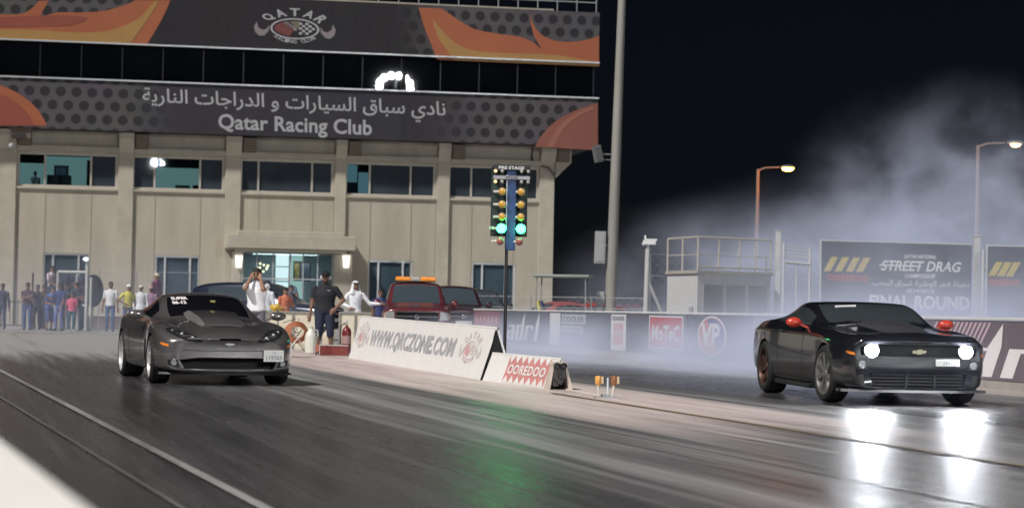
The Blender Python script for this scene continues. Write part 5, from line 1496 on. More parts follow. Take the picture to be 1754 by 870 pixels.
# pale posts and the ladder gate
def pale_post(px, py, Y, r, label):
    p = XY(px, Y); zt = HZ(px, py, Y)
    o = thing('post', label, 'post', (p.x, p.y, 0))
    mb = MB(); mb.box((0, 0, zt / 2), (r * 2, r * 2, zt)); mb.box((0, 0, .03), (r * 4, r * 4, .06)); mb.build('post_shaft', M_WPOST, o, smooth=0, bevel=.01)
    mb = MB(); mb.box((0, 0, zt + .02), (r * 2.5, r * 2.5, .04)); mb.build('post_cap', M_WPOST, o, smooth=0, bevel=.008)
    return o
pale_post(1330, 396, 68, .085, 'thick pale post at the right end of the railed platform')
pale_post(1671, 405, 66, .095, 'thick pale post in front of the far right street lamp')
def ladder_gate(px0, px1, py0, py1, Y, label):
    a, b = XY(px0, Y), XY(px1, Y + .3); o = thing('frame_gate', label, 'gate', (a.x, a.y, 0)); v = b - a
    zt = lambda py: HZ((px0 + px1) / 2, py, Y)
    mb = MB(); mb.tube((0, 0, 0), (0, 0, zt(py0)), .045); mb.tube(v, v + Vector((0, 0, zt(py1))), .045); mb.build('gate_posts', M_WPOST, o)
    mb = MB()
    for k in range(4): mb.tube(Vector((0, 0, zt(py0 + 6 + 6 * k))), v + Vector((0, 0, zt(py0 + 6 + 6 * k) - .05)), .018, n=6)
    mb.build('gate_rails', M_WPOST, o)
    mb = MB(); mb.tube(Vector((0, 0, zt(py0 + 33))), v + Vector((0, 0, zt(py0 + 36))), .05); mb.tube(v * .5, v * .5 + Vector((0, 0, zt(py0 + 35))), .025); mb.build('gate_bar', M_WPOST, o)
ladder_gate(1340, 1385, 416, 424, 67, 'pale ladder shaped frame between the railed platform and the round banner')
ladder_gate(1682, 1696, 428, 432, 65, 'narrow pale frame beside the thick post on the right')

# hoardings
def hoarding(px0, px1, pyT0, pyT1, Y, label, right_cut=None):
    a, b = XY(px0, Y), XY(px1, Y + 1.2); v = b - a; L = v.length; ang = math.atan2(v.y, v.x)
    o = thing('event_banner', label, 'banner', (a.x, a.y, 0), ang)
    zt = HZ((px0 + px1) / 2, (pyT0 + pyT1) / 2, Y)
    mb = MB(); mb.box((L / 2, 0, (zt + .3) / 2), (L, .03, zt - .3)); mb.build('printed_sheet', mat('hoarding_slate', (.10, .11, .14), .6, var=.15, vscale=1), o, smooth=0)
    mb = MB()
    for x in (0, L): mb.tube((x, .06, 0), (x, .06, zt + .06), .035)
    mb.tube((0, .06, zt + .02), (L, .06, zt + .02), .028); mb.build('banner_frame', M_WPOST, o)
    def B(u, v_): return Vector((L * u, -.02, .3 + (zt - .3) * v_))
    return o, B, L, zt
HB, B, L, zt = hoarding(1405, 1662, 411, 420, 67.5, 'large slate event banner reading final round behind the black coupe')
def stripes(HB, B, us):
    mb = MB()
    for u in us: mb.sheet([B(u, .70), B(u + .045, .70), B(u + .095, .845), B(u + .05, .845)])
    mb.build('yellow_stripes', mat('hazard_yellow', (.62, .50, .16), .6, var=.15), HB, smooth=0)
stripes(HB, B, (.012, .085, .158, .225))
M_HT = mat('hoarding_white', (.86, .86, .88), .6)

def HT(txt, u0, v0, u1, v1, m, name='lettering', **k):
    mb = MB(); put_text(mb, txt, [B(u0, v0), B(u1, v0), B(u1, v1), B(u0, v1)], **k); mb.build(name, m, HB, smooth=0)
HT('OOREDOO', .04, .605, .31, .67, mat('hoarding_red', (.60, .13, .10), .6), bold=.04, spacing=1.2)
HT('QATAR NATIONAL', .545, .845, .76, .89, M_HT, bold=.02)
HT('STREET DRAG', .39, .72, .93, .825, M_HT, bold=.02, shear=.25)
HT('CHAMPIONSHIP', .55, .65, .755, .695, M_HT, bold=.02)
HT(arabic('بطولة قطر الوطنية'), .62, .555, .985, .63, M_HT, bold=.01)
HT(arabic('لسباق السحب'), .335, .555, .595, .63, M_HT, bold=.01)
HT('2014/2015', .56, .50, .75, .54, M_HT, bold=.02)
HT('FINAL ROUND', .315, .335, .99, .475, M_HT, bold=.035)
mb = MB(); mb.sheet([B(.38, .768) + Vector((0, -.004, 0)), B(.66, .764) + Vector((0, -.004, 0)), B(.66, .777) + Vector((0, -.004, 0)), B(.38, .783) + Vector((0, -.004, 0))]); mb.build('slash_print', M_HT, HB, smooth=0)
HB2, B, L2_, zt2 = hoarding(1690, 1960, 421, 428, 65, 'slate event banner with yellow stripes cut off at the right edge')
stripes(HB2, B, (.0, .055, .11)); HB = HB2
HT('OOREDOO', .01, .60, .20, .67, mat('hoarding_red'), bold=.04, spacing=1.2)
mb = MB(); mb.sheet([B(.30 + .05 * math.cos(t), .46 + .11 * math.sin(t)) for t in np.linspace(0, 2 * PI, 24)[:-1]]); mb.build('red_disc', mat('hoarding_red'), HB2, smooth=0)

# wire fence behind the wall
def wire_fence(pxs, Y0, Y1, pyt, label, rows=5, mesh=True):
    n = len(pxs); P = [XY(x, Y0 + (Y1 - Y0) * i / (n - 1)) for i, x in enumerate(pxs)]
    zt = HZ(pxs[0], pyt, Y0)
    o = thing('wire_fence', label, 'fence', (P[0].x, P[0].y, 0))
    for q in P:
        mb = MB(); c = q - P[0]; mb.tube(c, c + Vector((0, 0, zt)), .022, n=8); mb.build('fence_post', M_STEEL, o)
    mb = MB()
    for k in range(rows):
        z = .15 + (zt - .18) * k / (rows - 1)
        mb.path([q - P[0] + Vector((0, 0, z)) for q in P], .008, 5)
    mb.build('fence_wires', M_STEEL, o)
    if mesh:
        mb = MB()
        for i in range(n - 1):
            a, b = P[i] - P[0], P[i + 1] - P[0]; Lg = (b - a).length; st = .30; k = int(Lg / st)
            for j in range(-int(zt / st), k + 1):
                for sg in (1, -1):
                    t0, t1 = j * st, j * st + zt
                    z0, z1 = .12, zt
                    if t0 < 0: z0 += -t0; t0 = 0
                    if t1 > Lg: z1 -= t1 - Lg; t1 = Lg
                    if t1 - t0 < .05: continue
                    u0, u1 = (t0 / Lg, t1 / Lg) if sg > 0 else (1 - t0 / Lg, 1 - t1 / Lg)
                    mb.tube(a + (b - a) * u0 + Vector((0, 0, z0)), a + (b - a) * u1 + Vector((0, 0, min(z1, zt))), .0028, n=3, caps=False)
        w = mb.build('fence_mesh', M_STEEL, o); w['kind'] = 'stuff'
    return o
wire_fence([815, 908, 1012, 1108], 69, 66, 505, 'low wire fence with thin steel posts behind the slate boards')
wire_fence([1112, 1215, 1310, 1405], 72, 71, 434, 'tall thin wire fence behind the camera post and platform')

# floodlight mast that shows as the reflection in the dark upper glass (stands behind the camera)
d = ray(676, 142); nrm = Vector((math.sin(FTH), -math.cos(FTH), 0)); hit = O_ + d * ((Vector((0, FY0, 0)) - O_).dot(nrm) / d.dot(nrm))
rf = (d - 2 * d.dot(nrm) * nrm); tt = (hit.y + 38) / -rf.y; fp = hit + rf * tt
def flood_mast(fp, label, strength, wide=2.3, tall=1.5, n=9):
    FM = thing('floodlight_mast', label, 'floodlight', (fp.x, fp.y, 0))
    mb = MB(); mb.tube((0, 0, 0), (0, 0, fp.z + .6), .32, .16, 16); mb.build('mast_pole', M_STEEL, FM)
    fl = emat('floodlight_glow_%d' % strength, (.93, .97, 1.0), strength)
    aim = (Vector((0, 30, 0)) - Vector((fp.x, fp.y, fp.z))).normalized()
    for i in range(n):
        t = R(-10 + 200 / (n - 1) * i); px_, pz_ = wide * math.cos(t), tall * math.sin(t)
        e = empty('floodlight_head', (px_, 0, fp.z + pz_ - .4), 0, FM); e.rotation_euler = aim.to_track_quat('Z', 'Y').to_euler()
        mb = MB(); mb.lathe([(.12, -.3), (.2, -.2), (.36, .0), (.37, .02)], 20); mb.build('lamp_housing', mat('housing_grey'), e)
        mb = MB(); mb.lathe([(.34, .03), (0, .04)], 20); mb.build('lamp_lens', fl, e)
    mb = MB(); mb.path([Vector((wide * .96 * math.cos(R(-10 + 10 * i)), .25, fp.z - .4 + tall * .95 * math.sin(R(-10 + 10 * i)))) for i in range(21)], .05, 6); mb.tube((0, .1, fp.z - .4), (0, .25, fp.z + 1.0), .06); mb.build('lamp_ring', M_STEEL, FM)
flood_mast(fp, 'floodlight mast behind the camera that shows in the dark upper glass', 3000, 1.9, 1.2, 8)
d = ray(272, 272); hit = O_ + d * ((Vector((0, FY0, 0)) - O_).dot(nrm) / d.dot(nrm)); rf = (d - 2 * d.dot(nrm) * nrm); tt = (hit.y + 42) / -rf.y
flood_mast(hit + rf * tt, 'lower floodlight mast behind the camera that glints in the first floor windows', 1300, .3, .2, 3)
# ================================================================== PEOPLE
M_SKIN = mat('skin_tan', (.30, .165, .105), .6, var=.08, vscale=18)
M_SKIND = mat('skin_brown', (.22, .12, .08), .6, var=.08, vscale=18)
M_HAIR = mat('hair_black', (.010, .009, .008), .65, bump=.5, bscale=120)
M_EYE = mat('eye_dark', (.02, .015, .012), .3)
M_LIP = mat('lip', (.22, .09, .075), .6)
M_SHOE_D = mat('shoe_dark', (.02, .02, .022), .6); M_SHOE_W = mat('shoe_white', (.55, .55, .54), .6)

def two_bone(a, t, l1, l2, pole):
    d = t - a; L = min(d.length, (l1 + l2) * .995); d.normalize()
    x = (l1 * l1 - l2 * l2 + L * L) / (2 * L); h = math.sqrt(max(l1 * l1 - x * x, 0))
    p = pole - d * pole.dot(d); p.normalize()
    return a + d * x + p * h, a + d * L

def person(label, loc, H=1.74, rz=0.0, shirt=None, legs=None, sleeve='short', lower='trousers', head='hair', skin=None, hands=None, feet=None, lean=0.0, girth=1.0,
           voxel=.013, shoes=None, hip_z=None, cap=None, group=None, turn=0.0, nod=0.0, beard=False, extra=None):
    """a figure facing -y; hands/feet: targets in body heights relative to the ground point, lean: forward lean of the trunk"""
    skin = skin or M_SKIN; shoes = shoes or M_SHOE_D
    root = tag(empty('person', loc, rz), label, 'person', group)
    V = lambda x, y, z: Vector((x, y, z)) * H
    hz = hip_z if hip_z is not None else .525
    dz = hz - .525
    mats = []; src = []
    def mi(m):
        if m not in mats: mats.append(m)
        return mats.index(m)
    mb = MB()
    def cap_(p, q, r1, r2, m, n=12):
        p, q = Vector(p), Vector(q); L = (q - p).length; k = max(2, int(L / (.02 * H)) + 1)
        mb.path([p + (q - p) * i / k for i in range(k + 1)], [r1 + (r2 - r1) * i / k for i in range(k + 1)], n, mi(m))
        mb.ball(p, r1, 10, mi(m)); mb.ball(q, r2, 10, mi(m))
    def UP(v):      # trunk lean about the hips
        c, s = math.cos(lean), math.sin(lean); w = v - V(0, 0, hz)
        return Vector((w.x, w.y * c - w.z * s, w.y * s + w.z * c)) + V(0, 0, hz)
    g = girth
    rings = [(.475, .088, .062), (.50, .097 * g, .068 * g), (.54, .098 * g, .070 * g), (.58, .090 * g, .066 * g), (.62, .086 * g, .064 * g), (.67, .092 * g, .066 * g), (.72, .100 * g, .068 * g), (.765, .107 * (.45 + .55 * g), .066 * (.5 + .5 * g)), (.80, .102 * (.6 + .4 * g), .056), (.825, .080, .048), (.845, .042, .040), (.87, .034, .036), (.895, .033, .036)]
    n = 20; vs = []; fs = []; ms = []
    fine = []
    for i in range(len(rings) - 1):
        a, b = rings[i], rings[i + 1]
        for k in range(2): fine.append(tuple(a[c] + (b[c] - a[c]) * k / 2 for c in range(3)))
    fine.append(rings[-1])
    for (z, rx, ry) in fine:
        for k in range(n):
            t = 2 * PI * k / n
            vs.append(UP(V(rx * math.cos(t), ry * math.sin(t), z + dz)))
    for j in range(len(fine) - 1):
        z = fine[j][0]
        m = mi(skin) if z > .845 else mi(shirt) if (z > .515 or lower == 'thobe') else mi(legs)
        for k in range(n): fs.append((j * n + k, j * n + (k + 1) % n, (j + 1) * n + (k + 1) % n, (j + 1) * n + k)); ms.append(m)
    fs += [tuple(range(n - 1, -1, -1)), tuple(range((len(fine) - 1) * n, len(fine) * n))]; ms += [mi(legs), mi(skin)]
    o = len(mb.v); mb.v += [tuple(v) for v in vs]; mb.f += [tuple(i + o for i in f) for f in fs]; mb.m += ms
    # head
    hc = UP(V(0, -.008, .932 + dz)); RT = Matrix.Rotation(turn, 3, 'Z') @ Matrix.Rotation(nod, 3, 'X')
    hp = lambda x, y, z: hc + RT @ V(x, y, z)
    def hb(c, r, m, k=12):
        T = Matrix.Translation(hp(*c)) @ RT.to_4x4(); mb.ball((0, 0, 0), [q * H for q in r], k, mi(m), T)
    hb((0, .006, .012), (.044, .053, .052), skin, 18); hb((0, -.010, -.022), (.037, .040, .042), skin, 16); hb((0, -.028, -.045), (.022, .020, .018), skin)
    hb((0, -.052, -.010), (.0085, .012, .013), skin, 8); hb((0, -.047, .004), (.006, .008, .016), skin, 8)
    for s in (-1, 1):
        hb((s * .0455, .006, -.005), (.006, .012, .018), skin, 8)
        hb((s * .0175, -.0445, .003), (.0068, .0050, .0045), M_EYE, 8); hb((s * .0175, -.0455, .014), (.011, .005, .003), M_HAIR, 8)
    hb((0, -.0465, -.034), (.013, .006, .004), M_LIP, 8)
    if beard: hb((0, -.030, -.050), (.034, .022, .020), M_HAIR, 12); hb((0, -.0485, -.025), (.018, .005, .004), M_HAIR, 8)
    # arms
    ag = math.sqrt(g)
    hands = hands or ((-.155, -.02, .44), (.155, -.02, .44))
    for s, tg in zip((-1, 1), hands):
        pole = Vector((s * .28, .9, -.25))
        if len(tg) > 3: pole = Vector(tg[3])
        sh = UP(V(s * .108 * (.62 + .38 * g), 0, .795 + dz)); wr_t = V(*tg[:3])
        el, wr = two_bone(sh, wr_t, .172 * H, .150 * H, pole)
        mid = sh + (el - sh) * .68
        cap_(sh, el, .029 * ag * H, .025 * ag * H, shirt if sleeve == 'long' else skin); cap_(el, wr, .0245 * ag * H, .0165 * H, shirt if sleeve == 'long' else skin)
        if sleeve == 'short': cap_(sh, mid, .035 * ag * H, .0315 * ag * H, shirt)
        else: cap_(sh, el, .035 * ag * H, .030 * ag * H, shirt); cap_(el, el + (wr - el) * .92, .031 * H, .024 * H, shirt)
        # hand: palm and five fingers, slightly curled
        d = (wr - el).normalized(); sd = d.cross(Vector((0, -1, 0)));
        if sd.length < .2: sd = d.cross(Vector((1, 0, 0)))
        sd.normalize(); up = sd.cross(d).normalized()
        if up.y > 0 and abs(d.z) > .5: pass
        pc = wr + d * .030 * H
        T = Matrix.Translation(pc) @ Matrix((sd, up, d)).transposed().to_4x4(); mb.ball((0, 0, 0), (.023 * H, .011 * H, .032 * H), 10, mi(skin), T)
        for q, (off, ln) in enumerate(((-.017, .040), (-.006, .047), (.006, .044), (.017, .035))):
            a = wr + d * .054 * H + sd * off * H; b = a + d * ln * .55 * H - up * .006 * H; c = b + d * ln * .38 * H - up * .014 * H
            cap_(a - d * .012 * H, b, .0062 * H, .0056 * H, skin, 6); cap_(b, c, .0056 * H, .0046 * H, skin, 6)
        th = wr + d * .018 * H - sd * .018 * H * s; cap_(th, th - sd * s * .018 * H + d * .026 * H - up * .008 * H, .0072 * H, .0056 * H, skin, 6)
    # legs
    feet = feet or ((-.060, 0, .045), (.060, -.01, .045))
    for s, ft in zip((-1, 1), feet):
        hp_ = V(s * .052, 0, hz); an_t = V(*ft[:3])
        pole = Vector((0, -1, 0)) if len(ft) < 4 else Vector(ft[3])
        kn, an = two_bone(hp_, an_t, .245 * H, .242 * H, pole)
        if lower == 'trousers':
            cap_(hp_, kn, .053 * g * H, .037 * H, legs); cap_(kn, an + Vector((0, 0, .01 * H)), .038 * H, .030 * H, legs)
        elif lower == 'shorts':
            cap_(hp_, kn - (kn - hp_) * .0, .060 * g * H, .050 * H, legs); cap_(kn, an, .034 * H, .021 * H, skin); cap_(kn, kn + (an - kn) * .22, .050 * H, .049 * H, legs)
        elif lower == 'thobe':
            cap_(hp_, kn, .055 * H, .04 * H, shirt); cap_(kn, an, .034 * H, .022 * H, skin)
        T = Matrix.Translation(an + V(0, -.028, -.022)); mb.ball((0, 0, 0), (.026 * H, .068 * H, .024 * H), 12, mi(shoes), T); cap_(an, an + V(0, 0, -.012), .022 * H, .024 * H, shoes if lower != 'shorts' else shoes)
        mb.v = [(x, y, max(z, 0.0)) if hip_z is None else (x, y, z) for x, y, z in mb.v]
    if lower == 'thobe':
        rows = [(.56, .100, .072), (.50, .104, .076), (.40, .106, .080), (.28, .110, .085), (.16, .114, .090), (.055, .118, .095)]
        k0 = len(mb.v); nn = 22; ff = []
        fine2 = []
        for i in range(len(rows) - 1):
            for k in range(4): fine2.append(tuple(rows[i][c] + (rows[i + 1][c] - rows[i][c]) * k / 4 for c in range(3)))
        fine2.append(rows[-1])
        for j, (z, rx, ry) in enumerate(fine2):
            for k in range(nn):
                t = 2 * PI * k / nn; w = 1 + .05 * math.sin(t * 5) * (j / len(fine2))
                mb.v.append(tuple(V(rx * w * math.cos(t), ry * w * math.sin(t), z)))
        for j in range(len(fine2) - 1):
            for k in range(nn): ff.append((k0 + j * nn + k, k0 + (j + 1) * nn + k, k0 + (j + 1) * nn + (k + 1) % nn, k0 + j * nn + (k + 1) % nn))
        ff += [tuple(k0 + k for k in range(nn)), tuple(k0 + (len(fine2) - 1) * nn + k for k in range(nn - 1, -1, -1))]
        mb.f += ff; mb.m += [mi(shirt)] * len(ff)
    # one skin over it all
    me = bpy.data.meshes.new('src'); me.from_pydata(mb.v, [], mb.f)
    bm = bmesh.new(); bm.from_mesh(me); bmesh.ops.recalc_face_normals(bm, faces=bm.faces); bm.to_mesh(me); bm.free()
    so = bpy.data.objects.new('src', me); COL.objects.link(so)
    r = so.modifiers.new('r', 'REMESH'); r.mode = 'VOXEL'; r.voxel_size = voxel; r.adaptivity = 0.0
    sm = so.modifiers.new('s', 'SMOOTH'); sm.iterations = 2; sm.factor = .4
    out = evaluated(so); dump(so)
    kd = KDTree(len(mb.f))
    for i, f in enumerate(mb.f):
        c = Vector((0, 0, 0))
        for k in f: c += Vector(mb.v[k])
        kd.insert(c / len(f), i)
    kd.balance()
    out.name = 'person_body'
    out.materials.clear()
    for m in mats: out.materials.append(m)
    for p in out.polygons:
        p.material_index = mb.m[kd.find(p.center)[1]]; p.use_smooth = True
    b = bpy.data.objects.new('body', out); COL.objects.link(b); b.parent = root
    # hair, caps, head cloths
    def shellcap(name, m, prof, yb=.004, T=None, sq=(1, 1.18)):
        q = MB(); q.lathe([(a * H, z * H) for a, z in prof], 24, 0); q.v = [(x * sq[0], y * sq[1], z) for x, y, z in q.v]
        TT = Matrix.Translation(hp(0, yb, 0)) @ RT.to_4x4(); q.v = [tuple(TT @ Vector(v)) for v in q.v]
        return q
    if head in ('hair', 'cap_over'):
        q = MB(); q.ball((0, 0, 0), (.0505 * H, .0585 * H, .055 * H), 24, 0)
        # keep hair off the face: pull the lower front back
        vv = []
        for x, y, z in q.v:
            if y < 0 and z < .010 * H: y = max(y, -.012 * H); z = max(z, -.012 * H)
            if z < -.030 * H: z = -.030 * H
            vv.append((x, y, z))
        q.v = vv; TT = Matrix.Translation(hp(0, .010, .019)) @ RT.to_4x4(); q.v = [tuple(TT @ Vector(v)) for v in q.v]
        q.build('hair', M_HAIR, root, smooth=60)
    if head == 'cap':
        q = shellcap('cap', cap, [(.050, .012), (.0505, .028), (.046, .050), (.030, .066), (0, .072)])
        q.build('cap', cap, root, smooth=50)
        q = MB(); q.prism([(-.036, -.045, 0), (-.030, -.078, -.002), (-.012, -.094, -.003), (.012, -.094, -.003), (.030, -.078, -.002), (.036, -.045, 0)], (0, 0, .006)); TT = Matrix.Translation(hp(0, .004, .020)) @ RT.to_4x4() @ Matrix.Scale(H, 4); q.v = [tuple(TT @ Vector(v)) for v in q.v]
        q.build('cap_peak', cap, root, smooth=30)
    if head == 'cap_back':
        shellcap('cap', cap, [(.050, .016), (.0505, .030), (.046, .050), (.030, .066), (0, .072)]).build('cap', cap, root, smooth=50)
    if head == 'skullcap':
        shellcap('cap', cap, [(.048, .022), (.049, .045), (.044, .056), (.02, .060), (0, .061)]).build('cap', cap, root, smooth=50)
    if head == 'scarf':
        q = MB(); k0 = 0; rows = [(.066, .012), (.050, .048), (.052, .060), (.060, .020), (.068, -.040), (.080, -.095), (.098, -.135)]; nn = 24
        for j, (rr, z) in enumerate([(.004, .073), (.034, .066), (.052, .045), (.057, .020), (.061, -.010), (.066, -.045), (.082, -.085), (.104, -.125)]):
            for k in range(nn):
                t = 2 * PI * (k + .5) / nn; front = max(0, -math.sin(t))
                x, y = rr * math.cos(t), rr * 1.12 * math.sin(t)
                if z < .030 and front > .55: y = -rr * 1.12 * .55 + .0; x = math.copysign(max(abs(x), rr * (.72 if z > -.05 else .5)), x)
                w = 1 + (.06 * math.sin(t * 7) if z < -.03 else 0)
                q.v.append((x * w, y * w + .012, z))
        ff = []
        for j in range(7):
            for k in range(nn):
                ff.append((j * nn + k, (j + 1) * nn + k, (j + 1) * nn + (k + 1) % nn, j * nn + (k + 1) % nn))
        # leave the face open
        keep = []
        for f in ff:
            c = np.mean([q.v[i] for i in f], axis=0)
            if c[1] < -.022 and c[2] < .035 and abs(c[0]) < .042: continue
            keep.append(f)
        q.f = keep + [tuple(range(nn))]; q.m = [0] * len(q.f)
        TT = Matrix.Translation(hp(0, 0, 0)) @ RT.to_4x4() @ Matrix.Scale(H, 4); q.v = [tuple(TT @ Vector(v)) for v in q.v]
        o = q.build('head_cloth', cap, root, smooth=60)
        sd = o.modifiers.new('t', 'SOLIDIFY'); sd.thickness = .008
        q = MB(); q.path([hp(.0545 * math.cos(t), .012 + .062 * math.sin(t), .036) for t in np.linspace(0, 2 * PI, 25)], .006 * H, 6); q.build('head_rope', M_HAIR, root)
    if extra: extra(root, H, hp)
    return root

W_ = lambda r, g_, b: cm(r, g_, b)
BLK = cm(34, 35, 42); NAVY = cm(38, 44, 66); JEAN = cm(62, 84, 128); DJEAN = cm(48, 58, 84); WHT = cm(222, 222, 226); GRY = cm(110, 110, 116)
def at(px, Y): return tuple(XY(px, Y))

# the starter in black, arms at his side / on the hip
def ear_muffs(root, H, hp):
    for s in (-1, 1):
        q = MB(); q.ball(hp(s * .052, .006, -.002), (.016 * H, .024 * H, .030 * H), 12); q.build('ear_defender', mat('ear_cup_white', (.6, .6, .6), .4), root)
    q = MB(); q.path([hp(.054 * math.cos(t), .006, .012 + .066 * math.sin(t)) for t in np.linspace(0, PI, 17)], .006 * H, 6); q.build('head_band', M_BLACKP, root)
    q = MB(); a = hp(0, 0, -.20); q.prism([(.030 * H, -.076 * H, .772 * H), (.060 * H, -.073 * H, .772 * H), (.060 * H, -.073 * H, .776 * H), (.030 * H, -.076 * H, .776 * H)], (0, -.004, 0)); q.build('chest_print', mat('sticker_white'), root, smooth=0)
person('large man in black shirt, shorts and cap, hand on hip, standing behind the red box', at(555, 49.0), 1.89, R(4), BLK, NAVY, 'short', 'shorts', 'cap', M_SKIND,
       hands=((-.185, -.03, .445), (.135, -.055, .56, (1, .5, .0))), feet=((-.085, .0, .045), (.085, -.015, .045)), girth=1.38, voxel=.009, cap=cm(24, 24, 28), beard=True, extra=ear_muffs)
# man in white with both hands up at his face
person('man in white shirt raising both hands to his face, standing behind the grey sports car', at(437, 44.0), 1.86, R(-4), cm(235, 234, 238), GRY, 'short', 'trousers', 'hair', M_SKIN,
       hands=((-.055, -.085, .885, (-.45, -.25, -1)), (.06, -.085, .875, (.45, -.25, -1))), girth=1.18, voxel=.009, nod=R(8))
# white robe and head cloth, arm pointing right
person('man in white robe and white head cloth, arm stretched out towards the red truck', at(607, 57.5), 1.80, R(14), cm(232, 232, 238), WHT, 'long', 'thobe', 'scarf', M_SKIND,
       hands=((-.10, -.09, .60, (-1, .5, -.4)), (.36, -.06, .66, (0, .2, -1))), voxel=.010, cap=cm(238, 238, 240), turn=R(12))
# photographers behind him
person('man in grey raising a camera, standing just behind the orange shirt', at(497, 66), 1.74, R(20), cm(84, 92, 110), DJEAN, 'long', 'trousers', 'hair', M_SKIND, hands=((-.04, -.13, .86), (.06, -.13, .86)))
person('man in orange and grey shirt beside the dark pickup', at(487, 64), 1.66, R(35), cm(206, 120, 88), GRY, 'short', 'trousers', 'cap', M_SKIN, cap=BLK, hands=((-.10, -.12, .62), (.12, -.12, .66)))
person('person in pale shirt standing behind the man with raised hands', at(455, 60), 1.80, R(-30), cm(205, 208, 214), GRY, 'long', 'trousers', 'cap', M_SKIND, cap=cm(60, 60, 66))
person('person in a blue top beside the red truck, partly hidden by its mirror', at(650, 60.5), 1.62, R(20), cm(62, 72, 120), DJEAN, 'short', 'trousers', 'hair', M_SKIND)
# the crowd by the fence, left
cr = 'spectators by the fence on the left'
person('man in maroon shirt with folded arms and jeans at the left end of the crowd', at(46, 79), 1.78, R(6), cm(78, 56, 66), JEAN, 'short', 'trousers', 'hair', M_SKIND, hands=((.03, -.09, .70, (-1, .3, -.6)), (-.03, -.10, .68, (1, .3, -.6))), group=cr)
person('person in dark clothes holding up a pale phone beside the folded arms man', at(63, 80), 1.72, R(-8), cm(44, 44, 58), BLK, 'long', 'trousers', 'hair', M_SKIND, hands=((-.03, -.12, .76), (.05, -.12, .76)), group=cr)
person('man in light blue shirt with bare calves, bent forward', at(83, 78.5), 1.66, R(50), cm(100, 128, 196), cm(70, 80, 130), 'short', 'shorts', 'hair', M_SKIN, hands=((-.06, -.16, .60), (.10, -.18, .66)), lean=R(18), shoes=M_SHOE_D, group=cr)
person('man in dark blue shirt and faded jeans pointing to the left', at(101, 78), 1.78, R(-30), cm(52, 62, 110), cm(92, 108, 160), 'short', 'trousers', 'hair', M_SKIND, hands=((-.26, -.14, .72, (-.2, .3, -1)), (.12, -.10, .50)), feet=((-.07, -.03, .045), (.075, .03, .045)), group=cr)
person('child in a pink shirt and teal trousers, standing in front of the crowd', at(122, 77), 1.44, R(4), cm(206, 96, 124), cm(52, 92, 104), 'short', 'trousers', 'hair', M_SKIND, shoes=M_SHOE_W, group=cr)
person('man in black shirt with arms folded behind the child in pink', at(131, 79.5), 1.84, R(12), cm(40, 46, 60), cm(44, 66, 90), 'short', 'trousers', 'cap', M_SKIND, cap=BLK, hands=((.02, -.10, .68, (-1, .3, -.6)), (-.03, -.10, .66, (1, .3, -.6))), group=cr)
person('slim man in a dark teal top, between the pointing man and the child', at(112, 80.5), 1.80, R(0), cm(44, 60, 72), DJEAN, 'long', 'trousers', 'hair', M_SKIND, group=cr)
person('man in charcoal jacket half hidden behind the light blue shirt', at(74, 81.5), 1.70, R(14), cm(52, 52, 62), DJEAN, 'long', 'trousers', 'hair', M_SKIND, group=cr)
# three spectators sitting up on the barrier rail
def sitter(px, Y, z0, label, shirt, Hh=1.72, head='hair', **k):
    p = XY(px, Y); return person(label, (p.x, p.y, z0), Hh, R(k.pop('rz', 0)), shirt, DJEAN, 'short', 'trousers', head, M_SKIND, hip_z=.30, feet=((-.06, -.24, .07), (.06, -.23, .07)), hands=((-.09, -.16, .36), (.10, -.16, .36)), group=cr, **k)
zr_ = 1.05
sitter(86, 82.5, zr_ + .10, 'man in pale pink shirt perched above the crowd, seen in profile', cm(212, 190, 200), rz=60)
sitter(113, 83, zr_ + .02, 'dark haired spectator perched high behind the white rail, nearer the pink shirt', cm(52, 58, 76))
sitter(136, 83, zr_ + .02, 'dark haired spectator perched high behind the white rail, nearer the fence post', cm(64, 72, 92))
# walkers between crowd and car
person('man in white T-shirt and blue jeans standing apart, right of the fence post', at(188, 78.5), 1.86, R(4), cm(226, 226, 230), cm(68, 90, 128), 'short', 'trousers', 'hair', M_SKIND, shoes=cm(66, 84, 96))
person('man in yellow shirt and white cap leaning towards the car', at(218, 77.5), 1.78, R(26), cm(214, 204, 92), cm(86, 94, 120), 'short', 'trousers', 'cap', M_SKIND, cap=cm(228, 226, 226), hands=((-.10, -.10, .60, (-1, .4, .1)), (.12, -.10, .58)), feet=((-.08, .08, .045), (.07, -.05, .045)), lean=R(6))
person('man in white robe and white skullcap next to the yellow shirt', at(240, 78.5), 1.76, R(10), cm(222, 224, 230), WHT, 'long', 'thobe', 'skullcap', M_SKIND, cap=cm(226, 226, 222))
person('man in mauve checked shirt beside the white robe', at(257, 79.5), 1.74, R(-6), cm(150, 112, 140), WHT, 'short', 'trousers', 'cap_back', M_SKIND, cap=cm(190, 150, 150))
pz = XY(266, 80)
person('tall man in purple shirt and pale cap standing on the kerb block behind the others', (pz.x, pz.y, .40), 1.84, R(60), cm(122, 66, 98), GRY, 'short', 'trousers', 'cap', M_SKIND, cap=cm(208, 196, 176))
tag(MB().box((0, 0, .2), (.7, .7, .4)).build('kerb_block', M_CONC, None, (pz.x, pz.y, 0), R(8), smooth=0, bevel=.02), 'concrete block under the tall man in purple', 'block')
pl_ = XY(3, 80)
person('person in dark clothes cut by the left edge of the photo', tuple(pl_), 1.74, R(0), cm(60, 60, 78), DJEAN, 'long', 'trousers', 'hair', M_SKIND)
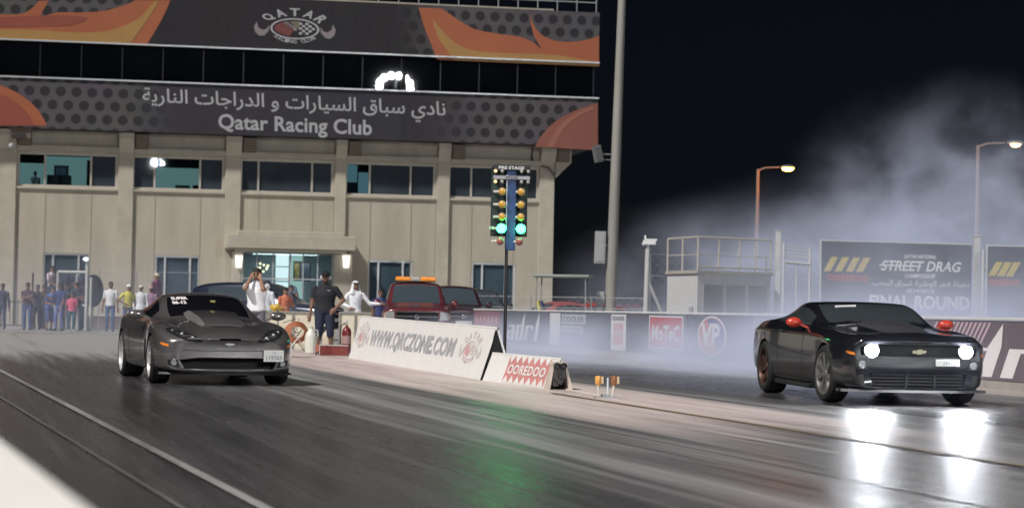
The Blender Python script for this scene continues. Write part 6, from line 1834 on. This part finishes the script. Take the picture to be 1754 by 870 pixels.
# a watcher in the upper left window
a, c = Fa(60, 314, -1.2)
wp = Vector((0, FY0, 0)) + Vector((math.cos(FTH), math.sin(FTH), 0)) * a + Vector((-math.sin(FTH), math.cos(FTH), 0)) * 1.2
person('dark haired person in white and black inside the lit upper left window', (wp.x, wp.y, z_sill - .85), 1.60, R(30), cm(190, 195, 200), BLK, 'short', 'trousers', 'hair', M_SKIND, voxel=.016, hands=((-.05, -.14, .74), (.08, -.14, .74)))
def chair(px, py, label):
    a, c = Fa(px, py, -1.5); q = Vector((0, FY0, 0)) + Vector((math.cos(FTH), math.sin(FTH), 0)) * a + Vector((-math.sin(FTH), math.cos(FTH), 0)) * 1.5
    zf = z_sill - .85; o = thing('office_chair', label, 'chair', (q.x, q.y, zf), FTH)
    k = c - zf
    mb = MB(); mb.box((0, 0, k - .22), (.56, .09, .62)); mb.build('backrest', mat('chair_black', (.012, .013, .016), .6), o, smooth=30, bevel=.04)
    mb = MB(); mb.box((0, .25, .46), (.5, .5, .09)); mb.build('seat', mat('chair_black'), o, smooth=30, bevel=.03)
    mb = MB(); mb.tube((0, .22, .05), (0, .22, .44), .03); mb.tube((0, .02, .4), (0, .02, k - .4), .025)
    for i in range(5): mb.tube((0, .22, .06), (.28 * math.cos(i * 1.257), .22 + .28 * math.sin(i * 1.257), .03), .02)
    mb.build('chair_base', mat('chair_black'), o)
chair(91, 303, 'dark chair back left of the framed picture in the lit upper window')
chair(112, 304, 'dark chair back right of the framed picture in the lit upper window')

# ================================================================== BACKGROUND VEHICLES
def big_suv(name, label, cat, loc, rz, paint, lightbar=False, group=None):
    root = thing(name, label, cat, loc, rz, group)
    mats = [paint, mat('suv_glass', (.05, .065, .08), .06, spec=.6), M_WELL, mat('intake_black')]
    A = -.95
    S = lambda u, p, du={}, g=(): (u + A, p, du, g)
    st = [
     S(.02, [(.70, .38), (.82, .45), (.88, .62), (.87, .88), (.80, 1.0), (.66, 1.04), (.58, 1.05), (.30, 1.06), 1.06], {2: .03, 3: .05, 4: .05}),
     S(.12, [(.80, .34), (.93, .42), (.965, .65), (.95, .92), (.86, 1.05), (.70, 1.09), (.60, 1.10), (.30, 1.115), 1.12]),
     S(.5, [(.84, .34), (.96, .42), (.985, .68), (.965, .96), (.87, 1.09), (.72, 1.13), (.60, 1.14), (.30, 1.16), 1.165]),
     S(.95, [(.85, .34), (.97, .42), (.99, .7), (.97, .98), (.88, 1.11), (.74, 1.15), (.62, 1.16), (.3, 1.185), 1.19]),
     S(1.42, [(.85, .34), (.95, .42), (.985, .7), (.965, .99), (.885, 1.14), (.80, 1.17), (.74, 1.18), (.4, 1.20), 1.205], {8: -.06, 9: -.08}, (7, 8)),
     S(1.80, [(.85, .34), (.95, .42), (.985, .7), (.965, 1.0), (.89, 1.15), (.775, 1.45), (.70, 1.48), (.38, 1.50), 1.505], {}, (5, 7, 8)),
     S(2.15, [(.85, .34), (.95, .42), (.985, .7), (.965, 1.0), (.89, 1.15), (.73, 1.74), (.64, 1.78), (.34, 1.81), 1.82], {}, (5,)),
     S(2.6, [(.85, .34), (.95, .42), (.985, .7), (.965, 1.0), (.89, 1.16), (.73, 1.77), (.64, 1.82), (.34, 1.85), 1.86], {}, (5,)),
     S(3.4, [(.85, .34), (.95, .42), (.985, .7), (.965, 1.0), (.89, 1.16), (.73, 1.77), (.64, 1.82), (.34, 1.85), 1.86], {}, (5,)),
     S(4.3, [(.85, .36), (.95, .44), (.985, .7), (.965, 1.0), (.89, 1.16), (.73, 1.74), (.64, 1.79), (.34, 1.82), 1.83], {}, ()),
     S(4.75, [(.84, .38), (.94, .46), (.97, .7), (.95, 1.0), (.87, 1.16), (.74, 1.62), (.64, 1.70), (.34, 1.73), 1.74], {}, ()),
     S(4.95, [(.76, .44), (.86, .52), (.89, .7), (.88, .98), (.82, 1.14), (.72, 1.50), (.62, 1.58), (.3, 1.6), 1.6]),
    ]
    cuts = [([(-.58, .72), (.58, .72), (.58, 1.00), (-.58, 1.00)], -1.2, .38), ([(-.6, .42), (.6, .42), (.6, .58), (-.6, .58)], -1.2, .40)]
    me, solid = shell('body', st, mats, [(0, .64, .43, .40), (2.85, .64, .43, .40)], cuts, level=2)
    split_by_mat(me, {0: 'body', 1: 'glass', 2: 'wheel_well', 3: 'intake'}, mats, root, ang=30)
    K = Skin(solid)
    for s in (-1, 1):
        for y in (0, 2.85): wheel(root, s * .83, y, .40, .27, s, .24, M_CHROME, 6, False, .05)
        f = lambda pts: [(s * x, z) for x, z in pts]
        hl = K.drape('headlight', f([(.62, .74), (.86, .78), (.88, .98), (.64, 1.0)]), mat('clear_lamp', (.5, .5, .52), .12, .5), root, off=.01)
        K.drape('corner_lamp', f([(.875, .80), (.92, .82), (.925, .97), (.885, .98)]), mat('pale_corner_lamp', (.6, .45, .35), .2), root, off=.012)
        mirror_part(root, s * 1.08, .85, 1.22, s, paint, (.11, .07, .11), stalk=.2)
        K.drape('fog_light', f([(.66, .46), (.80, .47), (.80, .56), (.66, .56)]), mat('pale_fog', (.6, .58, .4), .2, emit=(1, .95, .6), estr=.5), root, off=.01)
    mb = MB(); mb.box((0, -.90, .86), (1.14, .03, .03)); mb.box((0, -.905, .99), (1.16, .03, .025)); mb.build('grille_bar', M_CHROME, root, smooth=0)
    mb = MB()
    for k in range(3): mb.lathe([(.07 - .012, -.01), (.07, .0), (.07 - .012, .01), (.07 - .024, 0)], 20, 0, Matrix.Translation((0, -.925, .86)) @ Matrix.Rotation(PI / 2, 4, 'X') @ Matrix.Scale(1 if k == 0 else .62 if k == 1 else .8, 4, (0, 1, 0)), ring=True)
    mb.build('emblem', M_CHROME, root)
    mb = MB(); mb.box((0, -.955, .50), (.9, .03, .12)); mb.build('bumper_step', M_BLACKP, root, smooth=0, bevel=.01)
    mb = MB(); mb.box((0, -.955, .66), (.52, .02, .11)); mb.build('number_plate', M_PLATE, root, smooth=0, bevel=.005)
    if lightbar:
        lb = empty('light_bar', (0, 1.45, 1.90), 0, root)
        mb = MB(); mb.box((0, 0, -.045), (1.16, .26, .03)); mb.tube((-.4, 0, -.06), (-.4, 0, -.10), .02); mb.tube((.4, 0, -.06), (.4, 0, -.10), .02); mb.build('light_bar_base', M_BLACKP, lb, smooth=0, bevel=.008)
        am = mat('beacon_amber', (.75, .26, .04), .18, emit=(1, .35, .04), estr=.25, var=.15)
        for x0, x1 in ((-.58, -.14), (.14, .58)):
            mb = MB(); mb.box(((x0 + x1) / 2, 0, .03), (x1 - x0, .25, .12)); mb.build('beacon', am, lb, smooth=30, bevel=.04)
        mb = MB(); mb.box((0, 0, .03), (.24, .22, .11)); mb.build('beacon_centre', mat('beacon_clear', (.5, .48, .46), .15), lb, smooth=30, bevel=.03)
    return root
mar = mat('maroon_paint', (.15, .035, .045), .25, .3, coat=.6)
q = XY(712, 59); big_suv('recovery_truck', 'maroon off-road truck with an orange light bar on its roof', 'truck', tuple(q), R(4), mar, True)
q = XY(786, 67); big_suv('parked_suv', 'dark maroon off-road car parked behind the truck with the light bar', 'car', tuple(q), R(10), mat('dark_maroon_paint', (.045, .018, .026), .25, .3, coat=.5))
q = XY(528, 68.5); big_suv('parked_suv', 'dark navy off-road car parked sideways behind the man in black', 'car', tuple(q), R(70), mat('navy_paint', (.012, .018, .04), .2, .2, coat=.6))
q = XY(838, 76); big_suv('parked_suv', 'black green off-road car parked behind the pole of the starting tree', 'car', tuple(q), R(20), mat('black_green_paint', (.012, .026, .022), .25, .2, coat=.5))

def saloon(label, loc, rz, paint, group=None):
    root = thing('parked_car', label, 'car', loc, rz, group)
    mats = [paint, mat('suv_glass'), M_WELL, mat('intake_black')]
    A = -.85
    S = lambda u, p, du={}, g=(): (u + A, p, du, g)
    st = [
     S(.02, [(.60, .26), (.70, .32), (.76, .46), (.72, .64), (.62, .70), (.5, .72), (.42, .73), (.2, .74), .74], {2: .04, 3: .07, 4: .06}),
     S(.2, [(.78, .22), (.85, .3), (.87, .48), (.84, .70), (.72, .78), (.56, .80), (.46, .81), (.24, .82), .825]),
     S(.85, [(.80, .2), (.88, .28), (.90, .5), (.87, .80), (.77, .89), (.6, .91), (.48, .92), (.26, .94), .945]),
     S(1.4, [(.80, .2), (.87, .28), (.90, .5), (.87, .84), (.78, .94), (.70, .96), (.64, .97), (.34, 1.0), 1.005], {8: -.07, 9: -.1}, (7, 8)),
     S(1.95, [(.80, .2), (.87, .28), (.90, .5), (.87, .86), (.79, .96), (.62, 1.32), (.55, 1.36), (.30, 1.39), 1.395], {}, (5,)),
     S(2.6, [(.80, .2), (.87, .28), (.90, .5), (.87, .87), (.79, .97), (.61, 1.37), (.54, 1.42), (.29, 1.44), 1.445], {}, (5,)),
     S(3.1, [(.80, .2), (.87, .28), (.90, .5), (.87, .88), (.79, .98), (.60, 1.33), (.53, 1.38), (.28, 1.40), 1.405], {}, (5, 7, 8)),
     S(3.65, [(.80, .22), (.87, .3), (.90, .52), (.87, .89), (.78, 1.0), (.58, 1.04), (.5, 1.06), (.27, 1.07), 1.075], {}, ()),
     S(4.25, [(.76, .28), (.84, .36), (.86, .55), (.84, .86), (.74, .97), (.55, 1.0), (.46, 1.0), (.24, 1.01), 1.01]),
     S(4.4, [(.62, .34), (.74, .42), (.77, .56), (.75, .80), (.66, .9), (.5, .93), (.42, .93), (.2, .94), .94]),
    ]
    me, solid = shell('body', st, mats, [(0, .58, .35, .31), (2.6, .58, .35, .31)], [([(-.5, .34), (.5, .34), (.5, .5), (-.5, .5)], -1.1, .35)], level=2)
    split_by_mat(me, {0: 'body', 1: 'glass', 2: 'wheel_well', 3: 'intake'}, mats, root, ang=30)
    K = Skin(solid)
    for s in (-1, 1):
        for y in (0, 2.6): wheel(root, s * .75, y, .31, .2, s, .2, M_CHROME, 6, False, .03)
        K.drape('headlight', [(s * x, z) for x, z in [(.48, .60), (.74, .62), (.78, .70), (.52, .69)]], mat('clear_lamp'), root, off=.01)
        mirror_part(root, s * .98, .72, 1.0, s, paint, (.09, .06, .06), stalk=.16)
    return root
red = mat('red_paint', (.36, .035, .03), .3, .1, coat=.6); pinkred = mat('faded_red_paint', (.34, .10, .10), .35, .1, coat=.4)
g_ = 'cars parked behind the right wall'
q = XY(886, 72); saloon('faded red car parked behind the wall, next to the pole of the starting tree', tuple(q), R(-62), pinkred, g_)
q = XY(940, 74.5); saloon('bright red car parked behind the wall beside the golf cart', tuple(q), R(-78), red, g_)
q = XY(1004, 80); saloon('dull maroon car parked behind the wall beyond the golf cart', tuple(q), R(-70), mar, g_)
q = XY(368, 76); saloon('dark car parked behind the grey sports car, only its roof showing', tuple(q), R(24), mat('dark_teal_paint', (.016, .026, .032), .2, .2, coat=.6))

# golf cart with a flat canopy
q = XY(968, 70)
GC = thing('golf_cart', 'golf cart with a flat pale canopy and a yellow seat behind the wall', 'cart', tuple(q), R(80))
zc_ = HZ(960, 473, 70)
mb = MB(); mb.box((0, .1, zc_), (1.25, 1.9, .10)); mb.build('canopy_roof', mat('canopy_grey_green', (.26, .29, .27), .6, var=.1), GC, smooth=30, bevel=.04)
for x in (-.5, .5):
    for y in (-.75, .95):
        mb = MB(); mb.tube((x, y, .55), (x, y * .95, zc_ - .03), .025); mb.build('roof_post', M_STEEL, GC)
mb = MB(); mb.prism([(-.55, -1.15, .25), (-.55, 1.1, .25), (-.55, 1.1, .75), (-.55, .1, .75), (-.55, .0, .42), (-.55, -.55, .42), (-.55, -.75, .85), (-.55, -1.1, .70)], (1.1, 0, 0)); mb.build('cart_body', mat('cart_green', (.03, .07, .05), .35, coat=.4), GC, smooth=0, bevel=.03)
mb = MB(); mb.box((0, .45, .82), (1.0, .5, .12)); mb.build('seat', mat('seat_cream', (.5, .46, .36), .6), GC, smooth=30, bevel=.03)
mb = MB(); mb.prism([(-.5, .68, .85), (-.5, .80, .85), (-.5, .95, 1.42), (-.5, .85, 1.42)], (.42, 0, 0)); mb.build('backrest', mat('seat_yellow', (.55, .50, .16), .6), GC, smooth=30, bevel=.02)
mb = MB(); mb.prism([(.08, .68, .85), (.08, .80, .85), (.08, .95, 1.42), (.08, .85, 1.42)], (.42, 0, 0)); mb.build('backrest', mat('seat_blue', (.05, .09, .30), .6), GC, smooth=30, bevel=.02)
mb = MB(); mb.tube((-.25, -.6, .8), (-.25, -.25, 1.05), .018); mb.lathe([(.15, -.01), (.165, 0), (.15, .01), (.14, 0)], 20, 0, Matrix.Translation((-.25, -.24, 1.06)) @ Matrix.Rotation(R(55), 4, 'X'), ring=True); mb.build('steering_wheel', M_BLACKP, GC)
for x in (-.5, .5):
    for y in (-.75, .8): wheel(GC, x, y, .23, .18, 1 if x > 0 else -1, .12, M_CHROME, 5, False, .02, disc=False)

# ================================================================== SMALL THINGS around the start line
q = XY(569, 46.9)
RB = thing('step_box', 'low red wooden box with a pale edge lying at the end of the long sign', 'box', tuple(q), R(2))
s_ = 46.9 / FPX
wB = 56 * s_; hB = HZ(569, 590, 46.9); 
mb = MB(); mb.box((.06 * wB, 0, hB / 2), (wB * .86, .34, hB - .01)); mb.build('box_body', mat('box_red', (.20, .035, .028), .6, var=.25, vscale=8), RB, smooth=0, bevel=.006)
mb = MB(); mb.box((.06 * wB, -.172, hB - .014), (wB * .86, .02, .022)); mb.box((-.375 * wB, -.172, hB / 2), (.016, .02, hB - .02)); mb.build('box_trim', mat('trim_pale', (.55, .5, .46), .6), RB, smooth=0)
mb = MB(); mb.box((-.44 * wB, .0, hB * .62), (wB * .12, .30, hB * .66)); mb.build('box_drawer', mat('box_orange_red', (.42, .13, .09), .6, var=.2), RB, smooth=0, bevel=.006)
mb = MB()
for x in (-.48, -.40): mb.box((x * wB, -.08, hB * .14), (.03, .05, hB * .28))
mb.build('box_foot', M_BLACKP, RB, smooth=0)

q = XY(593, 48.6)
FE = thing('fire_extinguisher', 'dark red fire extinguisher with a pale valve standing behind the red box', 'extinguisher', tuple(q), R(0))
mb = MB(); mb.lathe([(.085, .0), (.105, .02), (.108, .10), (.108, .50), (.095, .57), (.05, .62), (.03, .64), (.03, .67)], 24); mb.build('cylinder_body', mat('extinguisher_red', (.16, .018, .022), .35, coat=.4), FE)
mb = MB(); mb.tube((0, 0, .66), (0, 0, .72), .028); mb.box((.0, -.02, .745), (.11, .05, .035)); mb.box((.03, -.02, .79), (.10, .03, .02)); mb.ball((-.05, -.02, .74), .035, 10); mb.build('valve', mat('valve_pale', (.6, .56, .54), .4, .3), FE)
mb = MB(); mb.path([(-.04, 0, .70), (-.13, -.02, .66), (-.15, -.02, .45), (-.135, -.02, .22)], .014, 8); mb.build('hose', M_BLACKP, FE)
mb = MB(); mb.lathe([(.1085, .24), (.1085, .42)], 24); mb.build('label_band', mat('band_pale', (.35, .22, .2), .5), FE)

# cream low barrier with a metal rail behind the starter
def low_panel(px0, px1, Y, zt, label, m):
    a, b = XY(px0, Y), XY(px1, Y); o = thing('low_barrier', label, 'barrier', (a.x, a.y, 0)); L = (b - a).length
    mb = MB(); mb.box((L / 2, 0, zt / 2), (L, .10, zt)); mb.build('barrier_panel', m, o, smooth=0, bevel=.01)
    mb = MB(); mb.tube((-.02, -.07, zt + .02), (L + .02, -.07, zt + .02), .022); mb.build('top_rail', mat('rail_dull', (.34, .33, .30), .5, .3), o)
    for x in (.0, L * .5, L):
        mb = MB(); mb.tube((x, -.08, 0), (x, -.08, zt + .02), .022); mb.build('rail_post', mat('rail_dull'), o)
M_CREAMP = mat('cream_panel', (.70, .63, .50), .65, var=.08, vscale=3)
low_panel(456, 546, 53.0, HZ(500, 536, 53), 'cream low barrier panel left of the man in black, behind the orange hose', M_CREAMP)
low_panel(581, 634, 53.5, HZ(600, 537, 53.5), 'cream low barrier panel right of the man in black, behind the extinguisher', M_CREAMP)

# coiled orange hose on a folding stand
q = XY(507, 50.2)
HR = thing('hose_reel', 'orange coiled hose on a pale folding stand beside the front of the grey car', 'hose reel', tuple(q), R(20))
zc_ = HZ(508, 569, 50.2)
mb = MB()
for k in range(7):
    r_ = .17 + .024 * (k % 4) + .008 * k; yy = -.09 + .028 * k
    mb.path([(r_ * math.cos(t), yy + .01 * math.sin(3 * t), zc_ + r_ * .92 * math.sin(t)) for t in np.linspace(0, 2 * PI, 29)], .019, 6)
mb.build('coiled_hose', mat('hose_orange', (.52, .20, .10), .6, var=.2, vscale=12), HR)
mb = MB()
for y in (-.14, .14):
    mb.tube((-.26, y, 0), (.16, y, zc_ + .05), .014); mb.tube((.26, y, 0), (-.16, y, zc_ + .05), .014)
mb.tube((0, -.16, zc_), (0, .16, zc_), .02); mb.tube((-.26, -.14, .01), (-.26, .14, .01), .012); mb.tube((.26, -.14, .01), (.26, .14, .01), .012)
mb.build('folding_stand', mat('stand_pale', (.62, .58, .52), .5, .2), HR)
mb = MB(); mb.path([(-.34, 0, zc_ + .22), (-.1, 0, zc_ + .30), (.06, 0, zc_ + .34), (.0, 0, zc_ + .05)], .009, 6); mb.path([(-.10, 0, zc_ + .30), (-.14, 0, zc_ + .05)], .008, 6); mb.build('reel_handle', mat('dark_cable'), HR)

def jug(px, Y, Hh, label, m):
    q = XY(px, Y); o = thing('plastic_jug', label, 'jug', tuple(q), R(15), 'pale jugs behind the red box')
    mb = MB(); mb.lathe([(.10, 0), (.135, .02), (.14, Hh * .62), (.12, Hh * .76), (.05, Hh * .90), (.04, Hh * .93), (.0, Hh * .935)], 20); mb.build('jug_body', m, o)
    mb = MB(); mb.lathe([(.045, Hh * .93), (.045, Hh), (.0, Hh)], 16); mb.build('jug_cap', mat('jug_cap_pale', (.5, .52, .45), .5), o)
    mb = MB(); mb.path([(.05, 0, Hh * .9), (.15, 0, Hh * .86), (.165, 0, Hh * .66), (.13, 0, Hh * .58)], .016, 8); mb.build('jug_handle', m, o)
jm = mat('milky_plastic', (.66, .66, .58), .4, var=.06)
jug(532, 48.2, .62, 'tall milky plastic jug left of the red box', jm)
jug(561, 50.2, .58, 'pale plastic jug seen between the legs of the man in black', mat('beige_plastic', (.55, .48, .38), .45, var=.1))
q = XY(471, 51.8); zt_ = HZ(471, 524, 51.8)
YB_ = thing('marker_stand', 'yellow crumpled cover on a thin stand in front of the cream barrier', 'stand', tuple(q))
mb = MB(); mb.tube((.06, 0, 0), (.06, 0, zt_ - .06), .014); mb.lathe([(.12, 0), (.12, .015), (.02, .03)], 14); mb.build('stand_post', M_BLACKP, YB_)
mb = MB(); mb.ball((0, 0, zt_ - .04), (.16, .11, .07), 14); mb.v = [(x, y, z + .03 * math.sin(x * 40) + .02 * math.sin(y * 50)) for x, y, z in mb.v]; mb.build('yellow_cover', mat('cover_yellow', (.68, .45, .08), .6, var=.2), YB_)

# fence and gate by the crowd, far left
def steel_fence(x0, x1, Y, pyt, label):
    a, b = XY(x0, Y), XY(x1, Y); L = (b - a).length; zt = HZ((x0 + x1) / 2, pyt, Y)
    o = thing('railing_fence', label, 'fence', (a.x, a.y, 0))
    mb = MB(); k = int(L / .16)
    for i in range(k + 1): mb.tube((L * i / k, 0, .06), (L * i / k, 0, zt), .014, n=5)
    mb.build('fence_bars', mat('fence_dark', (.05, .045, .05), .6), o)
    mb = MB()
    for z in (.12, zt - .1): mb.tube((0, 0, z), (L, 0, z), .022, n=6)
    mb.build('fence_rails', mat('fence_dark'), o)
steel_fence(-60, 44, 83.5, 512, 'dark railing fence at the far left behind the crowd')
def tall_post(px, py, Y, r, label, m):
    q = XY(px, Y); zt = HZ(px, py, Y); o = thing('fence_post', label, 'post', tuple(q))
    mb = MB(); mb.tube((0, 0, 0), (0, 0, zt), r, n=10); mb.build('post_shaft', m, o); mb = MB(); mb.ball((0, 0, zt), r * 1.3, 10); mb.build('post_cap', m, o)
tall_post(54, 469, 79.6, .035, 'thin dark post between the folded arms man and the phone holder', mat('fence_dark'))
tall_post(154, 478, 77.5, .045, 'white fence post at the right end of the crowd, in front of the round panel', M_WPOST)
a, b = XY(97, 81.5), XY(147, 81.5); zt = HZ(147, 446, 81.5); zr1 = HZ(120, 466, 81.5); L = (b - a).length
GT = thing('crowd_gate', 'white gate frame with a top rail and a small lamp behind the crowd', 'gate', (a.x, a.y, 0))
mb = MB(); mb.tube((L, 0, 0), (L, 0, zt), .07); mb.tube((0, 0, 0), (0, 0, zr1), .045); mb.tube((L * .65, .0, 0), (L * .65, 0, zr1), .035); mb.build('gate_posts', M_WPOST, GT)
mb = MB(); mb.tube((0, 0, zr1), (L, 0, zr1), .06); mb.tube((0, 0, .95), (L, 0, .95), .04); mb.build('gate_rail', M_WPOST, GT)
mb = MB(); mb.ball((L - .05, -.12, zt + .05), (.11, .11, .08), 12); mb.build('gate_lamp', emat('small_white_lamp', (.9, .97, 1), 1.6), GT)
# seat rail under the perched spectators
mb = MB(); a, b = XY(70, 83), XY(146, 83.4); L = (b - a).length
ST = thing('spectator_stand', 'dark raised bench behind the crowd with the perched spectators', 'bench', (a.x, a.y, 0))
mb.box((L / 2, .1, zr_ + .42), (L, .45, .06)); mb.build('bench_seat', mat('bench_dark', (.07, .07, .08), .7, var=.2), ST, smooth=0, bevel=.01)
mb = MB(); mb.box((L / 2, -.38, zr_ + .0), (L, .35, .06)); mb.build('foot_board', mat('bench_dark'), ST, smooth=0, bevel=.01)
for x in (.1, L * .5, L - .1):
    mb = MB(); mb.box((x, .1, (zr_ + .39) / 2), (.08, .4, zr_ + .39)); mb.box((x, -.3, zr_ / 2), (.08, .3, zr_ - .03)); mb.build('bench_leg', mat('bench_dark'), ST, smooth=0)
# black round panel by the fence
q = XY(158, 82.6); zb_ = HZ(160, 526, 82.6); ztt = HZ(160, 470, 82.6)
RD = thing('round_panel', 'large black round panel on a stand behind the white fence post', 'panel', tuple(q), R(20))
mb = MB(); cz = (zb_ + ztt) / 2; rr = (ztt - zb_) / 2; mb.lathe([(rr * .98, -.04), (rr, -.02), (rr, .03), (rr * .9, .05), (0, .12)], 40, 0, Matrix.Translation((0, 0, cz)) @ Matrix.Rotation(PI / 2, 4, 'X') @ Matrix.Scale(.62, 4, (1, 0, 0))); mb.build('disc', mat('panel_black', (.018, .018, .024), .5, var=.3), RD)
mb = MB(); mb.tube((0, .06, 0), (0, .06, cz), .04); mb.box((0, .06, .03), (.7, .5, .06)); mb.build('panel_stand', M_STEEL, RD)
# brown kerb wall at the foot of the facade, between crowd and walkers
for x0, x1, lb in ((150, 236, 'low brown planter wall behind the man in the white T-shirt'), (238, 330, 'low brown planter wall behind the white robe and the purple shirt')):
    a, b = XY(x0, 86.5), XY(x1, 86.5); L = (b - a).length
    o = thing('planter_wall', lb, 'wall', (a.x, a.y, 0), R(3))
    mb = MB(); mb.box((L / 2, 0, .26), (L - .06, .35, .52)); mb.build('wall_body', mat('planter_brown', (.14, .105, .10), .8, var=.2, vscale=3), o, smooth=0, bevel=.01)
    mb = MB(); mb.box((L / 2, 0, .555), (L, .42, .07)); mb.build('coping', M_PIL, o, smooth=0, bevel=.01)
wire_fence([168, 232, 322, 410], 84.5, 84.5, 463, 'tall wire fence with thin posts in front of the facade, left of the entrance', rows=3, mesh=False)
# ================================================================== TYRE SMOKE
def smoke_material(name, BLOBS, soft=False, rate=1.0):
    m = bpy.data.materials.new(name); m.cycles.volume_step_rate = rate; m.use_nodes = True
    t = m.node_tree; t.nodes.clear(); N = t.nodes.new; L = t.links.new
    o = N('ShaderNodeOutputMaterial'); pv = N('ShaderNodeVolumePrincipled')
    geo = N('ShaderNodeNewGeometry'); P = geo.outputs['Position']
    def op(k, a, b=None, c=None):
        x = N('ShaderNodeMath'); x.operation = k
        for i, q in enumerate((a, b, c)):
            if q is None: continue
            if isinstance(q, (int, float)): x.inputs[i].default_value = q
            else: L(q, x.inputs[i])
        return x.outputs[0]
    def blob(c, r, amp, pw=1.0):
        """soft ellipsoid: 1 at the centre to 0 at the rim"""
        s = N('ShaderNodeVectorMath'); s.operation = 'SUBTRACT'; L(P, s.inputs[0]); s.inputs[1].default_value = c
        d = N('ShaderNodeVectorMath'); d.operation = 'DIVIDE'; L(s.outputs[0], d.inputs[0]); d.inputs[1].default_value = r
        l = N('ShaderNodeVectorMath'); l.operation = 'LENGTH'; L(d.outputs[0], l.inputs[0])
        k = N('ShaderNodeMapRange'); k.interpolation_type = 'SMOOTHSTEP'; k.inputs['From Min'].default_value = 1.0; k.inputs['From Max'].default_value = .12
        L(l.outputs['Value'], k.inputs['Value'])
        return op('MULTIPLY', k.outputs[0], amp)
    def noise(sc, det, off=0.0):
        mp = N('ShaderNodeMapping'); mp.inputs['Location'].default_value = (off, off, off); mp.inputs['Rotation'].default_value = (.3, .5, .2); mp.inputs['Scale'].default_value = (1, .8, 1.15); L(P, mp.inputs['Vector'])
        n = N('ShaderNodeTexNoise'); n.inputs['Scale'].default_value = sc; n.inputs['Detail'].default_value = det; n.inputs['Roughness'].default_value = .55; n.inputs['Distortion'].default_value = .6
        L(mp.outputs[0], n.inputs['Vector']); return n.outputs['Fac']
    total = None
    for b in BLOBS:
        v = blob(*b); total = v if total is None else op('ADD', total, v)
    n1 = noise(.30, 6, 3.1); n2 = noise(1.0, 4, 7.3)
    w = op('ADD', op('MULTIPLY', n1, .72), op('MULTIPLY', n2, .28))
    k = N('ShaderNodeMapRange'); k.interpolation_type = 'SMOOTHSTEP'; k.inputs['From Min'].default_value = .39; k.inputs['From Max'].default_value = .63; k.inputs['To Min'].default_value = .5 if soft else .02; k.inputs['To Max'].default_value = 1.2 if soft else 1.6; L(w, k.inputs['Value'])
    den = op('MULTIPLY', total, k.outputs[0])
    # thin layer hugging the ground
    L(den, pv.inputs['Density'])
    pv.inputs['Color'].default_value = (.74, .80, 1.0, 1)
    pv.inputs['Anisotropy'].default_value = -.25
    L(pv.outputs[0], o.inputs['Volume'])
    return m
def smoke(name_, blobs, lo, hi, label, **k):
    mb = MB(); (x0, y0, z0), (x1, y1, z1) = lo, hi
    mb.box(((x0 + x1) / 2, (y0 + y1) / 2, (z0 + z1) / 2), (x1 - x0, y1 - y0, z1 - z0))
    return tag(mb.build('smoke', smoke_material(name_, blobs, **k), smooth=0), label, 'smoke', kind='stuff')
# centre, radii, strength
smoke('tyre_smoke', [((6.2, 38.5, .0), (5.6, 6.8, 1.9), .40),
         ((11.0, 41.0, .3), (7.0, 9.0, 2.4), .15),
         ((1.6, 48.0, .0), (6.0, 12.0, 1.35), .25),
         ((11.0, 54.0, .8), (10.0, 10.0, 4.8), .066),
         ((10.5, 79.0, 1.0), (11.0, 8.5, 5.2), .13),
         ((17.0, 79.0, 1.5), (12.0, 9.0, 6.8), .15),
         ((17.5, 79.0, 4.5), (8.5, 8.0, 6.4), .085)], (-5.5, 31.2, .03), (29.5, 88.2, 11.2),
      'pale tyre smoke drifting from behind the black coupe over the wall and hoardings')
smoke('thin_smoke', [((-17.0, 76.0, .0), (13.0, 9.5, 4.2), .030), ((-4.0, 64.0, .0), (12.0, 9.0, 2.2), .022)], (-30, 55, .03), (-5.6, 85.5, 4.2),
      'thin bluish smoke hanging over the forecourt in front of the crowd', soft=True, rate=2.0)
smoke('headlight_glow_haze', [((5.2, 25.9, .55), (1.75, 1.4, .95), .010)], (3.4, 24.3, .03), (7.0, 27.4, 1.52),  # added volume that carries the headlight glare as a halo
      'faint smoke lit by the headlights round the nose of the black coupe', soft=True)
